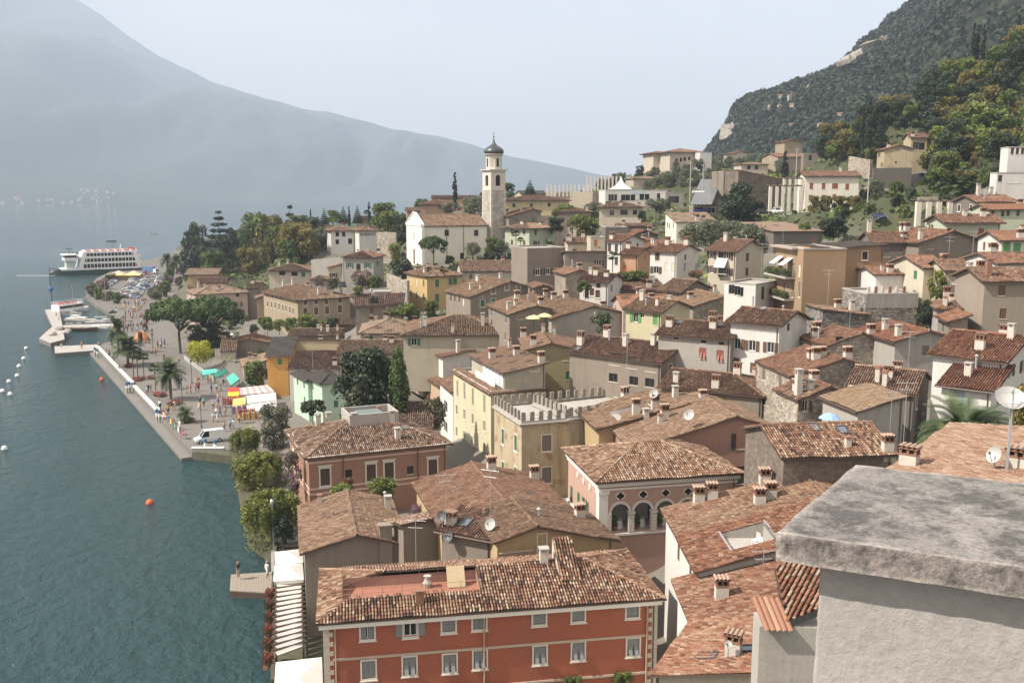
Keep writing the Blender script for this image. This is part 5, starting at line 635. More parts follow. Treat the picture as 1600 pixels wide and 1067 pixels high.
HARBOURPIER=[(-135.76,287.06),(-121.31,291.4),(-118.2,284.23),(-132.16,280.09)]
JETTY=[(-118.66,245.85),(-109.08,249.06),(-104.58,239.67),(-113.27,234.74)]
NEARPIER=[(-29.37,95.48),(-25.32,96.17),(-23.98,90.76),(-28.31,91.38)]
PILES=[(-47.26,143.88),(-45.55,143.15),(-77.13,188.6),(-76.86,189.22),(-62.22,164.28),(-61.6,163.81),(-100.95,230.65),(-102.37,232.49)]
LAMPS=[((-52.11,157.09),4.6),((-61.95,176.58),4.2),((-90.86,239.84),4.5),((-66.01,194.38),4.5),((-112.33,268.11),4)]
GARDENLAMP=(-26.04,100.28,1.3)
FOUNTAIN=(-24.86,103.41,1.3)
VAN=(-47.93,147.83)
FERRY=((-229.51,472.31,0),(-192.81,495.77,0))
BOATS=[('tour',(-149.4,323.41,0),15,1.2,'white two-deck excursion boat with passengers moored at the breakwater'),('cruiser',(-140.97,306.62,0),9,-0.15,'white motorboat under a dark blue cover,first from the excursion boat'),('cruiser',(-136.34,300.38,0),10,-0.1,'long white cabin cruiser behind the harbour pier'),('open',(-135.65,294.38,0),5,0,'small white boat beside the long cabin cruiser'),('sail',(-127.82,298.86,0),8,0.1,'white sailboat with the tallest mast inside the harbour'),('sail',(-130.19,297.35,0),6,0.1,'small sailboat beside the tallest mast'),('sail',(-146.82,318.19,0),6,0.3,'sailboat moored against the excursion boat'),('wood',(-127.62,280.36,0),11,-0.05,'long dark wooden boat in front of the harbour pier'),('cruiser',(-121.39,283.06,0),9,-0.1,'white motorboat in front of the harbour pier near the promenade'),('cruiser',(-133.4,325.18,0),8,0.2,'white cabin boat by the promenade,topmost of three'),('open',(-130.1,316.48,0),7,0.2,'white boat by the promenade,middle of three'),('open',(-126.15,308.22,0),6,0.2,'white boat by the promenade,lowest of three'),('open',(-356.35,963.06,0),9,0.1,'white speedboat far out on the lake'),('open',(-340.65,819.71,0),8,0.3,'small dark speedboat out on the lake before the ferry'),('open',(-295.05,644.69,0),8,0,'grey boat on the lake just behind the ferry mast')]
BUOYS=[(-119.52,231.57),(-115.26,221.02),(-109.63,209.08),(-108.06,202.5),(-100.93,189.22),(-104.13,192.38),(-80.36,147.64),(-126.74,247.26)]
ORANGEBUOY=[(-47.29,120.65),(-89.03,204.64)]
CARS=[(-170.92,402.3,-0.0,'row nearest the water'),(-171.61,404.78,-0.01,'row nearest the water'),(-172.3,407.26,-0.03,'row nearest the water'),(-172.99,409.74,0.03,'row nearest the water'),(-173.68,412.22,-0.04,'row nearest the water'),(-174.37,414.7,0.0,'row nearest the water'),(-175.06,417.18,0.03,'row nearest the water'),(-175.75,419.66,-0.03,'row nearest the water'),(-176.44,422.14,0.0,'row nearest the water'),(-177.13,424.62,0.01,'row nearest the water'),(-177.82,427.1,-0.04,'row nearest the water'),(-178.51,429.58,-0.01,'row nearest the water'),(-179.19,432.06,0.02,'row nearest the water'),(-179.88,434.54,-0.0,'row nearest the water'),(-180.57,437.02,0.02,'row nearest the water'),(-181.26,439.5,-0.03,'row nearest the water'),(-145.5,358.05,-0.02,'second row from the water'),(-146.55,361.16,-0.03,'second row from the water'),(-147.6,364.27,0.0,'second row from the water'),(-148.66,367.38,0.03,'second row from the water'),(-149.71,370.5,0.01,'second row from the water'),(-150.77,373.61,0.02,'second row from the water'),(-151.82,376.72,-0.01,'second row from the water'),(-152.87,379.83,0.02,'second row from the water'),(-153.93,382.95,-0.03,'second row from the water'),(-154.98,386.06,-0.02,'second row from the water'),(-156.03,389.17,0.01,'second row from the water'),(-157.09,392.28,0.02,'second row from the water'),(-158.14,395.4,-0.01,'second row from the water'),(-159.2,398.51,-0.03,'second row from the water'),(-160.25,401.62,-0.02,'second row from the water'),(-161.3,404.73,-0.02,'second row from the water'),(-162.36,407.85,-0.02,'second row from the water'),(-163.41,410.96,0.02,'second row from the water'),(-164.47,414.07,-0.02,'second row from the water'),(-165.52,417.18,0.03,'second row from the water'),(-166.57,420.3,0.03,'second row from the water'),(-167.63,423.41,-0.04,'second row from the water'),(-168.68,426.52,-0.01,'second row from the water'),(-169.73,429.63,-0.0,'second row from the water'),(-170.79,432.75,-0.04,'second row from the water'),(-171.84,435.86,-0.01,'second row from the water'),(-141.18,358.05,0.03,'third row from the water'),(-142.21,361.16,-0.03,'third row from the water'),(-143.24,364.27,0.01,'third row from the water'),(-144.27,367.38,-0.03,'third row from the water'),(-145.3,370.5,0.01,'third row from the water'),(-146.33,373.61,0.03,'third row from the water'),(-147.35,376.72,-0.02,'third row from the water'),(-148.38,379.83,-0.04,'third row from the water'),(-149.41,382.95,-0.03,'third row from the water'),(-150.44,386.06,0.0,'third row from the water'),(-151.47,389.17,-0.04,'third row from the water'),(-152.49,392.28,-0.03,'third row from the water'),(-153.52,395.4,-0.0,'third row from the water'),(-154.55,398.51,0.03,'third row from the water'),(-155.58,401.62,-0.01,'third row from the water'),(-156.61,404.73,-0.01,'third row from the water'),(-157.63,407.85,0.01,'third row from the water'),(-158.66,410.96,-0.03,'third row from the water'),(-159.69,414.07,0.01,'third row from the water'),(-160.72,417.18,-0.03,'third row from the water'),(-161.75,420.3,0.01,'third row from the water'),(-162.78,423.41,0.04,'third row from the water'),(-163.8,426.52,-0.04,'third row from the water'),(-164.83,429.63,0.0,'third row from the water'),(-165.86,432.75,0.01,'third row from the water'),(-166.89,435.86,-0.03,'third row from the water'),(-146.61,395.93,-0.02,'row along the road hedge'),(-148.62,402.0,0.04,'row along the road hedge'),(-150.64,408.07,0.04,'row along the road hedge'),(-152.66,414.14,-0.03,'row along the road hedge'),(-154.68,420.21,0.02,'row along the road hedge'),(-156.69,426.29,0.04,'row along the road hedge'),(-158.71,432.36,-0.02,'row along the road hedge'),(-160.73,438.43,0.01,'row along the road hedge'),(-162.75,444.5,-0.04,'row along the road hedge'),(-169.83,451.02,1.5,'driving lane'),(-153.95,401.06,1.5,'driving lane'),(-144.54,385.04,1.5,'driving lane'),(-160.01,424.6,1.5,'driving lane'),(-176.29,461.78,1.5,'driving lane'),(-177.67,458.14,1.5,'driving lane')]
TRUCK=(-176.29,469.24)
WHITEVAN=(-178.79,469.24)
KIOSKS=[(-178.93,434.14),(-171.97,434.14)]
UPCARS=[(-62.36,322,18.95,0,'white hatchback on the hotel terrace'),(-65.86,330,19.31,0.3,'dark car beside the white hatchback on the hotel terrace'),(-45.23,246,16.37,0.2,'white car parked among the oleanders'),(-44.14,250,15.81,0.2,'dark car parked among the oleanders'),(77.85,205,34.59,0.1,'dark blue car parked on the bend of the right slope'),(58.68,305,39.93,0.9,'white car climbing the hill road'),(60.12,232,34.94,1.4,'dark car parked before the lemon house pillars'),(63.49,232,35.25,0.1,'white car parked before the lemon house pillars')]
PEOPLE=[(-101.39,236.84),(-96.83,227.56),(-93.97,222.85),(-97.76,257.8),(-96.26,249.33),(-94.9,247.69),(-90.21,241.38),(-89.08,240.61),(-88.5,241.38),(-87.33,229.64),(-86.77,230.34),(-81.98,222.85),(-76.71,217.7),(-71.75,185.84),(-64.07,170.89),(-61.25,169.33),(-61.22,167.04),(-63.71,184.46),(-63.11,184.91),(-62.77,186.77),(-62.35,187.24),(-64.78,193.54),(-64.29,193.54),(-62.83,194.55),(-62.13,194.55),(-59.05,184.91),(-58.58,186.77),(-57.96,187.24),(-58.81,192.05),(-54.37,170.89),(-55.47,177.42),(-53.82,174.92),(-54.06,172.48),(-56.65,170.11),(-56.87,173.28),(-51.99,164.81),(-51.54,165.54),(-50.6,165.54),(-51.47,161.21),(-50.73,161.21),(-57.09,161.21),(-86.99,209.22),(-52.15,174.1),(-61.22,170.5),(-71.18,183.55),(-71.45,186.3),(-47.49,154.43),(-47.02,156.06),(-46.53,156.48),(-55.24,155.65),(-56.53,156.48),(-46.54,159.87),(-119.28,293.62),(-118.1,292.49),(-111.75,278.6),(-110.51,277.58),(-109.28,276.57),(-108.31,276.57),(-119.01,298.21),(-103.1,266.87),(-97.72,257.81),(-96.22,249.33),(-95.16,248.51),(-129.36,323.43),(-126.04,320.73),(-125.78,323.43),(-132.45,334.74),(-130.54,337.68),(-134.47,334.74),(-114.12,280.65),(-109.79,268.76),(-92.01,246.09),(-91.6,247.7),(-90.15,246.09),(-123.7,317.12),(-115.53,297.9),(-136.36,344.73),(-109.13,277.33),(-123.05,309.53),(-106.01,269.03),(-135.01,352.23),(-127.08,320.55),(-131.3,331.64),(-130.19,320.92),(-119.66,294.77),(-115.59,283.04),(-109.73,283.29),(-118.99,305.58),(-127.38,328.21),(-125.38,311.83),(-107.83,270.49),(-121.87,316.48),(-123.63,316.81),(-129.36,335.91),(-133.02,327.18),(-109.2,269.75),(-104.01,271.67),(-121.12,296.59),(-138.74,347.53),(-123.43,315.05),(-108.11,270.33),(-133.11,339.04),(-137.57,339.39),(-117.23,300.69),(-136.28,347.02),(-112.23,289.01),(-121.3,315.57),(-130.59,336.11),(-109.42,283.95),(-124.09,305.82),(-136.28,348.89),(-131.2,335.68),(-132.46,345.0),(-134.78,330.75),(-132.66,335.42),(-119.61,300.42),(-132.54,335.71),(-107.31,271.67),(-111.16,272.02),(-103.55,268.56),(-118.99,301.64),(-116.09,302.24),(-134.5,347.02),(-120.87,301.83),(-111.96,287.42),(-132.44,342.97),(-122.24,309.33),(-119.83,294.2),(-118.35,296.88),(-111.36,276.3),(-109.15,280.22),(-113.67,295.13),(-136.17,350.27),(-115.6,296.06),(-127.39,313.45),(-130.78,334.08),(-135.96,334.87),(-125.83,318.14),(-123.32,302.37),(-113.48,283.66)]
PIERPEOPLE=[(-28.19,94.13),(-25.22,94.13),(-105.28,241.7),(-109.69,241.7),(-115.86,243.76),(-146.43,306.14),(-141.18,296.65)]
AWNINGS=[('pinkstripe',[(-52.14,180.11,3.3),(-47.42,183.22,3.3),(-45.26,179.39,2.7),(-51.02,176.45,2.7)],'pink and grey striped market awning'),('redcloth',[(-54.64,181.09,3.1),(-52.6,181.71,3.1),(-52.13,179.99,2.7),(-54.16,179.39,2.7)],'small red awning end of the market'),('yellowcloth',[(-53.93,178.61,2.8),(-51.91,179.21,2.8),(-51.39,177.29,2.4),(-53.39,176.71,2.4)],'small yellow awning end below the red one'),('amber',[(-50.67,170.72,3.2),(-48.8,172.38,3.2),(-48.07,169.59,2.5),(-49.74,166.96,2.5)],'amber yellow market awning'),('whitestripe',[(-49.0,173.51,3.2),(-44.27,176.4,3.2),(-43.2,172.39,2.6),(-47.85,169.67,2.6)],'cream striped market awning behind the amber one'),('palepink',[(-47.04,166.35,3.1),(-42.42,169.27,3.1),(-41.76,166.44,2.5),(-46.01,162.91,2.5)],'pale pink striped market awning nearest the big flowering bush'),('teal',[(-61.72,195.35,3.3),(-60.94,201.25,3.3),(-60.44,201.29,2.6),(-61.1,194.09,2.6)],'teal square awning in the middle of the teal three'),('teal',[(-58.07,191.49,3.1),(-58.13,197.14,3.1),(-55.56,192.19,2.7),(-55.34,185.58,2.7)],'teal square awning nearest the market'),('teal',[(-66.47,202.25,2.7),(-63.78,203.77,2.7),(-62.86,201.62,2.4),(-64.84,197.96,2.4)],'sagging teal awning beside the cafe railing')]
GOODS=[(-47.8,165.54,'rack of blue and red clothes at the market'),(-46.23,163.11,'rack of orange clothes at the market'),(-44.71,160.74,'rack of yellow goods beside the flowering bush'),(-51.58,172.74,'rack of red goods under the amber awning')]
RAILCLOTHS=[(-64.8,169.69),(-63.38,167.24),(-61.97,164.79),(-60.55,162.33),(-59.14,159.88),(-57.72,157.43),(-56.3,154.98),(-54.89,152.52),(-53.47,150.07)]
SUNSHADES=[(-89.1,285.78,3.3,3.5,'white parasol behind the umbrella pines'),(-74.12,282.8,3.3,3.2,'pale blue parasol in the lakeside garden'),(-75.33,252.42,3.3,3.4,'white parasol over the cafe by the dark shrubs'),(3.36,147,21.32,2.6,'yellow parasol on the small roof terrace,left one'),(5.03,147,21.62,2.4,'yellow parasol on the small roof terrace,right one'),(27.76,82,20.9,1.9,'blue parasol squeezed between the stone houses')]
CAFE=[(-91.3,273.67,3.0),(-90.38,291.19,3.0),(-84.12,273.67,3.0),(-80.06,246.4,3.0)]
CAFERAIL=((-77.2,222.85),(-61.93,195.74))
PERGOLA=[(-22.25,86.23,4.0),(-20.06,87.0,4.0),(-16.79,72.61,4.0),(-18.63,70.88,4.0)]
TENTS=[[(-23.89,92.25,4.4),(-21.31,93.13,4.4),(-20.41,89.53,4.4),(-23.0,88.87,4.4)],[(-23.13,89.12,4.3),(-20.46,89.45,4.3),(-19.49,85.51,4.3),(-22.26,85.06,4.3)],[(-18.27,69.65,4.2),(-14.87,70.48,4.2),(-13.19,62.58,4.2),(-16.74,62.41,4.2)]]
TOWER=(-5.34,287,22.57)
TOWERZ=[20.67,40.86,46.45,47.01,51.08,51.63,54.95,56.6]
WALLS_=[((-30.87,236,20.49),(-24.54,224,19.68),9,0.6,'stonel','tall plastered retaining wall left of the yellow villa'),((-40.75,290,28.72),(-34.51,286,28.5),7,0.6,'stonel','ruined stone wall between hotel and church'),((-31.61,258,22.11),(-27.53,252,21.85),6,0.6,'stone','garden wall under the green creeper left of the church'),((-56.03,268,21.77),(-46.03,262,23.05),6,0.5,'concrete','plain concrete retaining wall under the hotel'),((7.33,277,33.78),(15.64,275,33.64),7,0.6,'stoned','dark old stone wall right of the rectory'),((12.29,352,40.6),(28.88,348,40.6),6,0.6,'cream','long pale terrace wall of the lemon house'),((28.73,346,39.92),(33.19,345,39.92),6,0.6,'stoned','dark stone corner beside the tent restaurant'),((86.84,252,49.4),(90.29,246,48.39),2.5,1.0,'stonel','whitewashed sloping rock wall on the wooded slope'),((78.57,215,33.34),(86.02,206,36.32),10,2.0,'stoneg','rough boulder wall behind the dark blue car'),((90.11,243,46.25),(99.67,243,46.4),2,0.6,'dgrey','dark terrace edge under the blotched house'),((85.4,204,39.29),(95.67,203,39.55),4,0.5,'creamd','painted terrace wall behind the pillars on the right slope'),((-27.3,104,1.68),(-24.28,92,1.11),1.6,0.6,'concrete','low quay wall beside the fountain')]
PILLARS=[('lemon house frame of tall white pillars beside the cream villa',[((63.85,240,37.12),4.64),((65.43,240,37.12),4.64),((66.94,240,37.12),4.64),((68.44,240,37.12),4.64),((70.03,240,37.12),4.64),((71.45,240,37.12),4.64)],0.7,True),('shorter upper rank of white pillars behind the lemon house frame',[((69.1,247,41.55),2.14),((70.57,247,41.55),2.14),((72.11,247,41.55),2.14),((73.65,247,41.55),2.14)],0.6,True),('row of pale pillars above the tent restaurant terrace',[((27.88,362,42.5),3.86),((29.31,362,42.5),3.86),((30.74,362,42.5),3.86),((31.93,362,42.5),3.86),((33.36,362,42.5),3.86),((34.67,362,42.5),3.86),((35.98,362,42.5),3.86),((37.41,362,42.5),3.86),((38.84,362,42.5),3.86),((40.39,362,42.5),3.86)],0.6,False),('long row of pale pillars on the terrace wall behind the church',[((12.68,350,40.37),2.8),((14.07,350,40.37),2.8),((15.45,350,40.37),2.8),((17.06,350,40.37),2.8),((18.45,350,40.37),2.8),((19.83,350,40.37),2.8),((21.21,350,40.37),2.8),((22.6,350,40.37),2.8),((24.21,350,40.37),2.8),((25.82,350,40.37),2.8),((27.32,350,40.37),2.8),((28.59,350,40.37),2.8)],0.6,False),('row of square white pillars on the right slope garden',[((79.64,190,33.86),4.56),((81.65,190,33.86),4.56),((83.67,190,33.86),4.56),((85.81,190,33.86),4.56),((87.94,190,33.86),4.56),((89.58,190,33.86),4.56)],0.9,True)]
POLES=[((78.45,214,34.07),9.56,'tall concrete pole in front of the bronze trees'),((87.48,300,41.88),12,'light mast beside the small grey tower house'),((55.0,300,38.17),11.4,'tall grey lamp mast on the hill road'),((62.82,320,40.55),9,'second lamp mast up the hill road')]
ROAD=[(48.09,262,36.69),(53.97,262,36.69),(67.42,318,41.37),(75.29,372,46.43),(73.24,374,46.47),(59.94,316,40.95)]
CAP=[(0.75,2.61,39.05),(1.32,2.35,39.05),(1.22,3.3,39.05)]
STUB=[(10.12,37,22.54),(12.06,37,22.99)]
BIGDISH=(23.55,44.5,30.31)
DISHPOLE=(24.06,44.5,26.9)
DISHES=[(23.34,45,27.52,0.42,'round satellite dish facing left beside the tiled chimney on the pink patched roof'),(-5.82,77,13.36,0.5,'dark grey satellite dish above the lean-to chimney'),(-5.24,76,12.0,0.5,'black satellite dish low on the grey annexe'),(-1.72,75,13.4,0.5,'white satellite dish in front of the ochre gable'),(18.34,97,17.4,0.6,'white satellite dish in the middle of the pink gable roof'),(16.16,107,17.53,0.55,'pale satellite dish at the end of the battlements'),(-1.96,92,12.79,0.45,'small white satellite dish on the reddish roof chimney'),(11.98,50,15.36,0.22,'little white dish beside the nearest lane house chimney')]
AERIALS=[(-5.5,77,13.75,3.4,'tall aerial mast rising beside the dark grey dish'),(-7.34,70,12.06,3.6,'white grid aerial on a mast in front of the grey chimney breast'),(-1.79,76,13.43,4.4,'thin tall aerial on the ochre house ridge'),(17.04,62,14.12,2.2,'aerial on the lane house with one square chimney'),(23.47,44,26.83,4.2,'steel aerial mast beside the round dish on the pink patched roof'),(31.87,76,21.92,3.2,'aerial at the right end of the striped skylight roof'),(33.95,84,20.31,2.4,'thin aerial on the sandy lean-to roof'),(66.99,140,29.54,5.2,'tall aerial before the large grey gable,right one'),(63.56,140,29.36,4.6,'tall aerial before the large grey gable,left one'),(41.03,158,26.51,5.5,'aerial between the cream house and the tan block'),(44.3,134,24.6,5,'aerial against the blank tan wall'),(13.98,115,17.04,6,'tall aerial behind the battlemented terrace'),(41.88,118,24.53,3.5,'spiky aerial before the rough stone house'),(-31.64,150,14.6,2.2,'small aerial on the dark speckled roof'),(47.76,170,31.25,3,'white aerial by the tan block chimney'),(41.93,100,22.8,3,'aerial before the plain grey gable')]
FARHOUSES=[(0.27,1.03,0.09),(0.28,1.03,0.09),(0.28,1.03,0.1),(0.29,1.03,0.1),(0.31,1.03,0.11),(0.29,1.02,0.09),(0.34,1.02,0.08),(0.32,1.02,0.07),(0.29,1.02,0.07)]
HEDGE=[(-8.52,256,22.25),(1.68,252,22.19)]
STEPS=[(6.93,20,33.18)]
def clip_half(poly,a,b,c):      # keep a+b*x+c*y<=0
 outp=[]; n=len(poly)
 for i in range(n):
  p,q=poly[i],poly[(i+1)%n]; fp=a+b*p[0]+c*p[1]; fq=a+b*q[0]+c*q[1]
  if fp<=1e-9: outp.append(p)
  if (fp<-1e-9 and fq>1e-9) or (fp>1e-9 and fq<-1e-9):
   t=fp/(fp-fq); outp.append((p[0]+(q[0]-p[0])*t,p[1]+(q[1]-p[1])*t))
 return outp
def roof_polys(pl,w,d,o):
 res=[]
 for i,(a,b,c) in enumerate(pl):
  poly=[(-o,-o),(w+o,-o),(w+o,d+o),(-o,d+o)]
  for j,(a2,b2,c2) in enumerate(pl):
   if i!=j and poly: poly=clip_half(poly,a-a2,b-b2,c-c2)
  if len(poly)>2: res.append(((a,b,c),poly))
 return res
def barrels(starts,ends,side,nrm,r0,r1,seg,lift):
 """half barrels from starts to ends: arrays (n,3)"""
 n=len(starts); th=np.linspace(0,math.pi,seg+1); cs=np.cos(th); sn=np.sin(th)
 A=starts[:,None,:]+side[None,None,:]*(cs*r0)[None,:,None]+nrm[None,None,:]*(sn*r0*.95+lift)[None,:,None]
 B=ends[:,None,:]+side[None,None,:]*(cs*r1)[None,:,None]+nrm[None,None,:]*(sn*r1*.95)[None,:,None]
 V=np.concatenate([A,B],1).reshape(-1,3); k=seg+1
 base=(np.arange(n)*2*k)[:,None]; f=[]
 for s in range(seg): f.append(np.stack([base[:,0]+s+1,base[:,0]+s,base[:,0]+k+s,base[:,0]+k+s+1],1))
 F=np.stack(f,1).reshape(-1,4)
 return V,F,seg
def tile_field(polys,dist,flat=False,holes=()):
 """curved tiles over every plane, plus ridge and hip caps; returns V,F,tone"""
 if dist<72: sp,ln,seg=.215,.36,4
 elif dist<130: sp,ln,seg=.23,.40,3
 elif dist<200: sp,ln,seg=.28,.48,2
 else: sp,ln,seg=.40,.70,2
 Vs=[];Fs=[];Ts=[];nb=0
 def add(V,F,T):
  nonlocal nb
  Vs.append(V);Fs.append(F+nb);Ts.append(T);nb+=len(V)
 for (a,b,c),poly in polys:
  t=math.hypot(b,c)
  if t<1e-4: continue
  up=np.array([b/t,c/t]); sd=np.array([up[1],-up[0]]); q=math.sqrt(1+t*t)
  v3=np.array([up[0],up[1],t])/q; s3=np.array([sd[0],sd[1],0.]); n3=np.cross(s3,v3)
  if n3[2]<0: n3=-n3
  P=np.array(poly); S=P@sd; U=(P@up)*q; smin,smax=S.min(),S.max(); u_base=U.min()
  ncol=max(2,int((smax-smin)/sp)); scol=smin+(np.arange(ncol)+.5)*(smax-smin)/ncol
  st=[];en=[];tn=[]
  colshade=RNG.normal(0,.05,ncol)
  for ci,s in enumerate(scol):
   us=[]
   for i in range(len(S)):
    s0,s1=S[i],S[(i+1)%len(S)]
    if (s0-s)*(s1-s)<0: us.append(U[i]+(U[(i+1)%len(S)]-U[i])*(s-s0)/(s1-s0))
   if len(us)<2: continue
   u0,u1=min(us),max(us)
   k0=math.floor((u0-u_base)/ln); jit=RNG.uniform(-.05,.05)
   ks=np.arange(k0,math.ceil((u1-u_base)/ln)+1); a0=np.clip(u_base+ks*ln+jit-.03,u0-.02,u1); a1=np.clip(u_base+(ks+1)*ln+jit+.04,u0,u1+.02)
   ok=(a1-a0)>.08; a0,a1=a0[ok],a1[ok]
   if holes:
    mid=(a0+a1)/2/q; X=sd[0]*s+up[0]*mid; Y=sd[1]*s+up[1]*mid
    keep=np.ones(len(a0),bool)
    for hx0,hy0,hx1,hy1 in holes: keep&=~((X>hx0)&(X<hx1)&(Y>hy0)&(Y<hy1))
    a0,a1=a0[keep],a1[keep]
   for arr,u in ((st,a0),(en,a1)):
    ss=s+RNG.normal(0,.008,len(u)); xy=ss[:,None]*sd[None,:]+(u/q)[:,None]*up[None,:]
    z=a+xy@np.array([b,c])+.035*np.sin(xy[:,0]*.9+xy[:,1]*1.3+a)+.025*np.sin(xy[:,1]*2.1-xy[:,0]*1.7); arr.append(np.column_stack([xy,z]))
   tn.append(np.clip(RNG.normal(.5,.22,len(a0))+colshade[ci],0,1))
  if not st: continue
  st=np.concatenate(st);en=np.concatenate(en);tn=np.concatenate(tn)
  r=sp*.37
  rs=np.array([1.0]);
  if flat: V,F,k=barrels(st,en,s3,n3*.5,sp*.47,sp*.43,seg,.012)
  else: V,F,k=barrels(st+n3*.02,en+n3*.02,s3,n3*1.2,r,r*.84,seg,.035)
  add(V,F,np.repeat(tn,k))
 edges={}
 def key(p,q):
  A=(round(p[0],2),round(p[1],2));B=(round(q[0],2),round(q[1],2)); return (A,B) if A<B else (B,A)
 for (a,b,c),poly in polys:
  for i in range(len(poly)): edges.setdefault(key(poly[i],poly[(i+1)%len(poly)]),[]).append((a,b,c))
 for (p,q),ps in edges.items():
  if len(ps)<2 or p==q or any(hx0-1<(p[0]+q[0])/2<hx1+1 and hy0-1<(p[1]+q[1])/2<hy1+1 for hx0,hy0,hx1,hy1 in holes): continue
  a,b,c=ps[0]; A=np.array([p[0],p[1],a+b*p[0]+c*p[1]]); B=np.array([q[0],q[1],a+b*q[0]+c*q[1]])
  if A[2]>B[2]: A,B=B,A
  L=np.linalg.norm(B-A)
  if L<.4: continue
  n=max(1,int(L/(ln*1.05))); d=(B-A)/L
  tt=np.arange(n)/n; st=A+np.outer(tt*L,d); en=A+np.outer((tt+1.12/n)*L,d)
  sdv=np.cross(d,[0,0,1.]); sdv/=np.linalg.norm(sdv); nn=np.cross(sdv,d); nn=nn if nn[2]>0 else -nn
  rr=.15 if dist<200 else .18
  V,F,k=barrels(st+nn*.05,en+nn*.05,sdv,nn,rr,rr*.85,max(3,seg),.03)
  add(V,F,np.repeat(np.clip(RNG.normal(.62,.15,n),0,1),k))
 if not Vs: return None
 return np.concatenate(Vs),np.concatenate(Fs),np.concatenate(Ts)
FLATT={'brown','beige','orange','sandy0'}; NOTILE={'slate','sheet','metalred'}
def build_roof(root,h,pl,w,d,z0,dist,holes=()):
 o=h.get('ov',.45); tile=h.get('tile','pale'); polys=roof_polys(pl,w,d,o); th=.13
 mb=MB()
 top=[]
 for (a,b,c),poly in polys:
  f=lambda p:(p[0],p[1],a+b*p[0]+c*p[1])
  if holes:
   for hx0,hy0,hx1,hy1 in holes:     # four strips round the opening
    for (bx0,by0,bx1,by1) in ((-99,-99,hx0,99),(hx1,-99,99,99),(hx0,-99,hx1,hy0),(hx0,hy1,hx1,99)):
     q=clip_half(clip_half(clip_half(clip_half(poly,bx0,-1,0),-bx1,1,0),by0,0,-1),-by1,0,1)
     if len(q)>2: mb.face([f(p) for p in q],0)
  else:
   mb.face([f(p) for p in poly],0); mb.face([(x,y,z-th) for x,y,z in map(f,poly[::-1])],1)
  for i in range(len(poly)):
   p,q=poly[i],poly[(i+1)%len(poly)]
   onb=lambda P:[abs(P[0]+o)<1e-3,abs(P[0]-w-o)<1e-3,abs(P[1]+o)<1e-3,abs(P[1]-d-o)<1e-3]
   if any(x and y for x,y in zip(onb(p),onb(q))):
    A,B=f(p),f(q); mb.face([(A[0],A[1],A[2]-th),(B[0],B[1],B[2]-th),B,A],1)
 deck=TILES[tile] if tile in NOTILE else CHANNEL
 ro=mb.build('roof',[deck,WOODD],root)
 if tile in NOTILE:
  if tile=='slate':
   res=tile_field(polys,dist,True)
   if res: put('roof_tiles',np_mesh('roof_tiles',res[0],res[1],[TILES[tile]],tone=res[2]),ro)['kind']='stuff'
 else:
  res=tile_field(polys,dist,tile in FLATT,holes)
  if res: put('roof_tiles',np_mesh('roof_tiles',res[0],res[1],[TILES[tile]],tone=res[2]),ro)['kind']='stuff'
 if dist<215 and h['roof']!='flat':
  for (a,b,c),poly in polys:
   for i in range(len(poly)):
    p,q=poly[i],poly[(i+1)%len(poly)]
    zp,zq=a+b*p[0]+c*p[1],a+b*q[0]+c*q[1]
    lowest=min(a+b*x+c*y for x,y in poly)
    if abs(zp-zq)<.02 and abs(zp-lowest)<.02:
     cx,cy=(p[0]+q[0])/2-w/2,(p[1]+q[1])/2-d/2
     dx,dy=q[0]-p[0],q[1]-p[1]; L=math.hypot(dx,dy)
     nx,ny=dy/L,-dx/L
     if nx*cx+ny*cy<0: nx,ny=-nx,-ny
     g=MB(); g.tube([(p[0]+nx*.07,p[1]+ny*.07,zp-.09),(q[0]+nx*.07,q[1]+ny*.07,zp-.09)],.08,6)
  if g.f: g.build('gutter',h.get('gut') and TRIMW or COPPER,root)
 return polys
CH={}
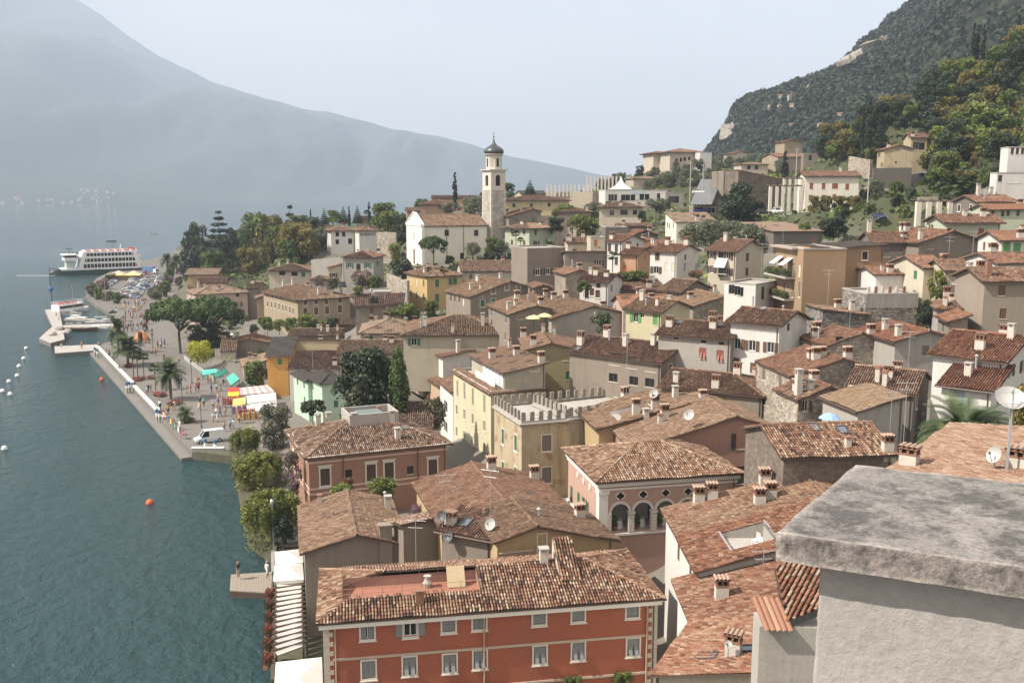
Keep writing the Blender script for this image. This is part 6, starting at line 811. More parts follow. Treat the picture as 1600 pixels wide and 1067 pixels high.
def chimney_mesh(style,ht):
 k=(style,round(ht,1))
 if k in CH: return CH[k]
 mb=MB(); cap=MB(); a=.34 if style!='b' else .3
 if style=='c': mb.tube([(0,0,-.6),(0,0,ht)],.11,8); cap.lathe([(.2,ht),(.2,ht+.05),(.03,ht+.18)],8); ms,mc=STEEL,STEEL
 elif style=='k': mb.box(-.28,-.28,-.6,.28,.28,ht); cap.box(-.33,-.33,ht,.33,.33,ht+.08); ms,mc=BRICK,BRICK
 elif style=='b':
  mb.box(-a,-a,-.8,a,a,ht*.82);
  for sx in(-1,1):
   for sy in(-1,1): mb.box(sx*a*.8-.07,sy*a*.8-.07,ht*.82,sx*a*.8+.07,sy*a*.8+.07,ht)
  cap.box(-a*1.25,-a*1.25,ht,a*1.25,a*1.25,ht+.1); ms,mc=PLASTER,CONC
 elif style=='d':
  mb.box(-.22,-.22,-.6,.22,.22,ht*.8); cap.box(-.26,-.26,ht*.8,.26,.26,ht); ms,mc=PLASTER,TERRA
 else:
  mb.box(-.42,-.32,-.8,.42,.32,ht*.6,0)
  for x in (-.36,0,.36):
   for y in(-.26,.26): mb.box(x-.06,y-.06,ht*.6,x+.06,y+.06,ht*.84,1)
  mb.box(-.34,-.2,ht*.6-.01,.34,.2,ht*.82,2); mb.box(-.44,-.34,ht*.56,.44,.34,ht*.63,1); mb.box(-.48,-.38,ht*.84,.48,.38,ht*.92,1)
  for x in (-.39,-.13,.13,.39):
   V,F,_=barrels(np.array([[x,-.46,ht*.92]]),np.array([[x,.46,ht*.92]]),np.array([1.,0,0]),np.array([0,0,1.]),.12,.11,4,0)
   b=len(cap.v); cap.v+=[tuple(v) for v in V]; cap.f+=[tuple(b+i for i in f) for f in F.tolist()]; cap.m+=[0]*len(F)
  ms,mc=[PLASTER,BRICK,DARK],CAPT
 CH[k]=(mb.mesh('chimney',ms),cap.mesh('chimney_cap',mc)); return CH[k]
SKY_=[None]
def skylight(root,x,y,pl):
 a,b,c=min(pl,key=lambda P:P[0]+P[1]*x+P[2]*y); z=a+b*x+c*y
 if not SKY_[0]:
  f=MB();
  for q in((-.45,-.62,.45,-.52),(-.45,.52,.45,.62),(-.45,-.52,-.36,.52),(.36,-.52,.45,.52)): f.box(q[0],q[1],-.05,q[2],q[3],.16)
  p=MB(); p.box(-.36,-.52,0,.36,.52,.11); SKY_[0]=(f.mesh('skylight',METALD),p.mesh('pane',GLASSB))
 t=math.hypot(b,c); ang=math.atan2(c,b)-math.pi/2
 n=Vector((-b,-c,1)).normalized(); u=Vector((b/t,c/t,t)).normalized() if t>1e-4 else Vector((0,1,0)); s=u.cross(n)
 M=Matrix((s,u,n)).transposed().to_4x4(); M.translation=Vector((x,y,z))
 o=put('skylight',SKY_[0][0],root); o.matrix_local=M; q=put('pane',SKY_[0][1],o)
GLASSB=plain('skylight_glass',(.11,.14,.17),.12,0,.1)
WM={}
def win_parts(style,w,h):
 k=(style,w,h)
 if k in WM: return WM[k]
 mode,colr,sur=style.split(':'); fr=MB(); pieces=[]
 def frame(t,p,m=0):
  fr.box(-w/2-t,-p,-t,-w/2,.0,h+t,m); fr.box(w/2,-p,-t,w/2+t,.0,h+t,m); fr.box(-w/2,-p,h,w/2,.0,h+t,m); fr.box(-w/2,-p,-t,w/2,.0,0,m)
 if sur=='s': frame(.11,.045); fr.box(-w/2-.17,-.1,-.2,w/2+.17,-.046,-.11)
 elif sur=='p':
  frame(.16,.06); fr.box(-w/2-.3,-.2,h+.32,w/2+.3,.0,h+.42); fr.box(-w/2-.2,-.12,h+.17,w/2+.2,.0,h+.3); fr.box(-w/2-.28,-.14,-.3,w/2+.28,.0,-.17)
 else: fr.box(-w/2-.06,-.05,-.07,w/2+.06,.0,0)
 paint=SH.get(colr,SH['dark'])
 def leaf(x0,x1,y,z0=0.02,z1=h-.02):
  l=MB(); l.box(x0,y,z0,x1,y+.04,z1); t=.06
  l.box(x0,y-.015,z0,x0+t,y,z1); l.box(x1-t,y-.015,z0,x1,y,z1)
  for zz in (z0,(z0+z1)/2-t/2,z1-t): l.box(x0+t,y-.015,zz,x1-t,y,zz+t)
  return l
 if mode in 'gop':
  for q in((-w/2,.12,0,-w/2+.06,.16,h),(w/2-.06,.12,0,w/2,.16,h),(-w/2+.06,.12,h-.06,w/2-.06,.16,h),(-w/2+.06,.12,0,w/2-.06,.16,.06),(-.03,.12,.06,.03,.16,h-.06)): fr.box(*q,1)
  pn=MB(); pn.face([(-w/2,.15,0),(w/2,.15,0),(w/2,.15,h),(-w/2,.15,h)]); pieces.append(('pane',pn,GLASS))
 if mode in 'cv':
  if mode=='v': pieces.append(('shutter',leaf(-w/2+.01,w/2-.01,.08),paint))
  else:
   pieces.append(('shutter',leaf(-w/2+.01,-.006,.06),paint)); pieces.append(('shutter',leaf(.006,w/2-.01,.06),paint))
 if mode=='p':
  pieces.append(('shutter',leaf(-w/2+.01,-.1,.03),paint)); pieces.append(('shutter',leaf(.06,w/2-.01,.03),paint))
 if mode=='o':
  lw=w/2; pieces.append(('shutter',leaf(-w/2-lw-.1,-w/2-.1,-.07),paint)); pieces.append(('shutter',leaf(w/2+.1,w/2+lw+.1,-.07),paint))
 if mode=='t':
  for x0,x1 in((-w/2+.01,-.006),(.006,w/2-.01)):
   l=leaf(x0,x1,.06,h*.52,h-.02); l.box(x0,.06,.02,x0+.09,.1,h*.52); l.box(x1-.09,.06,.02,x1,.1,h*.52)
   M=Matrix.Translation((0,.05,h*.52))@Matrix.Rotation(R_(-24),4,'X'); l.box(x0+.08,-.02,-h*.5,x1-.08,.02,0,0,M); pieces.append(('shutter',l,paint))
  pn=MB(); pn.face([(-w/2,.16,0),(w/2,.16,0),(w/2,.16,h*.52),(-w/2,.16,h*.52)]); pieces.append(('pane',pn,DARK))
 if mode=='b':
  n=int(w/.28);
  l=MB(); l2=MB()
  for i in range(n):
   (l if i%2 else l2).box(-w/2+i*w/n,.05,.1,-w/2+(i+1)*w/n,.08,h)
  pieces.append(('blind',l,plain('blind_yellow',(.45,.36,.17),.8))); pieces.append(('blind',l2,plain('blind_brown',(.12,.06,.035),.8)))
 WM[k]=(fr.mesh('window',[STONEW,SH['white'] if mode in 'gop' and colr not in('dark',) else WOODD]),[(n,b.mesh(n,m)) for n,b,m in pieces]); return WM[k]
def add_window(root,w,d,win,z0):
 fac,style,u,z,ww,hh=win
 loc={'f':(u,0,z),'l':(0,u,z),'r':(w,u,z)}[fac]; rz={'f':0,'l':-math.pi/2,'r':math.pi/2}[fac]
 me,ps=win_parts(style,ww,hh)
 o=put('window',me,root,loc,rz)
 for n,m in ps: put(n,m,o)
def facade(mb,fn,inn,W,zb,tops,holes,mi=0):
 """fn(u,z)->point, inn: inward vector; tops: polyline [(u,z)]"""
 emin=min(t[1] for t in tops)
 hs=[q for q in holes if q[3]<emin-.02 and q[0]>.02 and q[2]<W-.02]
 us=sorted({0,W,*[q[0] for q in hs],*[q[2] for q in hs]}); zs=sorted({zb,emin,*[q[1] for q in hs],*[q[3] for q in hs]})
 zs=[z for z in zs if zb<=z<=emin]
 for i in range(len(us)-1):
  j0=0
  for j in range(len(zs)-1):
   uc,zc=(us[i]+us[i+1])/2,(zs[j]+zs[j+1])/2
   if any(q[0]<uc<q[2] and q[1]<zc<q[3] for q in hs):
    if j>j0: mb.face([fn(us[i],zs[j0]),fn(us[i+1],zs[j0]),fn(us[i+1],zs[j]),fn(us[i],zs[j])],mi)
    j0=j+1
  if j0<len(zs)-1: mb.face([fn(us[i],zs[j0]),fn(us[i+1],zs[j0]),fn(us[i+1],zs[-1]),fn(us[i],zs[-1])],mi)
 if max(t[1] for t in tops)>emin+.01:
  poly=[(0,emin),(W,emin)]+[t for t in tops[::-1] if t[1]>emin+.005]
  mb.face([fn(*p) for p in poly],mi)
 I=Vector(inn)*.22
 for (u0,z0,u1,z1) in hs:
  c=[Vector(fn(u0,z0)),Vector(fn(u1,z0)),Vector(fn(u1,z1)),Vector(fn(u0,z1))]
  for a in range(4): mb.face([c[a],c[(a+1)%4],c[(a+1)%4]+I,c[a]+I],mi)
  mb.face([p+I for p in c],1)
 return hs
CHM_N=0
def build_house(h):
 z0=h['z0']; w,d=h['w'],h['d']; hh=dict(h); hh['ze']=h['ze']-z0
 pl=roof_planes(hh); dist=math.hypot(*h['p'])
 root=thing(h['name'],h['label'],h['cat'],(h['p'][0],h['p'][1],z0),h['r'],h.get('group'))
 tagk=h.get('tag'); zb=-2.5; mb=MB(); off=.1 if h['roof']!='flat' else 0
 def tops(fn,L):
  bp={0,L}
  for i in range(len(pl)):
   for j in range(i):
    f=lambda u:(lambda P:(pl[i][0]+pl[i][1]*P[0]+pl[i][2]*P[1])-(pl[j][0]+pl[j][1]*P[0]+pl[j][2]*P[1]))(fn(u,0))
    a,b=f(0),f(L)
    if a*b<0: bp.add(L*a/(a-b))
  return [(u,roof_z(pl,*fn(u,0)[:2])-off) for u in sorted(bp)]
 sides={'f':(lambda u,z:(u,0,z),(0,1,0),w),'l':(lambda u,z:(0,u,z),(1,0,0),d),'r':(lambda u,z:(w,u,z),(-1,0,0),d),'k':(lambda u,z:(u,d,z),(0,-1,0),w)}
 wl=list(h.get('wins',()))
 if 95<dist<330 and h['roof']!='flat' and h['cat'] in('house','palazzo') and h['h']>4.5:
  rr=random.Random(h['label']); st=rr.choice(('c:brown:n','o:dbrown:n','c:dgreen:n','c:greybrown:n','g:dark:s'))
  for fc,L in(('l',d),('r',d),('f',w)):
   if any(q[0]==fc for q in wl) or L<3.2: continue
   n=max(1,int(L/3.6)); lo=h['ze']-(0 if h['roof'] not in('sr','sl','sb') else 0)
   for zz in(1.75,4.5):
    if zz>h['h']-1.2: continue
    for i in range(n):
     if rr.random()<.62: wl.append((fc,st,round(L*(i+.5)/n+rr.uniform(-.3,.3),2),lo-zz-rr.uniform(0,.15),.8,1.2))
 wins=[(f,s,u,z-z0,ww,h_) for f,s,u,z,ww,h_ in wl]
 if dist<330 and not tagk=='loggia':
  pass
 for k,(fn,inn,L) in sides.items():
  if tagk=='loggia' and k=='f': continue
  holes=[(u-ww/2,z,u+ww/2,z+h_) for f,s,u,z,ww,h_ in wins if f==k]
  facade(mb,fn,inn,L,zb,tops(fn,L),holes)
 if h['roof']=='flat':
  mb.face([(0,0,pl[0][0]-.25),(w,0,pl[0][0]-.25),(w,d,pl[0][0]-.25),(0,d,pl[0][0]-.25)],2)
 mb.build('wall',[WALLS[h['wall']],DARK,CONC],root)
 if h['roof']!='flat': build_roof(root,h,pl,w,d,z0,dist,h.get('holes',()))
 else:
  ze=pl[0][0]; c=MB(); t=.2
  for q in((-.06,-.06,w+.06,t),(-.06,d-t,w+.06,d+.06),(-.06,t,t,d-t),(w-t,t,w+.06,d-t)): c.box(q[0],q[1],ze-.12,q[2],q[3],ze+.07)
  c.build('coping',CONC,root)
 for wn in wins: add_window(root,w,d,wn,z0)
 rr=random.Random(h['label']+'c'); chs=list(h.get('ch',()))
 if 95<dist<300 and h['roof']!='flat' and w>4 and h.get('tile') not in NOTILE:
  for _ in range(rr.choice((1,2,2,3))): chs.append((rr.uniform(.6,w-.6),rr.uniform(.6,d-.6),rr.uniform(1.0,1.7),rr.choice('aaabbcd')))
 for (x,y,ht,stl) in chs:
  a,b=chimney_mesh(stl,ht); c=put('chimney',a,root,(x,y,roof_z(pl,x,y)),random.uniform(-.05,.05)); put('chimney_cap',b,c)
 for (x,y) in h.get('sky',()): skylight(root,x,y,pl)
 if dist<215 and h['roof']!='flat' and w>3:
  dp=MB(); z1=roof_z(pl,w,0)-.2; dp.tube([(w-.25,-.07,-1),(w-.25,-.07,z1)],.05,6); dp.build('downpipe',COPPER,root)
 return root,pl,z0
def vnoise(X,Y,seed=0,oct=5,lac=2.0,gain=.5):
 r=np.random.default_rng(seed); tot=np.zeros(np.shape(X)); amp=1;f=1;s=0
 for o in range(oct):
  P=r.random((256,256)); x=np.asarray(X)*f; y=np.asarray(Y)*f
  xi=np.floor(x).astype(int); yi=np.floor(y).astype(int); fx=x-xi; fy=y-yi; fx=fx*fx*(3-2*fx); fy=fy*fy*(3-2*fy)
  g=lambda a,b:P[a%256,b%256]
  v=(g(xi,yi)*(1-fx)+g(xi+1,yi)*fx)*(1-fy)+(g(xi,yi+1)*(1-fx)+g(xi+1,yi+1)*fx)*fy
  tot+=v*amp; s+=amp; amp*=gain; f*=lac
 return tot/s
def grid_mesh(name,X,Y,Z,mats,tone=None,smooth=True):
 ny,nx=X.shape; V=np.column_stack([X.ravel(),Y.ravel(),Z.ravel()]); i=np.arange(ny*nx).reshape(ny,nx)
 F=np.stack([i[:-1,:-1],i[:-1,1:],i[1:,1:],i[1:,:-1]],-1).reshape(-1,4)
 tf=None
 if tone is not None: tf=((tone[:-1,:-1]+tone[1:,1:])/2).ravel()
 return np_mesh(name,V,F,mats,tone=tf,smooth=smooth)
m,t,b=node_mat('lake_water')
g=nd(t,'ShaderNodeNewGeometry'); mp_=nd(t,'ShaderNodeMapping'); mp_.inputs['Scale'].default_value=(1,.75,1); mp_.inputs['Rotation'].default_value=(0,0,R_(35)); t.links.new(g.outputs['Position'],mp_.inputs[0])
n1=nd(t,'ShaderNodeTexNoise',Scale=.55,Detail=6,Roughness=.68); n2=nd(t,'ShaderNodeTexNoise',Scale=.09,Detail=3); n3=nd(t,'ShaderNodeTexNoise',Scale=.012,Detail=4)
for q in(n1,n2,n3): t.links.new(mp_.outputs[0],q.inputs['Vector'])
ad=nd(t,'ShaderNodeMath',_operation='MULTIPLY_ADD'); t.links.new(n2.outputs[0],ad.inputs[0]); ad.inputs[1].default_value=1.4; t.links.new(n1.outputs[0],ad.inputs[2])
c=mix(t,(.013,.042,.046),(.020,.062,.068),n3.outputs[0]); t.links.new(c,b.inputs['Base Color']); b.inputs['Roughness'].default_value=.2; b.inputs['IOR'].default_value=1.333
sy=nd(t,'ShaderNodeSeparateXYZ'); t.links.new(g.outputs['Position'],sy.inputs[0]); mr=nd(t,'ShaderNodeMapRange'); t.links.new(sy.outputs[1],mr.inputs[0]); mr.inputs[1].default_value=90; mr.inputs[2].default_value=800; mr.inputs[3].default_value=1.0; mr.inputs[4].default_value=.03
bn=nd(t,'ShaderNodeBump',Distance=1.5); t.links.new(ad.outputs[0],bn.inputs['Height']); t.links.new(mr.outputs[0],bn.inputs['Strength']); t.links.new(bn.outputs[0],b.inputs['Normal']); mq=nd(t,'ShaderNodeMapRange'); t.links.new(sy.outputs[1],mq.inputs[0]); mq.inputs[1].default_value=120; mq.inputs[2].default_value=900; mq.inputs[3].default_value=.12; mq.inputs[4].default_value=.05; t.links.new(mq.outputs[0],b.inputs['Roughness'])
WATER=m
lake=MB(); lake.face([(-11400,-150,0),(6800,-150,0),(6800,12900,0),(-11400,12900,0)])
lake.build('lake_water',WATER)['kind']='structure'
m,t,b=node_mat('ground'); a=nd(t,'ShaderNodeAttribute',_attribute_name='tone'); n=noise(t,.25,6,.65); n4=noise(t,2.5,4)
gr=mix(t,(.026,.036,.013),(.085,.085,.04),n.outputs[0]); pv=mix(t,(.12,.105,.09),(.20,.18,.155),n4.outputs[0])
c=mix(t,pv,gr,a.outputs['Fac']); t.links.new(c,b.inputs['Base Color']); b.inputs['Roughness'].default_value=.95; bump(t,b,n4.outputs[0],.4,.1)
GROUND=m
gx=np.concatenate([np.arange(-260,-70,5),np.arange(-70,110,2.5),np.arange(110,420,6)]); gy=np.concatenate([np.arange(-60,40,5),np.arange(40,300,2.5),np.arange(300,860,8)])
X,Y=np.meshgrid(gx,gy); Z=ground_z(X,Y,TERR,LAND,QUAY)
W_=Z<-2
for _ in range(2): W2=W_.copy(); W2[1:]|=W_[:-1]; W2[:-1]|=W_[1:]; W2[:,1:]|=W_[:,:-1]; W2[:,:-1]|=W_[:,1:]; W_=W2
Z=np.where(W_&(Y<300),np.minimum(Z,-1.5),Z)
veg=np.where(Z<3.2,0.,1.)
for (hx,hy,r) in HPOS: veg=np.minimum(veg,np.clip((np.hypot(X-hx,Y-hy)-r)/6,0,1))
Z=Z+np.where(veg>.5,(vnoise(X*.15,Y*.15,3)-.5)*1.5,0)
put('ground',grid_mesh('ground',X,Y,Z,[GROUND],veg))['kind']='structure'
ASPH=plain('promenade_paving',(.155,.14,.125),.9,0,.18,.35)
pm=MB(); pm.prism(QUAY,-3,1.2); pm.build('promenade',ASPH)['kind']='structure'
lg=MB()
for quad in LEDGE: lg.prism(quad,-3,.45)
lg.build('quay_ledge',QUAYST)['kind']='structure'
gs=MB(); gs.prism(LAND[:7]+[(LAND[6][0]+6,LAND[6][1]),(LAND[5][0]+7,LAND[5][1]),(LAND[4][0]+7,LAND[4][1]),(LAND[3][0]+6,LAND[3][1]),(LAND[1][0]+6,LAND[1][1]),(LAND[0][0]+6,LAND[0][1])],-3,1.25); gs.build('garden_ground',plain('garden_soil',(.085,.08,.05),.95,0,.4,1.5))['kind']='structure'
def ridge(name,prof,foot,rows,cols,amp,seed,mats,curve=1.15,nf=1.0,fine=0):
 px=np.array([p[0] for p in prof]);
 s=np.linspace(0,1,cols); L=np.linspace(0,len(prof)-1,cols); idx=np.arange(len(prof))
 rx=np.interp(L,idx,[p[0] for p in prof]); ry=np.interp(L,idx,[p[1] for p in prof]); rz=np.interp(L,idx,[p[2] for p in prof])
 fx=np.interp(L,idx,[p[0] for p in foot]); fy=np.interp(L,idx,[p[1] for p in foot]); fz=np.interp(L,idx,[p[2] for p in foot])
 t=np.linspace(0,1.25,rows)[:,None]; tt=np.minimum(t,1)
 X=fx+(rx-fx)*t; Y=fy+(ry-fy)*t; Z=fz+(rz-fz)*np.where(t<=1,tt**curve,1-(t-1)*1.3)
 g=vnoise(X/amp*nf*1.2+50,Y/amp*nf*.35+50,seed,5); e=np.sin(np.pi*np.clip(t,0,1))*.9+.08
 Z=Z+(g-.5)*amp*1.1*e*(t>.001)
 if fine: Z=Z+(vnoise(X/fine,Y/fine,seed+1,3)-.5)*fine*.55*(t>.02)
 o=put(name,grid_mesh(name,X,Y,Z,mats)); o['kind']='structure'; return X,Y,Z
m,t,b=node_mat('far_forest'); n=noise(t,.004,6,.6); c=mix(t,(.030,.045,.040),(.09,.10,.085),n.outputs[0]); t.links.new(c,b.inputs['Base Color']); b.inputs['Roughness'].default_value=1
ridge('mountain',MT_LEFT,MT_LEFT_FOOT,40,150,900,11,[m],1.1)
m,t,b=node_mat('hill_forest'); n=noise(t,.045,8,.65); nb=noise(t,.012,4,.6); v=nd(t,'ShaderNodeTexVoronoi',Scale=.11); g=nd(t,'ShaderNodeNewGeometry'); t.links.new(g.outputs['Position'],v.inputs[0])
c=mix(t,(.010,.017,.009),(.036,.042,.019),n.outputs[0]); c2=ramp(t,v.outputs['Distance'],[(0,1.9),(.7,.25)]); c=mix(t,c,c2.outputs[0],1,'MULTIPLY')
sp=nd(t,'ShaderNodeSeparateXYZ'); t.links.new(g.outputs['Normal'],sp.inputs[0]);
sl_=ramp(t,sp.outputs[2],[(.22,1),(.42,0)]); rk=ramp(t,nb.outputs[0],[(.5,0),(.56,1)]); fm=nd(t,'ShaderNodeMath',_operation='MULTIPLY'); t.links.new(sl_.outputs[0],fm.inputs[0]); t.links.new(rk.outputs[0],fm.inputs[1])
rc=mix(t,(.30,.25,.21),(.48,.42,.37),n.outputs[0]); c=mix(t,c,rc,fm.outputs[0]); t.links.new(c,b.inputs['Base Color']); b.inputs['Roughness'].default_value=1; bump(t,b,v.outputs['Distance'],.8,4)
HILLF=m
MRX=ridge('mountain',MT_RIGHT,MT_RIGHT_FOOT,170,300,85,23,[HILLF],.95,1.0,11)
nT=11000; ii=RNG.integers(3,int(MRX[0].shape[0]*.82),nT); jj=RNG.integers(0,MRX[0].shape[1]-1,nT); u_=RNG.random(nT)
CT=np.column_stack([M_[ii,jj]*(1-u_)+M_[ii,jj+1]*u_ for M_ in MRX]); CT[:,2]+=1.5
keepT=np.ones(nT,bool)
for q in CLIFFS:
 for p in q: keepT&=np.linalg.norm(CT-np.array(p),axis=1)>9
CT=CT[keepT]; nT=len(CT); kT=8; rT=RNG.uniform(2.2,4.6,nT)
DT=RNG.normal(0,1,(nT*kT,3)); DT/=np.linalg.norm(DT,axis=1)[:,None]; DT[:,2]=np.abs(DT[:,2]); PT=np.repeat(CT,kT,0)+DT*np.repeat(rT,kT)[:,None]
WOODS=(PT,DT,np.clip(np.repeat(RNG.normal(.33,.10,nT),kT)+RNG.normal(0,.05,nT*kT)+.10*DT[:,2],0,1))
ROCK=stucco('cliff_rock',(.46,.39,.34),.5,(.10,.12,.06),(.2,.17,.15),.56)
for pts in CLIFFS:
 mb=MB(); cx=sum(p[0] for p in pts)/len(pts); cyy=sum(p[1] for p in pts)/len(pts); cz=sum(p[2] for p in pts)/len(pts)
 ring=[Vector(p) for p in pts]; ctr=Vector((cx,cyy,cz))
 b0=len(mb.v); mb.v.append((cx,cyy-8,cz)); rows=[]
 for k,f in enumerate((.35,.7,1.0)):
  r=[]
  for p in ring:
   q=ctr+(p-ctr)*f; q.y-=(1-f*f)*7+random.uniform(-4,4); q.x+=random.uniform(-4,4); q.z+=random.uniform(-4,4); r.append(len(mb.v)); mb.v.append(tuple(q))
  rows.append(r)
 n=len(ring)
 for i in range(n): mb.f.append((b0,rows[0][i],rows[0][(i+1)%n])); mb.m.append(0)
 for a,c_ in zip(rows,rows[1:]):
  for i in range(n): mb.f.append((a[i],c_[i],c_[(i+1)%n],a[(i+1)%n])); mb.m.append(0)
 rim=[]
 for p in ring: rim.append(len(mb.v)); mb.v.append((p.x,p.y+40,p.z))
 for i in range(n): mb.f.append((rows[2][i],rim[i],rim[(i+1)%n],rows[2][(i+1)%n])); mb.m.append(0)
 mb.build('cliff',ROCK)['kind']='structure'
V=MB();
def far_house():
 u=random.choice((random.gauss(1.05,.1),random.gauss(1.25,.08),random.uniform(1,3.4))); i=min(12,max(0,int(u))); a,b_=MT_LEFT_FOOT[i+1],MT_LEFT_FOOT[i+2]; f=u-int(u); up=random.expovariate(1/5)
 return a[0]+(b_[0]-a[0])*f,a[1]+(b_[1]-a[1])*f+up*14-30,max(2,up*3),random.uniform(7,15),9,random.uniform(5,8),random.choice((0,0,1))
for _ in range(190):
 x,y,z,w,d,h,k=far_house(); V.box(x-w/2,y,z-6,x+w/2,y+d,z+h,k); V.box(x-w/2-.5,y-.5,z+h,x+w/2+.5,y+d+.5,z+h+2,2)
V.build('far_town',[plain('far_wall_white',(.5,.48,.44)),plain('far_wall_tan',(.5,.4,.3)),plain('far_roof',(.33,.17,.12))])['kind']='stuff'
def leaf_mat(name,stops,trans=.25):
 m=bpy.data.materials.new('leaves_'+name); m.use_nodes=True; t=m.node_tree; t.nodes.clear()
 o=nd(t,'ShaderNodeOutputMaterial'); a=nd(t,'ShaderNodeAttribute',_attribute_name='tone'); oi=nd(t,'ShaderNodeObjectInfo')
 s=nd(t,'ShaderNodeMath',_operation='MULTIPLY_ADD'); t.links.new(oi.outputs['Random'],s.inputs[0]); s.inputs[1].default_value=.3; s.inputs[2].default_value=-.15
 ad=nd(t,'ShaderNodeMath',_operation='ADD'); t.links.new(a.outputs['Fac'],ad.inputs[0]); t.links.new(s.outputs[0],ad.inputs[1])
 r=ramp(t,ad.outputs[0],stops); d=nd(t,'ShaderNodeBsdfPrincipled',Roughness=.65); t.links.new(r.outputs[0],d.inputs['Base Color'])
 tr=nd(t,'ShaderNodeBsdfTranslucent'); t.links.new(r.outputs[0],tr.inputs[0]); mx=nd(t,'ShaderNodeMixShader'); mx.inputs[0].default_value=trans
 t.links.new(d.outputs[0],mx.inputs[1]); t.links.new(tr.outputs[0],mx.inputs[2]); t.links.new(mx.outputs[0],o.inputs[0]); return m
LEAF={
 'broad':leaf_mat('broad',[(0,(.034,.056,.014)),(.5,(.10,.145,.028)),(.9,(.22,.25,.055)),(1,(.27,.28,.07))]),
 'autumn':leaf_mat('autumn',[(0,(.045,.050,.014)),(.5,(.145,.125,.03)),(1,(.28,.21,.06))]),
 'yellowgreen':leaf_mat('yellowgreen',[(0,(.06,.085,.018)),(.5,(.14,.165,.03)),(1,(.26,.26,.06))]),
 'yellow':leaf_mat('yellow',[(0,(.22,.23,.02)),(.5,(.42,.42,.035)),(1,(.58,.55,.08))]),
 'dark':leaf_mat('dark',[(0,(.010,.020,.008)),(.55,(.028,.046,.016)),(1,(.075,.095,.035))],.12),
 'cypress':leaf_mat('cypress',[(0,(.010,.020,.009)),(.6,(.028,.046,.020)),(1,(.06,.08,.032))],.1),
 'pine':leaf_mat('pine',[(0,(.018,.040,.010)),(.6,(.058,.098,.022)),(1,(.14,.18,.045))],.15),
 'olive':leaf_mat('olive',[(0,(.060,.072,.038)),(.5,(.125,.14,.082)),(1,(.23,.24,.16))],.15),
 'willow':leaf_mat('willow',[(0,(.045,.068,.014)),(.5,(.13,.155,.03)),(1,(.27,.27,.06))]),
 'palm':leaf_mat('palm',[(0,(.016,.030,.009)),(.5,(.045,.072,.020)),(1,(.12,.14,.045))],.12),
 'pinkbush':leaf_mat('pinkbush',[(0,(.03,.05,.015)),(.5,(.08,.10,.035)),(.62,(.24,.15,.13)),(1,(.48,.30,.28))]),
 'whitebush':leaf_mat('whitebush',[(0,(.025,.045,.015)),(.62,(.07,.10,.035)),(.74,(.5,.48,.42)),(1,(.72,.70,.66))]),
 'palebush':leaf_mat('palebush',[(0,(.04,.055,.03)),(.5,(.12,.13,.08)),(.75,(.33,.30,.25)),(1,(.5,.46,.40))]),
 'violet':leaf_mat('violet',[(0,(.04,.06,.02)),(.45,(.12,.12,.05)),(.6,(.30,.12,.28)),(1,(.45,.2,.42))]),
 'redflower':leaf_mat('redflower',[(0,(.04,.05,.02)),(.4,(.09,.09,.03)),(.55,(.35,.05,.05)),(1,(.5,.16,.12))]),
 'darkred':leaf_mat('darkred',[(0,(.05,.02,.02)),(.5,(.14,.04,.04)),(1,(.24,.09,.08))]),
}
BARK=plain('bark',(.11,.085,.065),.95,0,.35,4); BARKP=plain('palm_bark',(.13,.095,.065),.95,0,.35,6)
def leaves_np(C,Nrm,size,tone,asp=1.6,tilt=.6):
 n=len(C); Nn=Nrm+RNG.normal(0,tilt,(n,3)); Nn/=np.linalg.norm(Nn,axis=1)[:,None]+1e-9
 A=RNG.normal(0,1,(n,3)); A-=Nn*(A*Nn).sum(1)[:,None]; A/=np.linalg.norm(A,axis=1)[:,None]+1e-9; B=np.cross(Nn,A)
 s=(size*RNG.uniform(.65,1.35,n))[:,None]; a=A*s*asp*.5; b_=B*s*.5
 V=np.stack([C-a,C+b_*.9-a*.1,C+a,C-b_*.9-a*.1],1).reshape(-1,3); F=np.arange(4*n).reshape(n,4); return V,F,tone
def crown_mesh(name,mat,clumps,nl,size,asp=1.6,tilt=.6,flat=1.0,tvar=.16,down=0):
 """clumps: (x,y,z,r); leaves sit mostly on the clump surfaces"""
 cl=np.array(clumps); w=cl[:,3]**2; k=RNG.choice(len(cl),nl,p=w/w.sum()); D=RNG.normal(0,1,(nl,3)); D/=np.linalg.norm(D,axis=1)[:,None]
 D[:,2]=np.where(RNG.random(nl)<.35,np.abs(D[:,2]),D[:,2])
 rr=RNG.uniform(.45,1.08,nl)**.6*cl[k,3]; C=cl[k,:3]+D*rr[:,None]*np.array([1,1,flat]); ct=RNG.normal(0,.12,len(cl))
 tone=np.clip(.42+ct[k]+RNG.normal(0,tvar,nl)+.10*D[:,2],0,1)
 if down: C[:,2]-=RNG.exponential(down,nl)
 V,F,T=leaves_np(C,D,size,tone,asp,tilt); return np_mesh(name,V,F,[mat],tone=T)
def trunk_mb(pts,r0,r1,limbs=()):
 mb=MB(); k=len(pts); mb.tube(pts,[r0+(r1-r0)*i/(k-1) for i in range(k)],8)
 for l,ra in limbs: mb.tube(l,[ra*(1-.75*i/(len(l)-1)) for i in range(len(l))],5)
 return mb
PROTO={}
def proto(key,crown,trunk,H,W,bark=None): PROTO.setdefault(key,[]).append((crown,trunk,H,W))
def limbs_to(base,clumps,n,r):
 res=[]
 for c in random.sample(clumps,min(n,len(clumps))):
  b=Vector(base); e=Vector(c[:3]); mid=(b+e)/2+Vector((random.uniform(-.4,.4),random.uniform(-.4,.4),.3)); res.append(([b,mid,e],r))
 return res
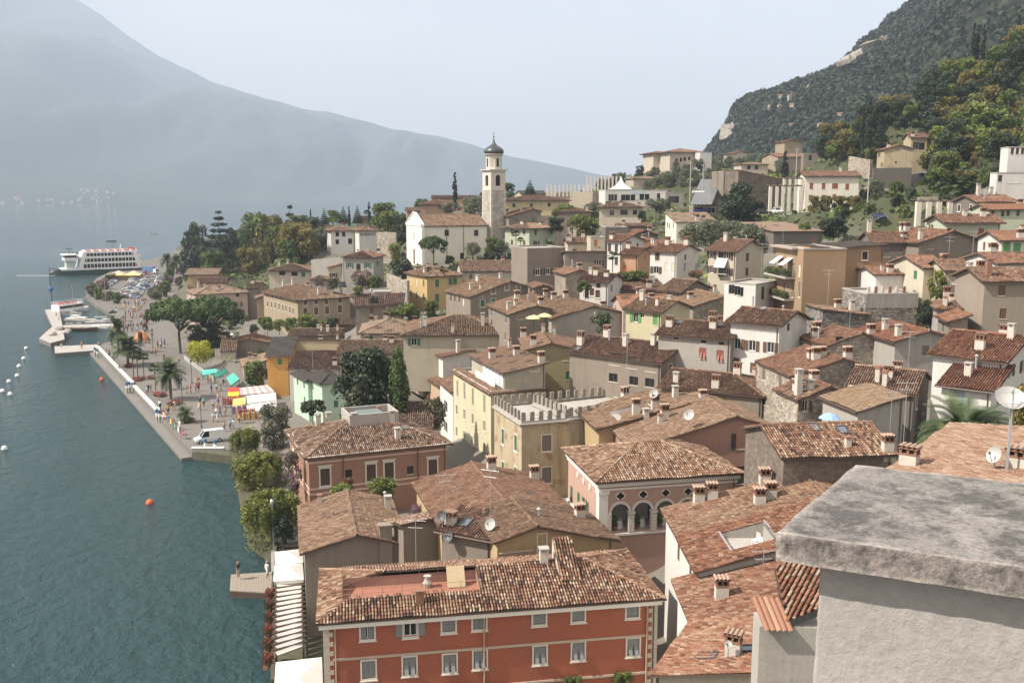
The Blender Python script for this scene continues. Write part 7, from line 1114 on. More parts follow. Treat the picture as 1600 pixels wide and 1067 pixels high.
def broad(key,mat,seed,H=9,W=8,nl=2600,size=.42,nclump=26,lowest=.22,squash=1.0,tilt=.6):
 random.seed(seed); cl=[]
 for i in range(nclump):
  t=random.uniform(0,1); a=random.uniform(0,6.283); zz=lowest*H+(H-lowest*H)*t; env=math.sin(math.pi*min(1,(.12+.80*t)))**.6
  r=W/2*env*math.sqrt(random.uniform(.1,1))*.78; cr=W*random.uniform(.11,.19); cl.append((r*math.cos(a),r*math.sin(a),min(zz,H-cr*.8),cr))
 crown=crown_mesh('crown',mat,cl,nl,size,tilt=tilt); tr=trunk_mb([(0,0,-1.5),(.1,.05,H*.2),(-.05,.1,H*.45),(0,0,H*.75)],.03*H,.008*H,limbs_to((0,0,H*.28),cl,8,.015*H)).mesh('trunk',BARK)
 proto(key,crown,tr,H,W)
for s in range(4): broad('broad',LEAF['broad'],100+s)
for s in range(3): broad('autumn',LEAF['autumn'],120+s)
for s in range(2): broad('yellowgreen',LEAF['yellowgreen'],130+s)
broad('yellow',LEAF['yellow'],140,H=5,W=8,nl=3000,size=.3,lowest=.4)
for s in range(2): broad('dark',LEAF['dark'],150+s,H=11,W=9,nl=5200,size=.4,nclump=40,lowest=.06)
for s in range(3): broad('olive',LEAF['olive'],160+s,H=5,W=6,nl=2400,size=.24,lowest=.25,tilt=1)
for s in range(3): broad('bush',LEAF['broad'],170+s,H=3,W=4,nl=1500,size=.26,nclump=16,lowest=.1)
broad('darkbush',LEAF['dark'],175,H=3,W=4,nl=1600,size=.26,nclump=16,lowest=.1)
broad('pinkbush',LEAF['pinkbush'],180,H=4,W=5,nl=2200,size=.26,lowest=.1)
broad('whitebush',LEAF['whitebush'],182,H=4,W=5,nl=2200,size=.24,lowest=.1)
broad('palebush',LEAF['palebush'],183,H=6,W=6,nl=5200,size=.22,nclump=36,lowest=.06)
broad('violet',LEAF['violet'],184,H=4,W=4,nl=1400,size=.2,lowest=.08)
broad('redflower',LEAF['redflower'],186,H=1.2,W=3,nl=900,size=.16,lowest=.1,nclump=18)
broad('magnolia',LEAF['dark'],188,H=13,W=11,nl=9000,size=.42,nclump=60,lowest=.03)
def cypress(seed,H=14,W=2.4,nl=2600,size=.3,key='cypress',mat='cypress'):
 random.seed(seed); cl=[]
 for i in range(44):
  t=random.random()**.9; r=W/2*(math.sin(math.pi*(.10+.88*t))**.55 if t<.5 else (1-t)**.55*1.35)*.6; a=random.uniform(0,6.28); cl.append((r*math.cos(a)*.7,r*math.sin(a)*.7,.4+t*(H-.9),W*random.uniform(.16,.26)*(1.1-t*.7)))
 crown=crown_mesh('crown',LEAF[mat],cl,nl,size,asp=2.0,flat=2.0); proto(key,crown,trunk_mb([(0,0,-1.5),(0,0,H*.4),(0,0,H*.9)],.2,.03).mesh('trunk',BARK),H,W)
for s in range(3): cypress(200+s)
cypress(210,H=10,W=5,nl=9000,size=.26,key='bigcypress',mat='pine')
def conifer(seed,H=13,W=7):
 random.seed(seed); cl=[]
 for k in range(9):
  t=k/8; z=H*(.18+.8*t); r=W/2*(1-t)*1.0+.3
  for j in range(6): a=j*1.05+k; cl.append((r*.62*math.cos(a),r*.62*math.sin(a),z-r*.12,.25+r*.36))
 proto('conifer',crown_mesh('crown',LEAF['dark'],cl,4200,.34,asp=2.2,flat=.45),trunk_mb([(0,0,-1.5),(0,0,H*.5),(0,0,H)],.25,.03).mesh('trunk',BARK),H,W)
for s in range(2): conifer(220+s)
def pine(seed,H=13,W=15):
 random.seed(seed); cl=[]
 for i in range(64):
  a=random.uniform(0,6.28); r=math.sqrt(random.random())*W/2*.86; z=H*(.46+.42*math.sqrt(max(0,1-(r/(W/2))**2)))-random.random()**2*H*.16; cl.append((r*math.cos(a),r*math.sin(a),z,W*random.uniform(.075,.12)))
 lim=[([Vector((0,0,H*.38)),Vector((c[0]*.5,c[1]*.5,H*.55)),Vector((c[0],c[1],c[2]-.3))],.16) for c in random.sample(cl,9)]
 proto('pine',crown_mesh('crown',LEAF['pine'],cl,14000,.36,asp=1.8,flat=.8),trunk_mb([(0,0,-1.5),(.25,.1,H*.3),(.1,0,H*.6)],.34,.2,lim).mesh('trunk',BARK),H,W)
for s in range(3): pine(230+s)
def frond_pts(az,elev,L,droop,n=9):
 p=Vector((0,0,0)); res=[p.copy()]; e=elev
 for i in range(n): e-=droop/n*(.5+1.2*i/n); p=p+Vector((math.cos(az)*math.cos(e),math.sin(az)*math.cos(e),math.sin(e)))*L/n; res.append(p.copy())
 return res
def phoenix(key,seed,H,trunkh,L,nf,wl=.42,n=16):
 random.seed(seed); V=[];F=[];T=[]
 for k in range(nf):
  az=k*2.39996+random.uniform(-.1,.1); el=R_(random.choice((80,62,45,25,5,-12))+random.uniform(-8,8)); pts=frond_pts(az,el,L*random.uniform(.85,1.1),R_(random.uniform(60,95)),n); tn=random.uniform(.3,.75)-(.15 if el<0 else 0)
  for i in range(1,n):
   d=(pts[i+1]-pts[i]).normalized() if i<n else d; s=d.cross(Vector((0,0,1))); s=s.normalized() if s.length>1e-3 else Vector((1,0,0)); u=s.cross(d)
   ll=L*wl*.55*math.sin(math.pi*(.12+.85*i/n))**.7
   for sg in(-1,1):
    for h_ in (0,.5):
     q=pts[i]+(pts[i+1]-pts[i])*h_; e=q+s*sg*ll+d*ll*.65-u*ll*.18+Vector((0,0,.25*ll)); w=d*(L/n*.22); b0=len(V); V+= [q-w,q+w,e+w*.25,e-w*.25]; F.append((b0,b0+1,b0+2,b0+3)); T.append(min(1,max(0,tn+random.gauss(0,.1))))
 V=np.array([tuple(v) for v in V])+np.array([0,0,trunkh]); me=np_mesh('crown',V,np.array(F),[LEAF['palm']],tone=T)
 tr=MB(); zz=np.linspace(-1,trunkh+.1,9); tr.tube([(0,0,z) for z in zz],[ .30+.04*(i%2) for i in range(9)],9); tr.lathe([(.3,trunkh-.5),(.52,trunkh-.1),(.4,trunkh+.3),(.1,trunkh+.5)],9)
 proto(key,me,tr.mesh('trunk',BARKP),H,L*1.7)
phoenix('phoenix',301,8.5,5.2,4.2,54); phoenix('phoenix',302,8.0,4.6,4.2,54); phoenix('cycas',303,4.6,1.2,4.6,80,.32,22); phoenix('smallpalm',304,3.2,1.3,2.0,34,.5,9)
def fanpalm(seed,H=8,R=1.5,nf=34):
 random.seed(seed); V=[];F=[];T=[]; th=H-R*.8
 for k in range(nf):
  az=k*2.39996; el=R_(random.uniform(-45,75)); d=Vector((math.cos(az)*math.cos(el),math.sin(az)*math.cos(el),math.sin(el))); s=d.cross(Vector((0,0,1))).normalized(); c=d*R*.55; tn=random.uniform(.2,.7)-(.2 if el<0 else 0)
  for j in range(9):
   a=R_(-80+20*j); e=c+(d*math.cos(a)+s*math.sin(a))*R*.62; e.z-=R*.12*abs(j-4)/4; w=s.cross(d).normalized()*.02+ (s*math.cos(a)-d*math.sin(a))*R*.075; b0=len(V); m_=(c+e)/2; V+=[c,m_+w,e,m_-w]; F.append((b0,b0+1,b0+2,b0+3)); T.append(min(1,max(0,tn+random.gauss(0,.1))))
 V=np.array([tuple(v) for v in V])+np.array([0,0,th]); me=np_mesh('crown',V,np.array(F),[LEAF['palm']],tone=T)
 tr=MB(); tr.tube([(0,0,-1),(.05,0,th*.5),(0,0,th)],[.17,.14,.17],8); tr.lathe([(.15,th-1.0),(.3,th-.4),(.25,th),(.05,th+.2)],8); proto('fanpalm',me,tr.mesh('trunk',BARKP),H,R*2.2)
fanpalm(310); fanpalm(311)
def willow(seed,H=9,W=9):
 random.seed(seed); cl=[]
 for i in range(44): a=random.uniform(0,6.28); r=math.sqrt(random.random())*W/2*.85; cl.append((r*math.cos(a),r*math.sin(a),H*.86-(r/(W/2))**2*H*.28,W*random.uniform(.07,.12)))
 proto('willow',crown_mesh('crown',LEAF['willow'],cl,11000,.2,asp=3.2,tilt=1.0,down=H*.17),trunk_mb([(0,0,-1.5),(.2,.1,H*.3),(0,0,H*.6)],.3,.15,limbs_to((0,0,H*.4),cl,7,.12)).mesh('trunk',BARK),H,W)
for s in range(2): willow(320+s)
def flowercol():
 cl=[(0,0,z,.42+.1*math.sin(z)) for z in (.5,.9,1.3,1.7,2.1,2.5)]; proto('flowercolumn',crown_mesh('crown',LEAF['darkred'],cl,900,.16),trunk_mb([(0,0,0),(0,0,1),(0,0,2.4)],.2,.1).mesh('trunk',METALD),3.0,1.2)
flowercol()
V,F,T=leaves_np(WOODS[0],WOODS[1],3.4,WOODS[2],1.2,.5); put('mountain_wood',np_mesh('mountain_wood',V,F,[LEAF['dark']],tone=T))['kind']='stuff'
NAMES=dict(broad='broadleaf_tree',autumn='broadleaf_tree',yellowgreen='broadleaf_tree',yellow='broadleaf_tree',dark='evergreen_tree',olive='olive_tree',bush='bush',darkbush='bush',pinkbush='oleander_bush',whitebush='oleander_bush',palebush='oleander_bush',violet='flowering_bush',redflower='flower_bed',magnolia='magnolia_tree',cypress='cypress_tree',bigcypress='cypress_tree',conifer='conifer_tree',pine='umbrella_pine',phoenix='palm_tree',cycas='palm_tree',smallpalm='palm_tree',fanpalm='palm_tree',willow='willow_tree',flowercolumn='flower_column')
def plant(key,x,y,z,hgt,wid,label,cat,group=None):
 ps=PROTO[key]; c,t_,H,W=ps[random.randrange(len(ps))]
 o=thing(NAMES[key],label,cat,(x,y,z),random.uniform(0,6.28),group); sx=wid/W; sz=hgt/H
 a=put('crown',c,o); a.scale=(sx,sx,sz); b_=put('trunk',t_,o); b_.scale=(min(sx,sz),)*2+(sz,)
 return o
def hof(tagname): return next(q for q in ROOTS if q[0].get('tag')==tagname)
def allof(tagname): return [q for q in ROOTS if q[0].get('tag')==tagname]
def parts(root,name,boxes,mat):
 """alike pieces, one object each"""
 for bx in boxes:
  m=MB(); m.box(*bx); m.build(name,mat,root)
CREAMST=plain('belfry_stone',(.58,.53,.46),.9,0,.16,1.2); LEAD=plain('lead_dome',(.075,.08,.082),.45,.4,.25,.8)
def arch_prism(mb,cx,w,z0,zs,y0,y1,mi=0,n=8):
 """solid arched block (used for openings filled with dark)"""
 pts=[(cx-w/2,z0),(cx+w/2,z0)]+[(cx+w/2*math.cos(a),zs+w/2*math.sin(a)) for a in np.linspace(0,math.pi,n+1)]
 b=len(mb.v); k=len(pts); mb.v+=[(x,y0,z) for x,z in pts]+[(x,y1,z) for x,z in pts]
 mb.f.append(tuple(range(b,b+k))); mb.m.append(mi); mb.f.append(tuple(range(b+k,b+2*k))[::-1]); mb.m.append(mi)
 for i in range(k): mb.f.append((b+i,b+k+i,b+k+(i+1)%k,b+(i+1)%k)); mb.m.append(mi)
def arch_ring(mb,cx,w,zs,t,y0,y1,mi=0,n=10):
 for a0,a1 in zip(np.linspace(0,math.pi,n+1)[:-1],np.linspace(0,math.pi,n+1)[1:]):
  P=[]
  for y in(y0,y1):
   for r,a in((w/2,a0),(w/2+t,a0),(w/2+t,a1),(w/2,a1)): P.append((cx+r*math.cos(a),y,zs+r*math.sin(a)))
  b=len(mb.v); mb.v+=P
  for q in((0,1,2,3),(7,6,5,4),(0,4,5,1),(1,5,6,2),(2,6,7,3),(3,7,4,0)): mb.f.append(tuple(b+i for i in q)); mb.m.append(mi)
def arched_wall(mb,x0,x1,z0,z1,openings,y,dep,mi=0):
 """front wall at y with arched holes [(cx,w,zsill,zspring)] and reveals of depth dep"""
 ops=sorted(openings); xs=x0
 for cx,w,zb,zs in ops:
  a,b_=cx-w/2,cx+w/2; mb.face([(xs,y,z0),(a,y,z0),(a,y,z1),(xs,y,z1)],mi)
  if zb>z0: mb.face([(a,y,z0),(b_,y,z0),(b_,y,zb),(a,y,zb)],mi)
  A=np.linspace(math.pi,0,11); P=[(cx+w/2*math.cos(t),zs+w/2*math.sin(t)) for t in A]
  for (p,q),(r,s) in zip(P[:-1],P[1:]):
   mb.face([(p,y,q),(r,y,s),(r,y,z1),(p,y,z1)],mi); mb.face([(p,y,q),(p,y+dep,q),(r,y+dep,s),(r,y,s)],mi)
  mb.face([(a,y,zb),(a,y+dep,zb),(a,y+dep,zs),(a,y,zs)],mi); mb.face([(b_,y,zs),(b_,y+dep,zs),(b_,y+dep,zb),(b_,y,zb)],mi); mb.face([(a,y,zb),(b_,y,zb),(b_,y+dep,zb),(a,y+dep,zb)],mi)
  xs=b_
 mb.face([(xs,y,z0),(x1,y,z0),(x1,y,z1),(xs,y,z1)],mi)
MERL=plain('merlon_stone',(.25,.225,.19),.95,0,.25,3)
def railing(mb,pts,h=1.0,step=.5,t=.025,mi=0):
 for (a,b) in zip(pts[:-1],pts[1:]):
  A,B=Vector(a),Vector(b); L=(B-A).length; n=max(1,int(L/step))
  for z in(h,h*.5): mb.tube([A+Vector((0,0,z)),B+Vector((0,0,z))],t,5,mi)
  for i in range(n+1): p=A.lerp(B,i/n); mb.tube([p,p+Vector((0,0,h))],t,5,mi)
def pot_plant(root,x,y,z,s=.5,key='bush'):
 c,t_,H,W=PROTO[key][0]; o=put('potted_plant',c,root,(x,y,z),random.uniform(0,6),(s/W*1.3,s/W*1.3,s/H*1.2)); return o
def details():
 BANDS=plain('weathered_band',(.44,.36,.29),.9,0,.2,2); QU=plain('weathered_quoin',(.47,.41,.34),.9,0,.2,2)
 h,r,pl,z0=hof('red'); w,d,ze=h['w'],h['d'],h['ze']-z0
 for z in(ze-3.05,ze-5.9):
  m=MB(); m.box(.55,-.07,z,w-.55,.02,z+.16); m.build('string_course',BANDS,r)
 m=MB(); m.box(-.3,-.32,ze-.62,w+.3,.0,ze-.34); m.box(-.38,-.4,ze-.34,w+.38,0,ze-.2); m.box(-.3,0,ze-.62,0,d,ze-.34); m.build('cornice',TRIMW,r)
 for x0 in(0,w):
  s=1 if x0==0 else -1
  for i in range(24):
   z=ze-.95-i*.34; L=.62 if i%2 else .36; xa,xb=sorted((x0-s*.05,x0+s*L)); m=MB(); m.box(xa,-.05,z,xb,.4,z+.325); m.build('quoin',QU,r)
 for x in(.75,10.9,w-.75):
  m=MB(); m.tube([(x,-.14,-.5),(x,-.14,ze-.5)],.06,6); m.build('downpipe',plain('ochre_pipe',(.36,.27,.17)),r)
 (hx0,hy0,hx1,hy1),=h['holes']; zf=roof_z(pl,5,hy0)-.25; m=MB(); m.box(hx0-.02,hy0-.3,zf-.2,hx1+.02,hy1+.35,zf); m.build('roof_terrace',plain('terrace_tiles',(.30,.125,.085),.8,0,.3,1.5),r)
 m=MB()
 for x in(hx0,hx1): m.face([(x,hy0,zf),(x,hy1,zf),(x,hy1,roof_z(pl,5,hy1)),(x,hy0,roof_z(pl,5,hy0))],0)
 m.face([(hx0,hy1+.05,zf),(hx1,hy1+.05,zf),(hx1,hy1+.05,zf+.75),(hx0,hy1+.05,zf+.75)]); m.build('terrace_wall',WALLS['pink2'],r)
 m=MB(); railing(m,[(hx0,hy0,zf+.2),(hx1,hy0,zf+.2)],.75,1.2,.02); railing(m,[(hx0,hy1+.1,zf+.7),(hx1,hy1+.1,zf+.7)],.9,1.2,.02); m.build('railing',plain('rusty_iron',(.30,.19,.12)),r)
 m=MB(); m.face([(hx1-2.2,hy0+1.1,zf+.05),(hx1-.9,hy0+1.1,zf+.05),(hx1-.9,hy1-.3,zf+1.3),(hx1-2.2,hy1-.3,zf+1.3)]); m.build('reed_screen',plain('reed',(.42,.33,.21),.9,0,.35,12),r)
 m=MB(); m.lathe([(.25,0),(.35,.3),(.2,.55),(.15,.8),(.3,.85)],8,0,(hx1-3.6,hy1-.7,zf)); m.build('stone_urn',CONC,r)
 dz=roof_z(pl,w*.745,d/2); m=MB(); x0,x1=w*.72,w*.785; f=lambda y:roof_z(pl,(x0+x1)/2,2.0)+.05+(y-2.0)*.62
 m.face([(x0,2.0,f(2.0)),(x1,2.0,f(2.0)),(x1,d/2+1.0,f(d/2+1)),(x0,d/2+1.0,f(d/2+1))]);
 for x in(x0,x1): m.face([(x,2.0,f(2)-.1),(x,d/2+1,f(d/2+1)),(x,d/2+1,dz-.4)],1)
 m.face([(x0,d/2+1,dz-.4),(x1,d/2+1,dz-.4),(x1,d/2+1,f(d/2+1)),(x0,d/2+1,f(d/2+1))],1); dm=m.build('dormer',[CHANNEL,PLASTER],r)
 res=tile_field([((f(0),0,.62),[(x0,2.0),(x1,2.0),(x1,d/2+1),(x0,d/2+1)])],60); put('roof_tiles',np_mesh('roof_tiles',res[0],res[1],[TILES['striped']],tone=res[2]),dm)['kind']='stuff'
 for x,y,s in((8.6,-.35,1.0),(10.6,-.35,1.0),(17.2,-.35,.9),(20.9,-.35,.9),(14,-.5,2.4)):
  t_=thing('flower_box',{8.6:'first leafy flower box from the left on the red house sill',10.6:'second leafy flower box from the left on the red house sill',17.2:'flower box fourth from the left on the red house sill',20.9:'flower box nearest the lane corner of the red house',14:'wide white-flowered planting on the red house ledge'}[x],'flower box')
  t_.parent=None; Mw=r.matrix_basis; p=Mw@Vector((x,y,ze-6.4 if x!=14 else ze-6.7)); t_.location=p; t_.rotation_euler=r.rotation_euler
  m=MB(); m.box(-s*.5,-.16,-.2,s*.5,.16,.05); m.build('box',CONC,t_)
  for k in range(max(2,int(s*2))): pot_plant(t_,-s*.4+k*s*.8/max(1,int(s*2)-1),0,0,.75,'whitebush' if x==14 else 'bush').name='foliage'
 h,r,pl,z0=hof('breast'); w,ze=h['w'],h['ze']-z0; x=w*.83; zt=roof_z(pl,x,.5)+1.3; m=MB(); m.box(x-.55,-.3,-2,x+.55,.5,zt); m.box(x-.65,-.4,zt-.1,x+.65,.6,zt+.08); m.build('chimney_breast',WALLS['greyw'],r)
 h,r,pl,z0=hof('salmon'); w,d,ze=h['w'],h['d'],h['ze']-z0
 for z,t_ in((ze-1.0,.25),(ze-4.1,.2),(ze-4.7,.2)):
  m=MB(); m.box(-.06,-.06,z,w+.06,.0,z+t_); m.box(-.06,0,z,.0,d,z+t_); m.build('string_course',plain('pale_pink_trim',(.55,.40,.32),.85,0,.1),r)
 m=MB(); m.box(-.5,-.5,ze-.25,w+.5,.0,ze-.08); m.box(-.5,0,ze-.25,0,d,ze-.08); m.build('cornice',TRIMW,r)
 x0,x1,y0,y1=w*.36,w*.73,d*.38,d*.74; zt=roof_z(pl,w/2,d/2); zb=roof_z(pl,w/2,y0)-1; m=MB()
 for q in((x0,y0,x1,y0+.25),(x0,y1-.25,x1,y1),(x0,y0+.25,x0+.25,y1-.25),(x1-.25,y0+.25,x1,y1-.25)): m.box(q[0],q[1],zb,q[2],q[3],zt+.85)
 m.box(x0+.25,y0+.25,zb,x1-.25,y1-.25,zt-.1); m.build('roof_terrace',CONC,r)
 m=MB(); m.box(x0+1.5,y0+1.2,zt-.1,x1-1.6,y1-.8,zt+.55); m.build('skylight',plain('old_glass',(.20,.25,.24),.25),r)
 for x in(3.9,w*.78): m=MB(); m.tube([(x,-.15,-.5),(x,-.15,ze-.3)],.06,6); m.build('downpipe',COPPER,r)
 h,r,pl,z0=hof('loggia'); w,d,ze=h['w'],h['d'],h['ze']-z0
 n=5; sp=w*.165; xs=[w*.12+sp*i+sp*.15 for i in range(n)]; aw=sp*.78; zf=ze-5.25; zs=ze-3.35
 m=MB(); arched_wall(m,0,w,zf-.1,ze-.1,[(x,aw,zf,zs) for x in xs],0,.45,0);
 gx_=w*.62; gz_=zf-3.9; arched_wall(m,0,w,-2.5,zf-.1,[(gx_,1.7,-2.4,gz_+.3)],0,.4,0)
 m.face([(0.2,3.2,zf),(w-.2,3.2,zf),(w-.2,3.2,ze-.2),(.2,3.2,ze-.2)],1); m.face([(0,.45,zf),(w,.45,zf),(w,3.2,zf),(0,3.2,zf)],2); m.face([(gx_-2,.8,-2.4),(gx_+2,.8,-2.4),(gx_+2,.8,gz_+2),(gx_-2,.8,gz_+2)],3)
 m.build('wall',[WALLS['pink'],WALLS['white'],CONC,DARK],r)
 for x in xs:
  m=MB(); arch_ring(m,x,aw,zs,.24,-.07,0,0,9); m.build('arch',STONEW,r)
  q=MB();
  for dx,dz in((0,0),(.2,0),(-.2,0),(0,.17),(0,-.17)):
   q.lathe([(.17,-.01),(.17,.01)],10,0,(0,0,0));
   for i in range(len(q.v)-20,len(q.v)): v=q.v[i]; q.v[i]=(x+dx+v[0],-.09+v[2]*.4,ze-1.72+dz+v[1])
  f=MB(); f.lathe([(.42,-.03),(.42,.03)],18,0); f.v=[(x+v[0]*1.12,-.045+v[2]*.9,ze-1.72+v[1]*.92) for v in f.v]; fo=f.build('quatrefoil',STONEW,r); q.build('opening',DARK,fo)
  m=MB(); m.box(x-.05+aw/2+sp*.0,-.12,zf,x+sp-aw/2+.05,.3,zs);
  k=MB()
  for z in np.arange(zf,zs-.2,.33): k.box(x+aw/2-.03,-.13,z,x+sp-aw/2+.03,.33,z+.29)
  k.box(x+aw/2-.1,-.2,zs-.14,x+sp-aw/2+.1,.36,zs+.04); k.build('pillar',STONEW,r)
 k=MB();
 for z in np.arange(zf,zs-.2,.33): k.box(xs[0]-aw/2-.42,-.13,z,xs[0]-aw/2+.03,.33,z+.29)
 k.build('pillar',STONEW,r)
 for z0_,z1_,p in((ze-.75,ze-.1,.28),(ze-1.15,ze-.95,.1),(zf-.28,zf-.08,.16)):
  m=MB(); m.box(-.05-p,-p,z0_,w+.05+p,0,z1_); m.box(-.05-p,0,z0_,0,d,z1_); m.build('entablature',TRIMW,r)
 m=MB(); m.box(-.12,-.12,-2,.75,0,ze-1.15); m.box(-.12,0,-2,0,.8,ze-1.15); m.box(-.2,-.2,ze-1.5,.85,0,ze-1.15); m.box(-.2,0,ze-1.5,0,.9,ze-1.15); m.build('pilaster',TRIMW,r)
 for i,x in enumerate(xs[:3]):
  m=MB(); m.box(x-.5,3.1,zf,x+.3,3.19,zf+2.1); m.build('loggia_door',SH['dgreen'] if i<2 else DARK,r)
  t_=thing('table',['white-clothed table under the first loggia arch','white-clothed table under the second loggia arch','white-clothed table under the third loggia arch'][i],'table',r.matrix_basis@Vector((x+.25,1.5,z0*0+zf)),h['r'])
  m=MB(); m.lathe([(.62,.0),(.55,.35),(.5,.72),(.5,.75)],12); m.build('tablecloth',WHITEP,t_); m=MB(); m.tube([(0,0,.02),(0,0,.7)],.05,6); m.build('leg',METALD,t_)
  c,tr,H,W=PROTO['bush'][0]; t2=thing('potted_plant',['potted plant under the first loggia arch','potted plant under the second loggia arch','potted plant under the third loggia arch'][i],'plant',r.matrix_basis@Vector((x-.2,.7,zf))); m=MB(); m.lathe([(.17,0),(.24,.4)],10); m.build('pot',TERRA,t2); put('foliage',c,t2,(0,0,.35),0,(.2,.2,.32))
 for gz0,gw in((gz_+.3,1.7),): m=MB(); arch_ring(m,gx_,gw,gz0,.3,-.1,0,0,9); m.box(gx_-gw/2-.3,-.1,gz0-2,gx_-gw/2,0,gz0); m.box(gx_+gw/2,-.1,gz0-2,gx_+gw/2+.3,0,gz0); m.build('doorway',STONEW,r)
 for y in(3.2,5.3,7.4):
  f=MB(); f.lathe([(.34,-.03),(.34,.03)],16,0); f.v=[(-.04+v[2]*.8,y+v[0],ze-1.75+v[1]) for v in f.v]; f.build('quatrefoil',STONEW,r)
 for h,r,pl,z0 in allof('merlon'):
  w,d,ze=h['w'],h['d'],h['ze']-z0; n=int(w/1.12)
  for i in range(n+1):
   x=i*(w-.5)/n
   for y in (0,d-.25): m=MB(); m.box(x,y,ze+.07,x+.5,y+.25,ze+1.15); m.build('merlon',MERL,r)
  n=int(d/1.12)
  for i in range(1,n):
   y=i*(d-.25)/n; m=MB(); m.box(0,y,ze+.07,.25,y+.5,ze+1.15); m.build('merlon',MERL,r)
  m=MB(); railing(m,[(.1,.1,ze),(w-.1,.1,ze)],.75,50,.02); m.build('railing',METALD,r)
  m=MB(); m.box(-.35,-.35,ze-.28,w+.35,0,ze-.14); m.box(-.35,0,ze-.28,0,d,ze-.14); m.build('cornice',CONC,r)
 h,r,pl,z0=hof('skirt'); w,d,ze=h['w'],h['d'],h['ze']-z0
 for nm,poly,plane in(('f',[(-.5,-.5),(w+.4,-.5),(w+.4,1.1),(-.5,1.1)],(ze-.1,0,.30)),('l',[(-.5,-.5),(1.1,-.5),(1.1,d),(-.5,d)],(ze-.1,.30,0))):
  if nm=='f': poly=clip_half(poly,0,-1,1)   # mitre the corner
  else: poly=clip_half(poly,0,1,-1)
  m=MB(); f=lambda p:(p[0],p[1],plane[0]+plane[1]*p[0]+plane[2]*p[1]); m.face([f(p) for p in poly]); ro=m.build('roof',CHANNEL,r); res=tile_field([(plane,poly)],122); put('roof_tiles',np_mesh('roof_tiles',res[0],res[1],[TILES['reddish']],tone=res[2]),ro)['kind']='stuff'
 m=MB(); railing(m,[(.9,d*.55,ze+.2),(.9,1.0,ze+.2),(w*.3,1.0,ze+.2)],1.0,1.0,.03); m.build('railing',WHITEP,r)
 m=MB(); m.box(.93,1.1,ze+.2,.95,d*.55,ze+1.1); m.build('glass_panel',plain('pale_glass',(.62,.66,.68),.15),r)
 h,r,pl,z0=hof('glazed'); w,d,ze=h['w'],h['d'],h['ze']-z0
 n=6
 for i in range(n): m=MB(); y=.4+i*(d*.6)/n; m.box(-.08,y,.2,-.02,y+d*.6/n-.18,ze-.25); m.build('glass_panel',plain('white_blind_glass',(.72,.74,.76),.25,0,.04),r)
 m=MB(); m.box(-.5,4.0,.9,-.05,4.8,1.5); m.build('air_conditioner',WHITEP,r)
 h,r,pl,z0=hof('church'); w,d,ze=h['w'],h['d'],h['ze']-z0; zr=roof_z(pl,0,d/2)+.5
 m=MB(); P=[(-.4,-3),(d+.4,-3),(d+.4,ze+.35),(d/2,zr+.45),(-.4,ze+.35)]; b=len(m.v); m.v+=[(-.9,y,z) for y,z in P]+[(-.05,y,z) for y,z in P]; m.f.append((4,3,2,1,0)); m.f.append((5,6,7,8,9)); m.m+=[0,0]
 for i in range(5): m.f.append((i,(i+1)%5,5+(i+1)%5,5+i)); m.m.append(0)
 m.build('church_front',plain('church_white',(.80,.78,.73),.85,0,.06,1),r)
 m=MB(); m.box(-1.1,-.6,ze-.2,-.9,d+.6,ze+.25)
 for y1 in(-.7,d+.7):
  b=len(m.v)
  for x in(-1.12,-.85):
   for yy,zz in((d/2,zr+.4),(y1,ze+.2)): m.v+=[(x,yy,zz),(x,yy,zz+.3)]
  for q in((0,2,3,1),(4,5,7,6),(1,3,7,5),(0,4,6,2),(2,6,7,3)): m.f.append(tuple(b+i for i in q)); m.m.append(0)
 m.build('pediment',TRIMW,r)
 for y in(.3,3.3,d-3.9,d-.9): m=MB(); m.box(-1.02,y,0,-.9,y+.6,ze-.2); m.build('pilaster',TRIMW,r)
 m=MB(); m.box(-.97,d/2-.8,-.5,-.9,d/2+.8,3.6); m.build('door',plain('church_door',(.20,.11,.07)),r)
 m=MB(); m.box(-1.1,d/2-1.2,3.7,-.9,d/2+1.2,4.0); m.lathe([(.9,0),(.9,.1)],12); m.v[-24:]=[(-.98+v[2],d/2+v[0],4.4+v[1]*.8) for v in m.v[-24:]]; m.build('door_hood',STONEW,r)
 m=MB(); m.box(-.96,d/2-.8,6.3,-.9,d/2+.8,8.6); m.build('niche',plain('niche_grey',(.42,.41,.39)),r)
 for x in(w*.35,w*.62): m=MB(); m.tube([(x,-.1,-1),(x,-.1,ze-.2)],.07,6); m.build('downpipe',COPPER,r)
 h,r,pl,z0=hof('dormers')
 for x,y in((h['w']*.5,2.4),(1.8,h['d']*.35)):
  z=roof_z(pl,x,y); m=MB(); m.box(x-.7,y-.7,z-.6,x+.7,y+.9,z+.75); m.face([(x-1.1,y-1.1,z+.65),(x,y-1.1,z+1.25),(x,y+1.6,z+1.25),(x-1.1,y+1.6,z+.65)],1); m.face([(x,y-1.1,z+1.25),(x+1.1,y-1.1,z+.65),(x+1.1,y+1.6,z+.65),(x,y+1.6,z+1.25)],1); m.box(x-.4,y-.73,z-.1,x+.4,y-.71,z+.5,2); m.build('dormer',[WALLS['yellow'],TILES['pale2'],DARK],r)
 def balcony(r,x0,x1,z,dep,mat,side='f',plants=0,slab=CONC):
  m=MB(); m.box(x0,-dep,z-.18,x1,-.01,z); b=m.build('balcony',slab,r)
  q=MB(); railing(q,[(x0+.05,-.02,z),(x0+.05,-dep+.05,z),(x1-.05,-dep+.05,z),(x1-.05,-.02,z)],1.0,.22,.02); q.build('railing',mat,b)
  for i in range(plants): pot_plant(b,random.uniform(x0+.2,x1-.2),-dep*random.uniform(.5,.9),z,.8,random.choice(('bush','redflower','yellowgreen')))
  return b
 h,r,pl,z0=hof('awning1'); z=1.9
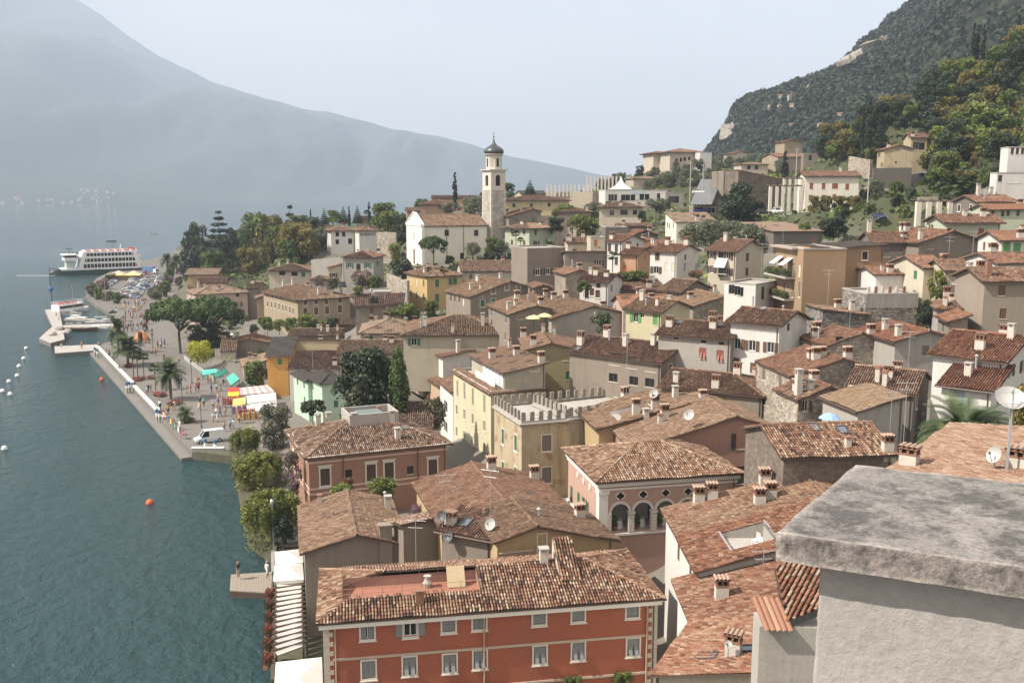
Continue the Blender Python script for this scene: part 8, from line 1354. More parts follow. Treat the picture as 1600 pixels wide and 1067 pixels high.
 b=balcony(r,h['w']*.35,h['w']*.75,4.9,.9,METALD); m=MB(); m.face([(h['w']*.33,-.02,7.6),(h['w']*.72,-.02,7.6),(h['w']*.72,-1.3,6.0),(h['w']*.33,-1.3,6.0)]); m.build('awning',plain('pale_blue_canvas',(.55,.60,.63),.8),r)
 h,r,pl,z0=hof('balcony1'); b=balcony(r,.1,h['w']*.7,3.6,.9,plain('orange_wood',(.42,.16,.06)),'f',0,plain('orange_wood',(.42,.16,.06)))
 h,r,pl,z0=hof('balcony2'); b=balcony(r,.1,h['w']-.1,4.0,1.2,WOODD,'f',0,WOODD)
 h,r,pl,z0=hof('balcony3'); b=balcony(r,.1,h['w']-.1,2.9,.8,METALD)
 for i in range(4): m=MB(); m.box(.3+i*.6,-.82,3.3,.75+i*.6,-.79,4.0); m.build('hung_cloth',WHITEP,b)
 h,r,pl,z0=hof('orangeblock'); w,d,ze=h['w'],h['d'],h['ze']-z0
 for zz in(ze-4.4,ze-7.7):
  m=MB(); m.box(-1.6,d*.25,zz-.25,-.02,d+.8,zz); b=m.build('balcony',CONC,r); q=MB(); railing(q,[(-.1,d*.25,zz),(-1.5,d*.25,zz),(-1.5,d+.7,zz)],.95,.5,.03); q.build('railing',METALD,b)
  for i in range(9): pot_plant(b,-1.3+random.uniform(-.1,.5),d*.25+.4+i*(d*.75)/9,zz,.9,random.choice(('bush','bush','redflower','yellowgreen')))
 for y in(d*.45,d*.8):
  m=MB(); m.face([(-.02,y-1.0,ze-1.6),(-.02,y+1.0,ze-1.6),(-1.6,y+1.0,ze-2.7),(-1.6,y-1.0,ze-2.7)]); m.build('awning',WHITEP,r)
 m=MB(); m.box(-.9,d*.2,ze-.25,.4,d+.6,ze+.05); m.build('eave_roof',plain('grey_eave',(.36,.28,.23)),r)
 h,r,pl,z0=hof('posts'); w,d,ze=h['w'],h['d'],h['ze']-z0
 for i in range(6): m=MB(); m.box(.2+i*1.0,.05,ze,.55+i*1.0,.35,ze+.95); m.build('brick_post',BRICK if i%2 else PLASTER,r)
 m=MB(); m.box(-.06,-.05,ze-2.0,w+.06,-.001,ze-.13); m.build('render_band',WALLS['concrete'],r)
 h,r,pl,z0=hof('panel'); m=MB(); m.box(1.6,-.25,1.0,4.6,-.02,3.0); m.build('orange_panel',plain('orange_panel',(.55,.26,.05)),r)
 h,r,pl,z0=hof('bluefascia'); w,ze=h['w'],h['ze']-z0; m=MB(); m.box(0,-.5,ze-1.3,w*.62,-.02,ze-.7); m.build('fascia',plain('blue_fascia',(.05,.09,.32)),r)
 for i in range(7): pot_plant(r,.6+i*w/7.5,.3,ze,.9,random.choice(('bush','redflower')))
 h,r,pl,z0=hof('tent'); w,d,ze=h['w'],h['d'],h['ze']-z0; c=(w*.30,d*.4,ze)
 m=MB(); m.lathe([(4.2,.3),(2.8,.9),(1.5,1.9),(.6,3.2),(.15,4.1),(.05,4.5)],16,0,c); m.build('tent',plain('tent_white',(.80,.78,.74),.7,0,.04),r)
 m=MB(); m.box(w*.42,-.06,ze-1.3,w*.62,-.02,ze-.2); m.build('sign_board',plain('pale_blue_sign',(.45,.52,.58)),r)
 h,r,pl,z0=hof('albergo'); w,ze=h['w'],h['ze']-z0
 fc=bpy.data.curves.new('lettering','FONT'); fc.body='ALBERGO'; fc.size=1.15; fc.extrude=.03; fc.align_x='CENTER'; fc.materials.append(DARK); f0=bpy.data.objects.new('lettering',fc); COL.objects.link(f0); fm=bpy.data.meshes.new_from_object(f0.evaluated_get(bpy.context.evaluated_depsgraph_get())); bpy.data.objects.remove(f0); fo=bpy.data.objects.new('lettering',fm); COL.objects.link(fo); fo.parent=r; fo.location=(w*.5,-.05,ze-1.7); fo.rotation_euler=(R_(90),0,0)
 h,r,pl,z0=hof('cut2'); (x0,y0,x1,y1),=h['holes']; zf=roof_z(pl,x0,y0)-.35; m=MB(); m.box(x0-.02,y0-.02,zf-.1,x1+.02,y1+.02,zf); m.build('roof_terrace',CONC,r)
 m=MB(); T=lambda x:roof_z(pl,x,1)
 for y in(y0,y1): m.face([(x0,y,zf),(x1,y,zf),(x1,y,T(x1)),(x0,y,T(x0))])
 m.face([(x1,y0,zf),(x1,y1,zf),(x1,y1,T(x1)),(x1,y0,T(x1))]); m.build('terrace_wall',WALLS['greyl'],r)
 for k,q in enumerate(((x0-.12,y0-.12,x0,y1+.12),(x1,y0-.12,x1+.12,y1+.12))):
  m=MB(); zq=T(q[0]); m.box(q[0],q[1],zq-.25,q[2],q[3],zq+.16); m.build('flashing',STEEL,r)
 for i in range(2):
  t_=thing('chair',['white chair on the cut-in roof terrace, left one','white chair on the cut-in roof terrace, right one'][i],'chair',r.matrix_basis@Vector((x1-1.0+i*.05,y0+1.0+i*.9,zf)),h['r']-1.2)
  m=MB(); m.box(-.22,-.22,.42,.22,.22,.46); m.build('seat',WHITEP,t_)
  for a in(-.19,.19):
   for b in(-.19,.19): m=MB(); m.box(a-.02,b-.02,0,a+.02,b+.02,.42); m.build('leg',WHITEP,t_)
  m=MB(); m.box(-.22,.19,.46,-.18,.23,.95); m.box(.18,.19,.46,.22,.23,.95)
  for z in(.6,.75,.9): m.box(-.18,.2,z,.18,.22,z+.05)
  m.build('backrest',WHITEP,t_)
 h,r,pl,z0=hof('terracecut'); (x0,y0,x1,y1),=h['holes']; zf=roof_z(pl,x0,y0)-.2; m=MB(); m.box(x0,y0,zf-.1,x1,y1,zf); m.build('roof_terrace',CONC,r); m=MB()
 for y in(y0,y1): m.face([(x0,y,zf),(x1,y,zf),(x1,y,roof_z(pl,x1,y)),(x0,y,roof_z(pl,x0,y))])
 m.face([(x1,y0,zf),(x1,y1,zf),(x1,y1,roof_z(pl,x1,y1)),(x1,y0,roof_z(pl,x1,y0))]); m.build('terrace_wall',WALLS['white'],r)
def tower():
 x,y,zb=TOWER[0],TOWER[1],TOWERZ; r=thing('bell_tower','tall stone bell tower with an onion dome beside the church','tower',(x,y,zb[0]),R_(32)); z=[q-zb[0] for q in zb]; s=2.45
 m=MB(); t=1.12
 b=len(m.v); m.v+=[(sx*s*t,sy*s*t,-4) for sx,sy in((-1,-1),(1,-1),(1,1),(-1,1))]+[(sx*s,sy*s,z[1]) for sx,sy in((-1,-1),(1,-1),(1,1),(-1,1))]
 for i in range(4): m.f.append((b+i,b+(i+1)%4,b+4+(i+1)%4,b+4+i)); m.m.append(0)
 m.build('shaft',stone('tower',(.34,.30,.26),(.52,.48,.42),(.42,.38,.33),1.3),r)
 for sx,sy in((-1,-1),(1,-1),(1,1),(-1,1)):
  for i in range(20):
   k=s*(t-(t-1)*(i*z[1]/20)/z[1])+.05; L=.75 if i%2 else .5; m=MB(); xa,xb=sorted((sx*k,sx*(k-L))); ya,yb=sorted((sy*k,sy*(k-L))); m.box(xa,ya,i*z[1]/20,xb,yb,(i+.93)*z[1]/20); m.build('quoin',CREAMST,r)
 m=MB(); m.box(-s-.1,-s-.1,z[1],s+.1,s+.1,z[1]+.35); m.build('cornice',CREAMST,r)
 zc0,zc1=z[1]+.35,z[2]; m=MB(); m2=MB()
 for k in range(4):
  q=MB(); arched_wall(q,-s,s,zc0,zc1,[(0,1.7,zc0+1.0,zc1-1.9)],-s,.5); M=Matrix.Rotation(k*math.pi/2,4,'Z'); b=len(m.v); m.v+=[tuple(M@Vector(v)) for v in q.v]; m.f+=[tuple(b+i for i in f) for f in q.f]; m.m+=q.m
 m.box(-s+.5,-s+.5,zc0,s-.5,s-.5,zc0+.2); m.build('belfry',CREAMST,r)
 m=MB(); m.box(-s+1.2,-s+1.2,zc0,s-1.2,s-1.2,zc1); m.build('belfry_core',DARK,r)
 m=MB(); m.lathe([(.0,1.2),(.35,1.15),(.45,.6),(.75,.05),(.8,0)],12,0,(0,0,zc0+1.5)); m.build('bell',plain('bronze',(.10,.09,.06),.4,.7),r)
 m=MB(); m.box(-s-.35,-s-.35,zc1,s+.35,s+.35,zc1+.3); m.box(-s-.6,-s-.6,zc1+.3,s+.6,s+.6,zc1+.55); m.build('cornice',CREAMST,r)
 zd0,zd1=zc1+.55,z[4]; m=MB(); m.lathe([(2.35,zd0),(2.35,zd1)],8,0,(0,0,0),math.pi/8); m.build('drum',CREAMST,r)
 for k in range(8):
  q=MB(); arch_prism(q,0,.75,zd0+.7,zd1-1.2,-2.2,-2.14,0,6); M=Matrix.Rotation(k*math.pi/4,4,'Z'); q.v=[tuple(M@Vector(v)) for v in q.v]; q.build('opening',DARK if k%2==0 else plain('niche_grey',(.3,.27,.24)),r)
 m=MB(); m.lathe([(2.7,zd1),(2.9,zd1+.2),(2.9,zd1+.35)],16); m.build('cornice',CREAMST,r)
 H=z[6]-zd1; m=MB(); prof=[(2.5,.35),(2.95,.9),(3.0,1.5),(2.75,2.1),(2.1,2.75),(1.35,3.25),(.75,3.8),(.4,4.5),(.22,5.2),(.12,6.0)]; sc=(z[6]-zd1+1.2)/6.0; m.lathe([(a,zd1+b_*sc*.98) for a,b_ in prof],16); m.build('dome',LEAD,r)
 m=MB(); zt=zd1+6*sc; m.lathe([(.12,zt),(.3,zt+.25),(.12,zt+.5),(.04,zt+.55),(.04,zt+1.7)],8); m.box(-.35,-.03,zt+1.1,.35,.03,zt+1.2); m.build('finial',LEAD,r)
def person_protos():
 res=[]
 poses={'stand':dict(l=(.08,.0),r=(-.08,.0),al=.05,ar=-.05),'walk':dict(l=(.08,.26),r=(-.08,-.26),al=-.25,ar=.25),'walk2':dict(l=(.08,-.2),r=(-.08,.2),al=.2,ar=-.15)}
 for nm,p in poses.items():
  V=[(0,0,.95),(0,0,1.15),(0,0,1.38),(0,0,1.5),(0,-.01,1.6),(0,-.015,1.7)]; E=[(0,1),(1,2),(2,3),(3,4),(4,5)]; Rr=[.15,.135,.16,.06,.095,.085]
  for sx,k,a in((1,'l','al'),(-1,'r','ar')):
   lx,ly=p[k]; b=len(V); V+=[(sx*.1,0,.88),(sx*.11,ly*.45-.03,.5),(sx*.11,ly,.08),(sx*.12,ly-.14,.03)]; E+=[(0,b),(b,b+1),(b+1,b+2),(b+2,b+3)]; Rr+=[.1,.065,.045,.04]
   b=len(V); V+=[(sx*.2,0,1.38),(sx*.27,p[a]*.4,1.1),(sx*.27,p[a]*1.0-.06,.86)]; E+=[(2,b),(b,b+1),(b+1,b+2)]; Rr+=[.065,.045,.035]
  me=bpy.data.meshes.new('person_base'); me.from_pydata(V,E,[]); o=bpy.data.objects.new('person_base',me); COL.objects.link(o)
  md=o.modifiers.new('s','SKIN'); sv=me.skin_vertices[0].data
  for i,r_ in enumerate(Rr): sv[i].radius=(r_,r_*(.75 if i in(0,1,2) else 1))
  sv[0].use_root=True
  dg=bpy.context.evaluated_depsgraph_get(); bm=bpy.data.meshes.new_from_object(o.evaluated_get(dg)); bpy.data.objects.remove(o); bm.name='person'
  for _ in range(3): bm.materials.append(None)
  idx=[]
  for f in bm.polygons:
   c=f.center; idx.append(1 if (c.z>1.0 and c.z<1.47 and not(abs(c.x)>.22 and c.z<1.22)) else (2 if .5<c.z<=1.0 and abs(c.x)<.2 else 0))
  bm.polygons.foreach_set('material_index',idx); bm.polygons.foreach_set('use_smooth',[True]*len(idx)); res.append(bm)
 hm=MB(); hm.lathe([(.0,1.83),(.08,1.81),(.115,1.74),(.11,1.66),(.085,1.6)],10); hair=hm.mesh('hair',[plain('hair_dark',(.04,.03,.02))])
 return res,hair
def people():
 protos,hair=person_protos(); SK=plain('skin',(.34,.20,.14),.6,0,.06)
 shirts=dict(white=(.72,.71,.69),blue=(.10,.18,.38),red=(.42,.05,.05),navy=(.03,.04,.09),black=(.03,.03,.035),pink=(.55,.28,.30),teal=(.12,.40,.36),orange=(.55,.25,.06),grey=(.3,.3,.3),khaki=(.36,.30,.20),lightblue=(.38,.5,.62))
 pants=dict(dark=(.035,.035,.045),beige=(.42,.36,.27),denim=(.10,.14,.22),white=(.66,.65,.62))
 hairs=dict(dark=(.04,.03,.02),fair=(.30,.21,.11),grey=(.35,.34,.33))
 random.seed(31)
 def make(x,y,z,where,grp):
  s=random.choice(list(shirts)); p=random.choice(list(pants)); o=bpy.data.objects.new('person',random.choice(protos)); COL.objects.link(o); o.location=(x,y,z); o.rotation_euler=(0,0,random.uniform(0,6.28)); k=random.uniform(.93,1.05); o.scale=(k,k,k)
  for i,mm in enumerate((SK,plain('shirt_'+s,shirts[s],.85,0,.05),plain('trousers_'+p,pants[p],.85,0,.05))): o.material_slots[i].link='OBJECT'; o.material_slots[i].material=mm
  hc=random.choice(list(hairs)); hobj=bpy.data.objects.new('hair',hair); COL.objects.link(hobj); hobj.parent=o; hobj.material_slots[0].link='OBJECT'; hobj.material_slots[0].material=plain('hair_'+hc,hairs[hc])
  tag(o,'person in %s top and %s legwear with %s hair %s'%(s,p,hc,where),'person',grp)
 for x,y in PEOPLE: make(x,y,1.2,'walking on the promenade','people on the promenade')
 for x,y in PIERPEOPLE: make(x,y,.95,'standing on the pier or breakwater','people on the piers')
def cars():
 def car_meshes(L=4.1,W=1.7,Hh=1.45,van=False):
  st=[(-.5,.38,.45,.62),(-.47,.46,.25,.72),(-.3,.5,.22,.86 if not van else .95),(-.12,.5,.22,.9 if not van else 1.0),(.3,.5,.22,.92 if not van else 1.05),(.46,.47,.25,.9 if not van else 1.05),(.5,.42,.4,.8)]
  b=MB(); rings=[]
  for t,hw,z0,z1 in st:
   y=t*L; w=hw*W; r=[(-w*.9,y,z0),(-w,y,(z0+z1)/2),(-w*.96,y,z1-.04),(-w*.85,y,z1),(w*.85,y,z1),(w*.96,y,z1-.04),(w,y,(z0+z1)/2),(w*.9,y,z0)]; rings.append(len(b.v)); b.v+=r
  for a,c in zip(rings,rings[1:]):
   for i in range(8): b.f.append((a+i,a+(i+1)%8,c+(i+1)%8,c+i)); b.m.append(0)
  b.f.append(tuple(rings[0]+i for i in range(8))); b.f.append(tuple(rings[-1]+i for i in range(8))[::-1]); b.m+=[0,0]
  g=MB(); y0,y1,y2,y3=(-.22*L,-.06*L,.26*L,.43*L) if not van else(-.3*L,-.16*L,.47*L,.49*L); zb=.9 if not van else 1.0; w0,w1=W*.45,W*.38
  P=[(-w0,y0,zb),(w0,y0,zb),(w0,y3,zb),(-w0,y3,zb),(-w1,y1,Hh-.05),(w1,y1,Hh-.05),(w1,y2,Hh-.05),(-w1,y2,Hh-.05)]; g.v+=P
  for q in((0,1,5,4),(1,2,6,5),(2,3,7,6),(3,0,4,7)): g.f.append(q); g.m.append(0)
  rf=MB(); rf.box(-w1-.02,y1-.03,Hh-.06,w1+.02,y2+.03,Hh)
  for sx in(-1,1):
   for q,k in((P[1],P[5]),(P[2],P[6])): rf.tube([(sx*abs(q[0]),q[1],q[2]),(sx*abs(k[0]),k[1],k[2])],.045,4)
   rf.tube([(sx*w0,(y0+y3)/2,zb),(sx*w1,(y1+y2)/2,Hh-.05)],.05,4)
   if van: rf.box(sx*w0-.03 if sx>0 else -w0-.02,-.02*L,zb-.05,sx*w0+.02 if sx>0 else -w0+.03,y3,Hh-.1)
  wh=MB(); wh.lathe([(.31,-.1),(.33,-.06),(.33,.06),(.31,.1)],12); wh.v=[(v[2],v[0],v[1]) for v in wh.v]; hub=MB(); hub.lathe([(.19,-.11),(.19,.11)],8); hub.v=[(v[2],v[0],v[1]) for v in hub.v]
  lt=MB(); lt.box(-.12,-.02,-.07,.12,.02,.07)
  return dict(body=b.mesh('body',[None]),glass=g.mesh('windows',GLASS),roof=rf.mesh('roof',[None]),wheel=wh.mesh('wheel',plain('tyre',(.02,.02,.02),.8)),hub=hub.mesh('rim',STEEL),light=lt.mesh('headlight',plain('lamp_glass',(.6,.6,.58),.2)),L=L,W=W)
 C=car_meshes(); Vn=car_meshes(4.6,1.8,1.95,True)
 cols=[('white',(.72,.72,.71)),('silver',(.42,.43,.44)),('dark grey',(.07,.07,.075)),('black',(.02,.02,.022)),('blue',(.06,.12,.28)),('red',(.32,.03,.03)),('light blue',(.30,.40,.48)),('silver',(.48,.49,.5)),('white',(.75,.75,.74))]
 def car(x,y,z,rz,lab,col,grp=None,K=C,name='parked_car'):
  pm_=plain('car_paint_'+col[0].replace(' ','_'),col[1],.25,.15,.03); o=thing(name,lab,'car' if K is C else 'van',(x,y,z),rz,grp)
  for k in('body','roof'):
   q=put(k,K[k],o); q.material_slots[0].link='OBJECT'; q.material_slots[0].material=pm_
  put('windows',K['glass'],o)
  for sx in(-1,1):
   for sy in(-.31,.31): w=put('wheel',K['wheel'],o,(sx*K['W']*.46,sy*K['L'],.33)); put('rim',K['hub'],w)
   put('headlight',K['light'],o,(sx*K['W']*.36,-.492*K['L'],.62))
 random.seed(17)
 for x,y,rz,place in CARS:
  c=random.choice(cols); car(x,y,1.2,rz+1.57*(place!='driving lane')+random.choice((0,3.1416)),'%s car parked in the lakeside car park, %s'%(c[0],place),c,'cars in the lakeside car park')
 for x,y,z,rz,lab in UPCARS: car(x,y,z,rz,lab,cols[8] if 'white' in lab else cols[3] if 'blue' not in lab else ('navy',(.03,.05,.12)))
 car(VAN[0],VAN[1],1.2,R_(-62),'white delivery van parked at the end of the promenade',cols[0],None,Vn,'delivery_van')
 car(WHITEVAN[0],WHITEVAN[1],1.2,.2,'white van beside the blue truck at the ferry landing',cols[0],None,Vn,'delivery_van')
 t_=thing('truck','blue box truck at the ferry landing','truck',(TRUCK[0],TRUCK[1],1.2),1.3); m=MB(); m.box(-1.2,-1.4,.8,1.2,4.2,3.5); m.build('cargo_box',plain('truck_blue',(.10,.20,.38)),t_); m=MB(); m.box(-1.1,-3.2,.5,1.1,-1.5,2.6); m.build('cab',WHITEP,t_); m=MB(); m.box(-1.0,-3.24,1.6,1.0,-3.2,2.4); m.build('windscreen',GLASS,t_)
 for sx in(-1,1):
  for y in(-2.4,3.0): w=put('wheel',C['wheel'],t_,(sx*1.0,y,.45)); w.scale=(1.3,1.35,1.35)
def boat(kind,x,y,z,L,rz,lab):
 o=thing({'tour':'excursion_boat','sail':'sailboat','cruiser':'motorboat','open':'small_boat','wood':'wooden_boat'}[kind],lab,'boat',(x,y,.0),rz); W=L*.3 if kind!='tour' else L*.28
 hull=MB(); ys=[-.5,-.3,.1,.4,.5]; ws=[.75,.95,1.0,.6,.04]; zt=[.1,.1,.11,.13,.15]; rings=[]
 for t,w_,zz in zip(ys,ws,zt):
  rings.append(len(hull.v)); w=W/2*w_; hull.v+=[(t*L,-w,zz*L*.75),(t*L,-w*.7,-.05),(t*L,w*.7,-.05),(t*L,w,zz*L*.75)]
 for a,c in zip(rings,rings[1:]):
  for i in range(3): hull.f.append((a+i,a+i+1,c+i+1,c+i)); hull.m.append(0)
  hull.f.append((a+3,a,c,c+3)); hull.m.append(1)
 hull.f.append(tuple(rings[0]+i for i in range(4))[::-1]); hull.m.append(0)
 dark=kind=='wood' or 'dark speed' in lab or 'grey boat' in lab; hull.build('hull',[plain('hull_dark',(.10,.05,.04)) if dark else WHITEP,plain('deck',(.45,.40,.33)) if kind!='wood' else WOODD],o)
 hz=.08*L
 if kind in('cruiser','sail'):
  m=MB(); m.box(-.1*L,-W*.3,hz,.2*L,W*.3,hz+.07*L); m.build('cabin',WHITEP,o); m=MB(); m.box(-.08*L,-W*.305,hz+.025*L,.18*L,W*.305,hz+.05*L); m.build('windows',GLASS,o)
 if kind=='cruiser':
  m=MB(); m.box(-.42*L,-W*.38,hz+.02,-.12*L,W*.38,hz+.05*L); m.build('boat_cover',plain('navy_canvas',(.04,.06,.16)) if 'blue' in lab else plain('cream_canvas',(.6,.58,.52)),o)
 if kind=='sail':
  m=MB(); m.tube([(.08*L,0,hz),(.08*L,0,hz+1.6*L)],.06,6); m.build('mast',STEEL,o); m=MB(); m.tube([(.06*L,0,hz+.15*L),(-.4*L,0,hz+.15*L)],.09,6); m.build('boom',WHITEP,o)
 if kind in('open','wood'):
  for t in(-.25,0,.2): m=MB(); m.box(t*L-.12,-W*.36,hz-.1,t*L+.12,W*.36,hz+.12); m.build('bench',plain('bench_wood',(.35,.25,.15)),o)
 if kind=='open': m=MB(); m.box(.05*L,-W*.25,hz,.12*L,W*.25,hz+.08*L); m.build('windscreen',GLASS,o)
 if kind=='tour':
  m=MB(); m.box(-.45*L,-W*.42,hz,.25*L,W*.42,hz+2.2); m.build('cabin',WHITEP,o); m=MB(); m.box(-.43*L,-W*.425,hz+.9,.24*L,W*.425,hz+1.7); m.build('windows',GLASS,o)
  m=MB(); railing(m,[(-.45*L,-W*.42,hz+2.2),(.25*L,-W*.42,hz+2.2),(.25*L,W*.42,hz+2.2),(-.45*L,W*.42,hz+2.2),(-.45*L,-W*.42,hz+2.2)],1,1,.03); m.build('railing',WHITEP,o)
  for i in range(6): m=MB(); m.box(-.4*L+i*1.4,-W*.3,hz+2.2,-.4*L+i*1.4+.4,W*.3,hz+2.65); m.build('bench',plain('red_bench',(.4,.08,.07)),o)
def ferry():
 (x0,y0,_),(x1,y1,_)=FERRY; L=math.hypot(x1-x0,y1-y0); o=thing('ferry','large white and dark green car ferry leaving the landing','ferry',((x0+x1)/2,(y0+y1)/2+3,0),math.atan2(y1-y0,x1-x0)); W=11
 GR=plain('ferry_green',(.035,.075,.065),.5); WH=WHITEP
 m=MB(); h=L/2; prof=[(-h,1.2,.15),(-h*.86,2.0,.55),(-h*.6,2.4,.95),(0,2.4,1),(h*.8,2.6,.95),(h,3.2,.5)]; rr=[]
 for x,z,w in prof: rr.append(len(m.v)); m.v+=[(x,-W/2*w,z),(x,-W/2*w*.85,-.3),(x,W/2*w*.85,-.3),(x,W/2*w,z)]
 for a,c in zip(rr,rr[1:]):
  for i in range(3): m.f.append((a+i,a+i+1,c+i+1,c+i)); m.m.append(0)
  m.f.append((a+3,a,c,c+3)); m.m.append(1)
 m.f.append(tuple(rr[0]+i for i in range(4))[::-1]); m.f.append(tuple(rr[-1]+i for i in range(4))); m.m+=[0,0]; m.build('hull',[GR,CONC],o)
 m=MB(); m.box(-h*.99,-W*.35,1.2,-h*.62,W*.35,1.5,0,Matrix.Translation((-h*.62,0,2.2))@Matrix.Rotation(R_(12),4,'Y')@Matrix.Translation((h*.62,0,-1.6))); m.build('bow_ramp',GR,o)
 def deck(nm,xa,xb,z0,z1,w,mat): m=MB(); m.box(xa,-w/2,z0,xb,w/2,z1); return m.build(nm,mat,o)
 deck('belt',-h*.75,h*.96,2.3,3.2,W*.99,WH); deck('car_deck',-h*.30,h*.94,3.2,5.2,W*.9,DARK); deck('deck_band',-h*.36,h*.97,5.2,6.2,W,WH); deck('saloon_glass',-h*.32,h*.93,6.2,7.9,W*.97,GLASS); deck('deck_band',-h*.38,h*.96,7.9,9.0,W,WH); deck('saloon_glass',-h*.26,h*.86,9.0,10.5,W*.92,GLASS); deck('top_deck',-h*.28,h*.9,10.5,11.2,W*.98,WH)
 for i in range(17):
  x=-h*.3+i*h*1.22/16
  for z0,z1 in((3.2,5.2),(6.2,7.9),(9.0,10.5)):
   if z0==9.0 and x>h*.85: continue
   m=MB(); m.box(x-.13,-W*.5,z0,x+.13,W*.5,z1); m.build('window_post',WH,o)
 for xa,s in((-h*.36,1),(h*.93,-1)):
  m=MB(); m.box(-.9,-W*.505,0,.9,W*.505,8.6,0,Matrix.Translation((xa,0,2.6))@Matrix.Rotation(R_(16*s),4,'Y')); m.build('slanted_pillar',WH,o)
 deck('bridge_base',-h*.64,-h*.5,2.4,7.0,W*.7,plain('ferry_pale_green',(.38,.46,.40))); deck('bridge_floor',-h*.68,-h*.42,7.0,8.6,W*.85,WH); deck('bridge_glass',-h*.68,-h*.42,8.6,9.6,W*.8,GLASS); deck('bridge_roof',-h*.71,-h*.4,9.6,10.1,W*.9,WH)
 m=MB(); m.tube([(-h*.55,0,10),(-h*.55,0,13)],.15,6); m.box(-h*.55-1.5,-.3,12.6,-h*.55+1.5,.3,12.9); m.build('radar_mast',METALD,o)
 m=MB(); m.tube([(h*.55,0,11),(h*.58,0,14.5)],.25,6); m.build('mast',WH,o); deck('funnel',h*.74,h*.88,11.2,12.6,3,plain('funnel_red',(.45,.06,.05)))
 RB=plain('red_seats',(.42,.10,.08))
 for i in range(20): m=MB(); x=-h*.24+i*h*.055; m.box(x,-W*.4,11.2,x+.5,W*.4,11.9); m.build('bench',RB if i%3 else WH,o)
 m=MB(); railing(m,[(-h*.28,-W*.48,11.2),(h*.88,-W*.48,11.2),(h*.88,W*.48,11.2)],1.1,2,.05); m.build('railing',WH,o)
 wk=MB(); wk.face([(x0-14,y0-1.5,.012),(x0+4,y0-1.5,.012),(x0+5,y0+4,.012),(x0-16,y0+3,.012)]); k=wk.build('ferry_wake',plain('foam',(.24,.28,.29),.6,0,.5,.3)); k['kind']='structure'
def cloth_mat(k):
 base=dict(pinkstripe=((.58,.30,.30),(.55,.53,.50)),whitestripe=((.72,.69,.62),(.62,.58,.52)),palepink=((.68,.58,.54),(.72,.68,.63)),amber=((.66,.45,.16),(.64,.42,.14)),teal=((.10,.50,.40),(.12,.55,.44)),redcloth=((.50,.05,.04),(.5,.05,.04)),yellowcloth=((.70,.45,.04),(.7,.45,.04)))[k]
 return plain('awning_'+k+'_a',base[0],.8,0,.06),plain('awning_'+k+'_b',base[1],.8,0,.06)
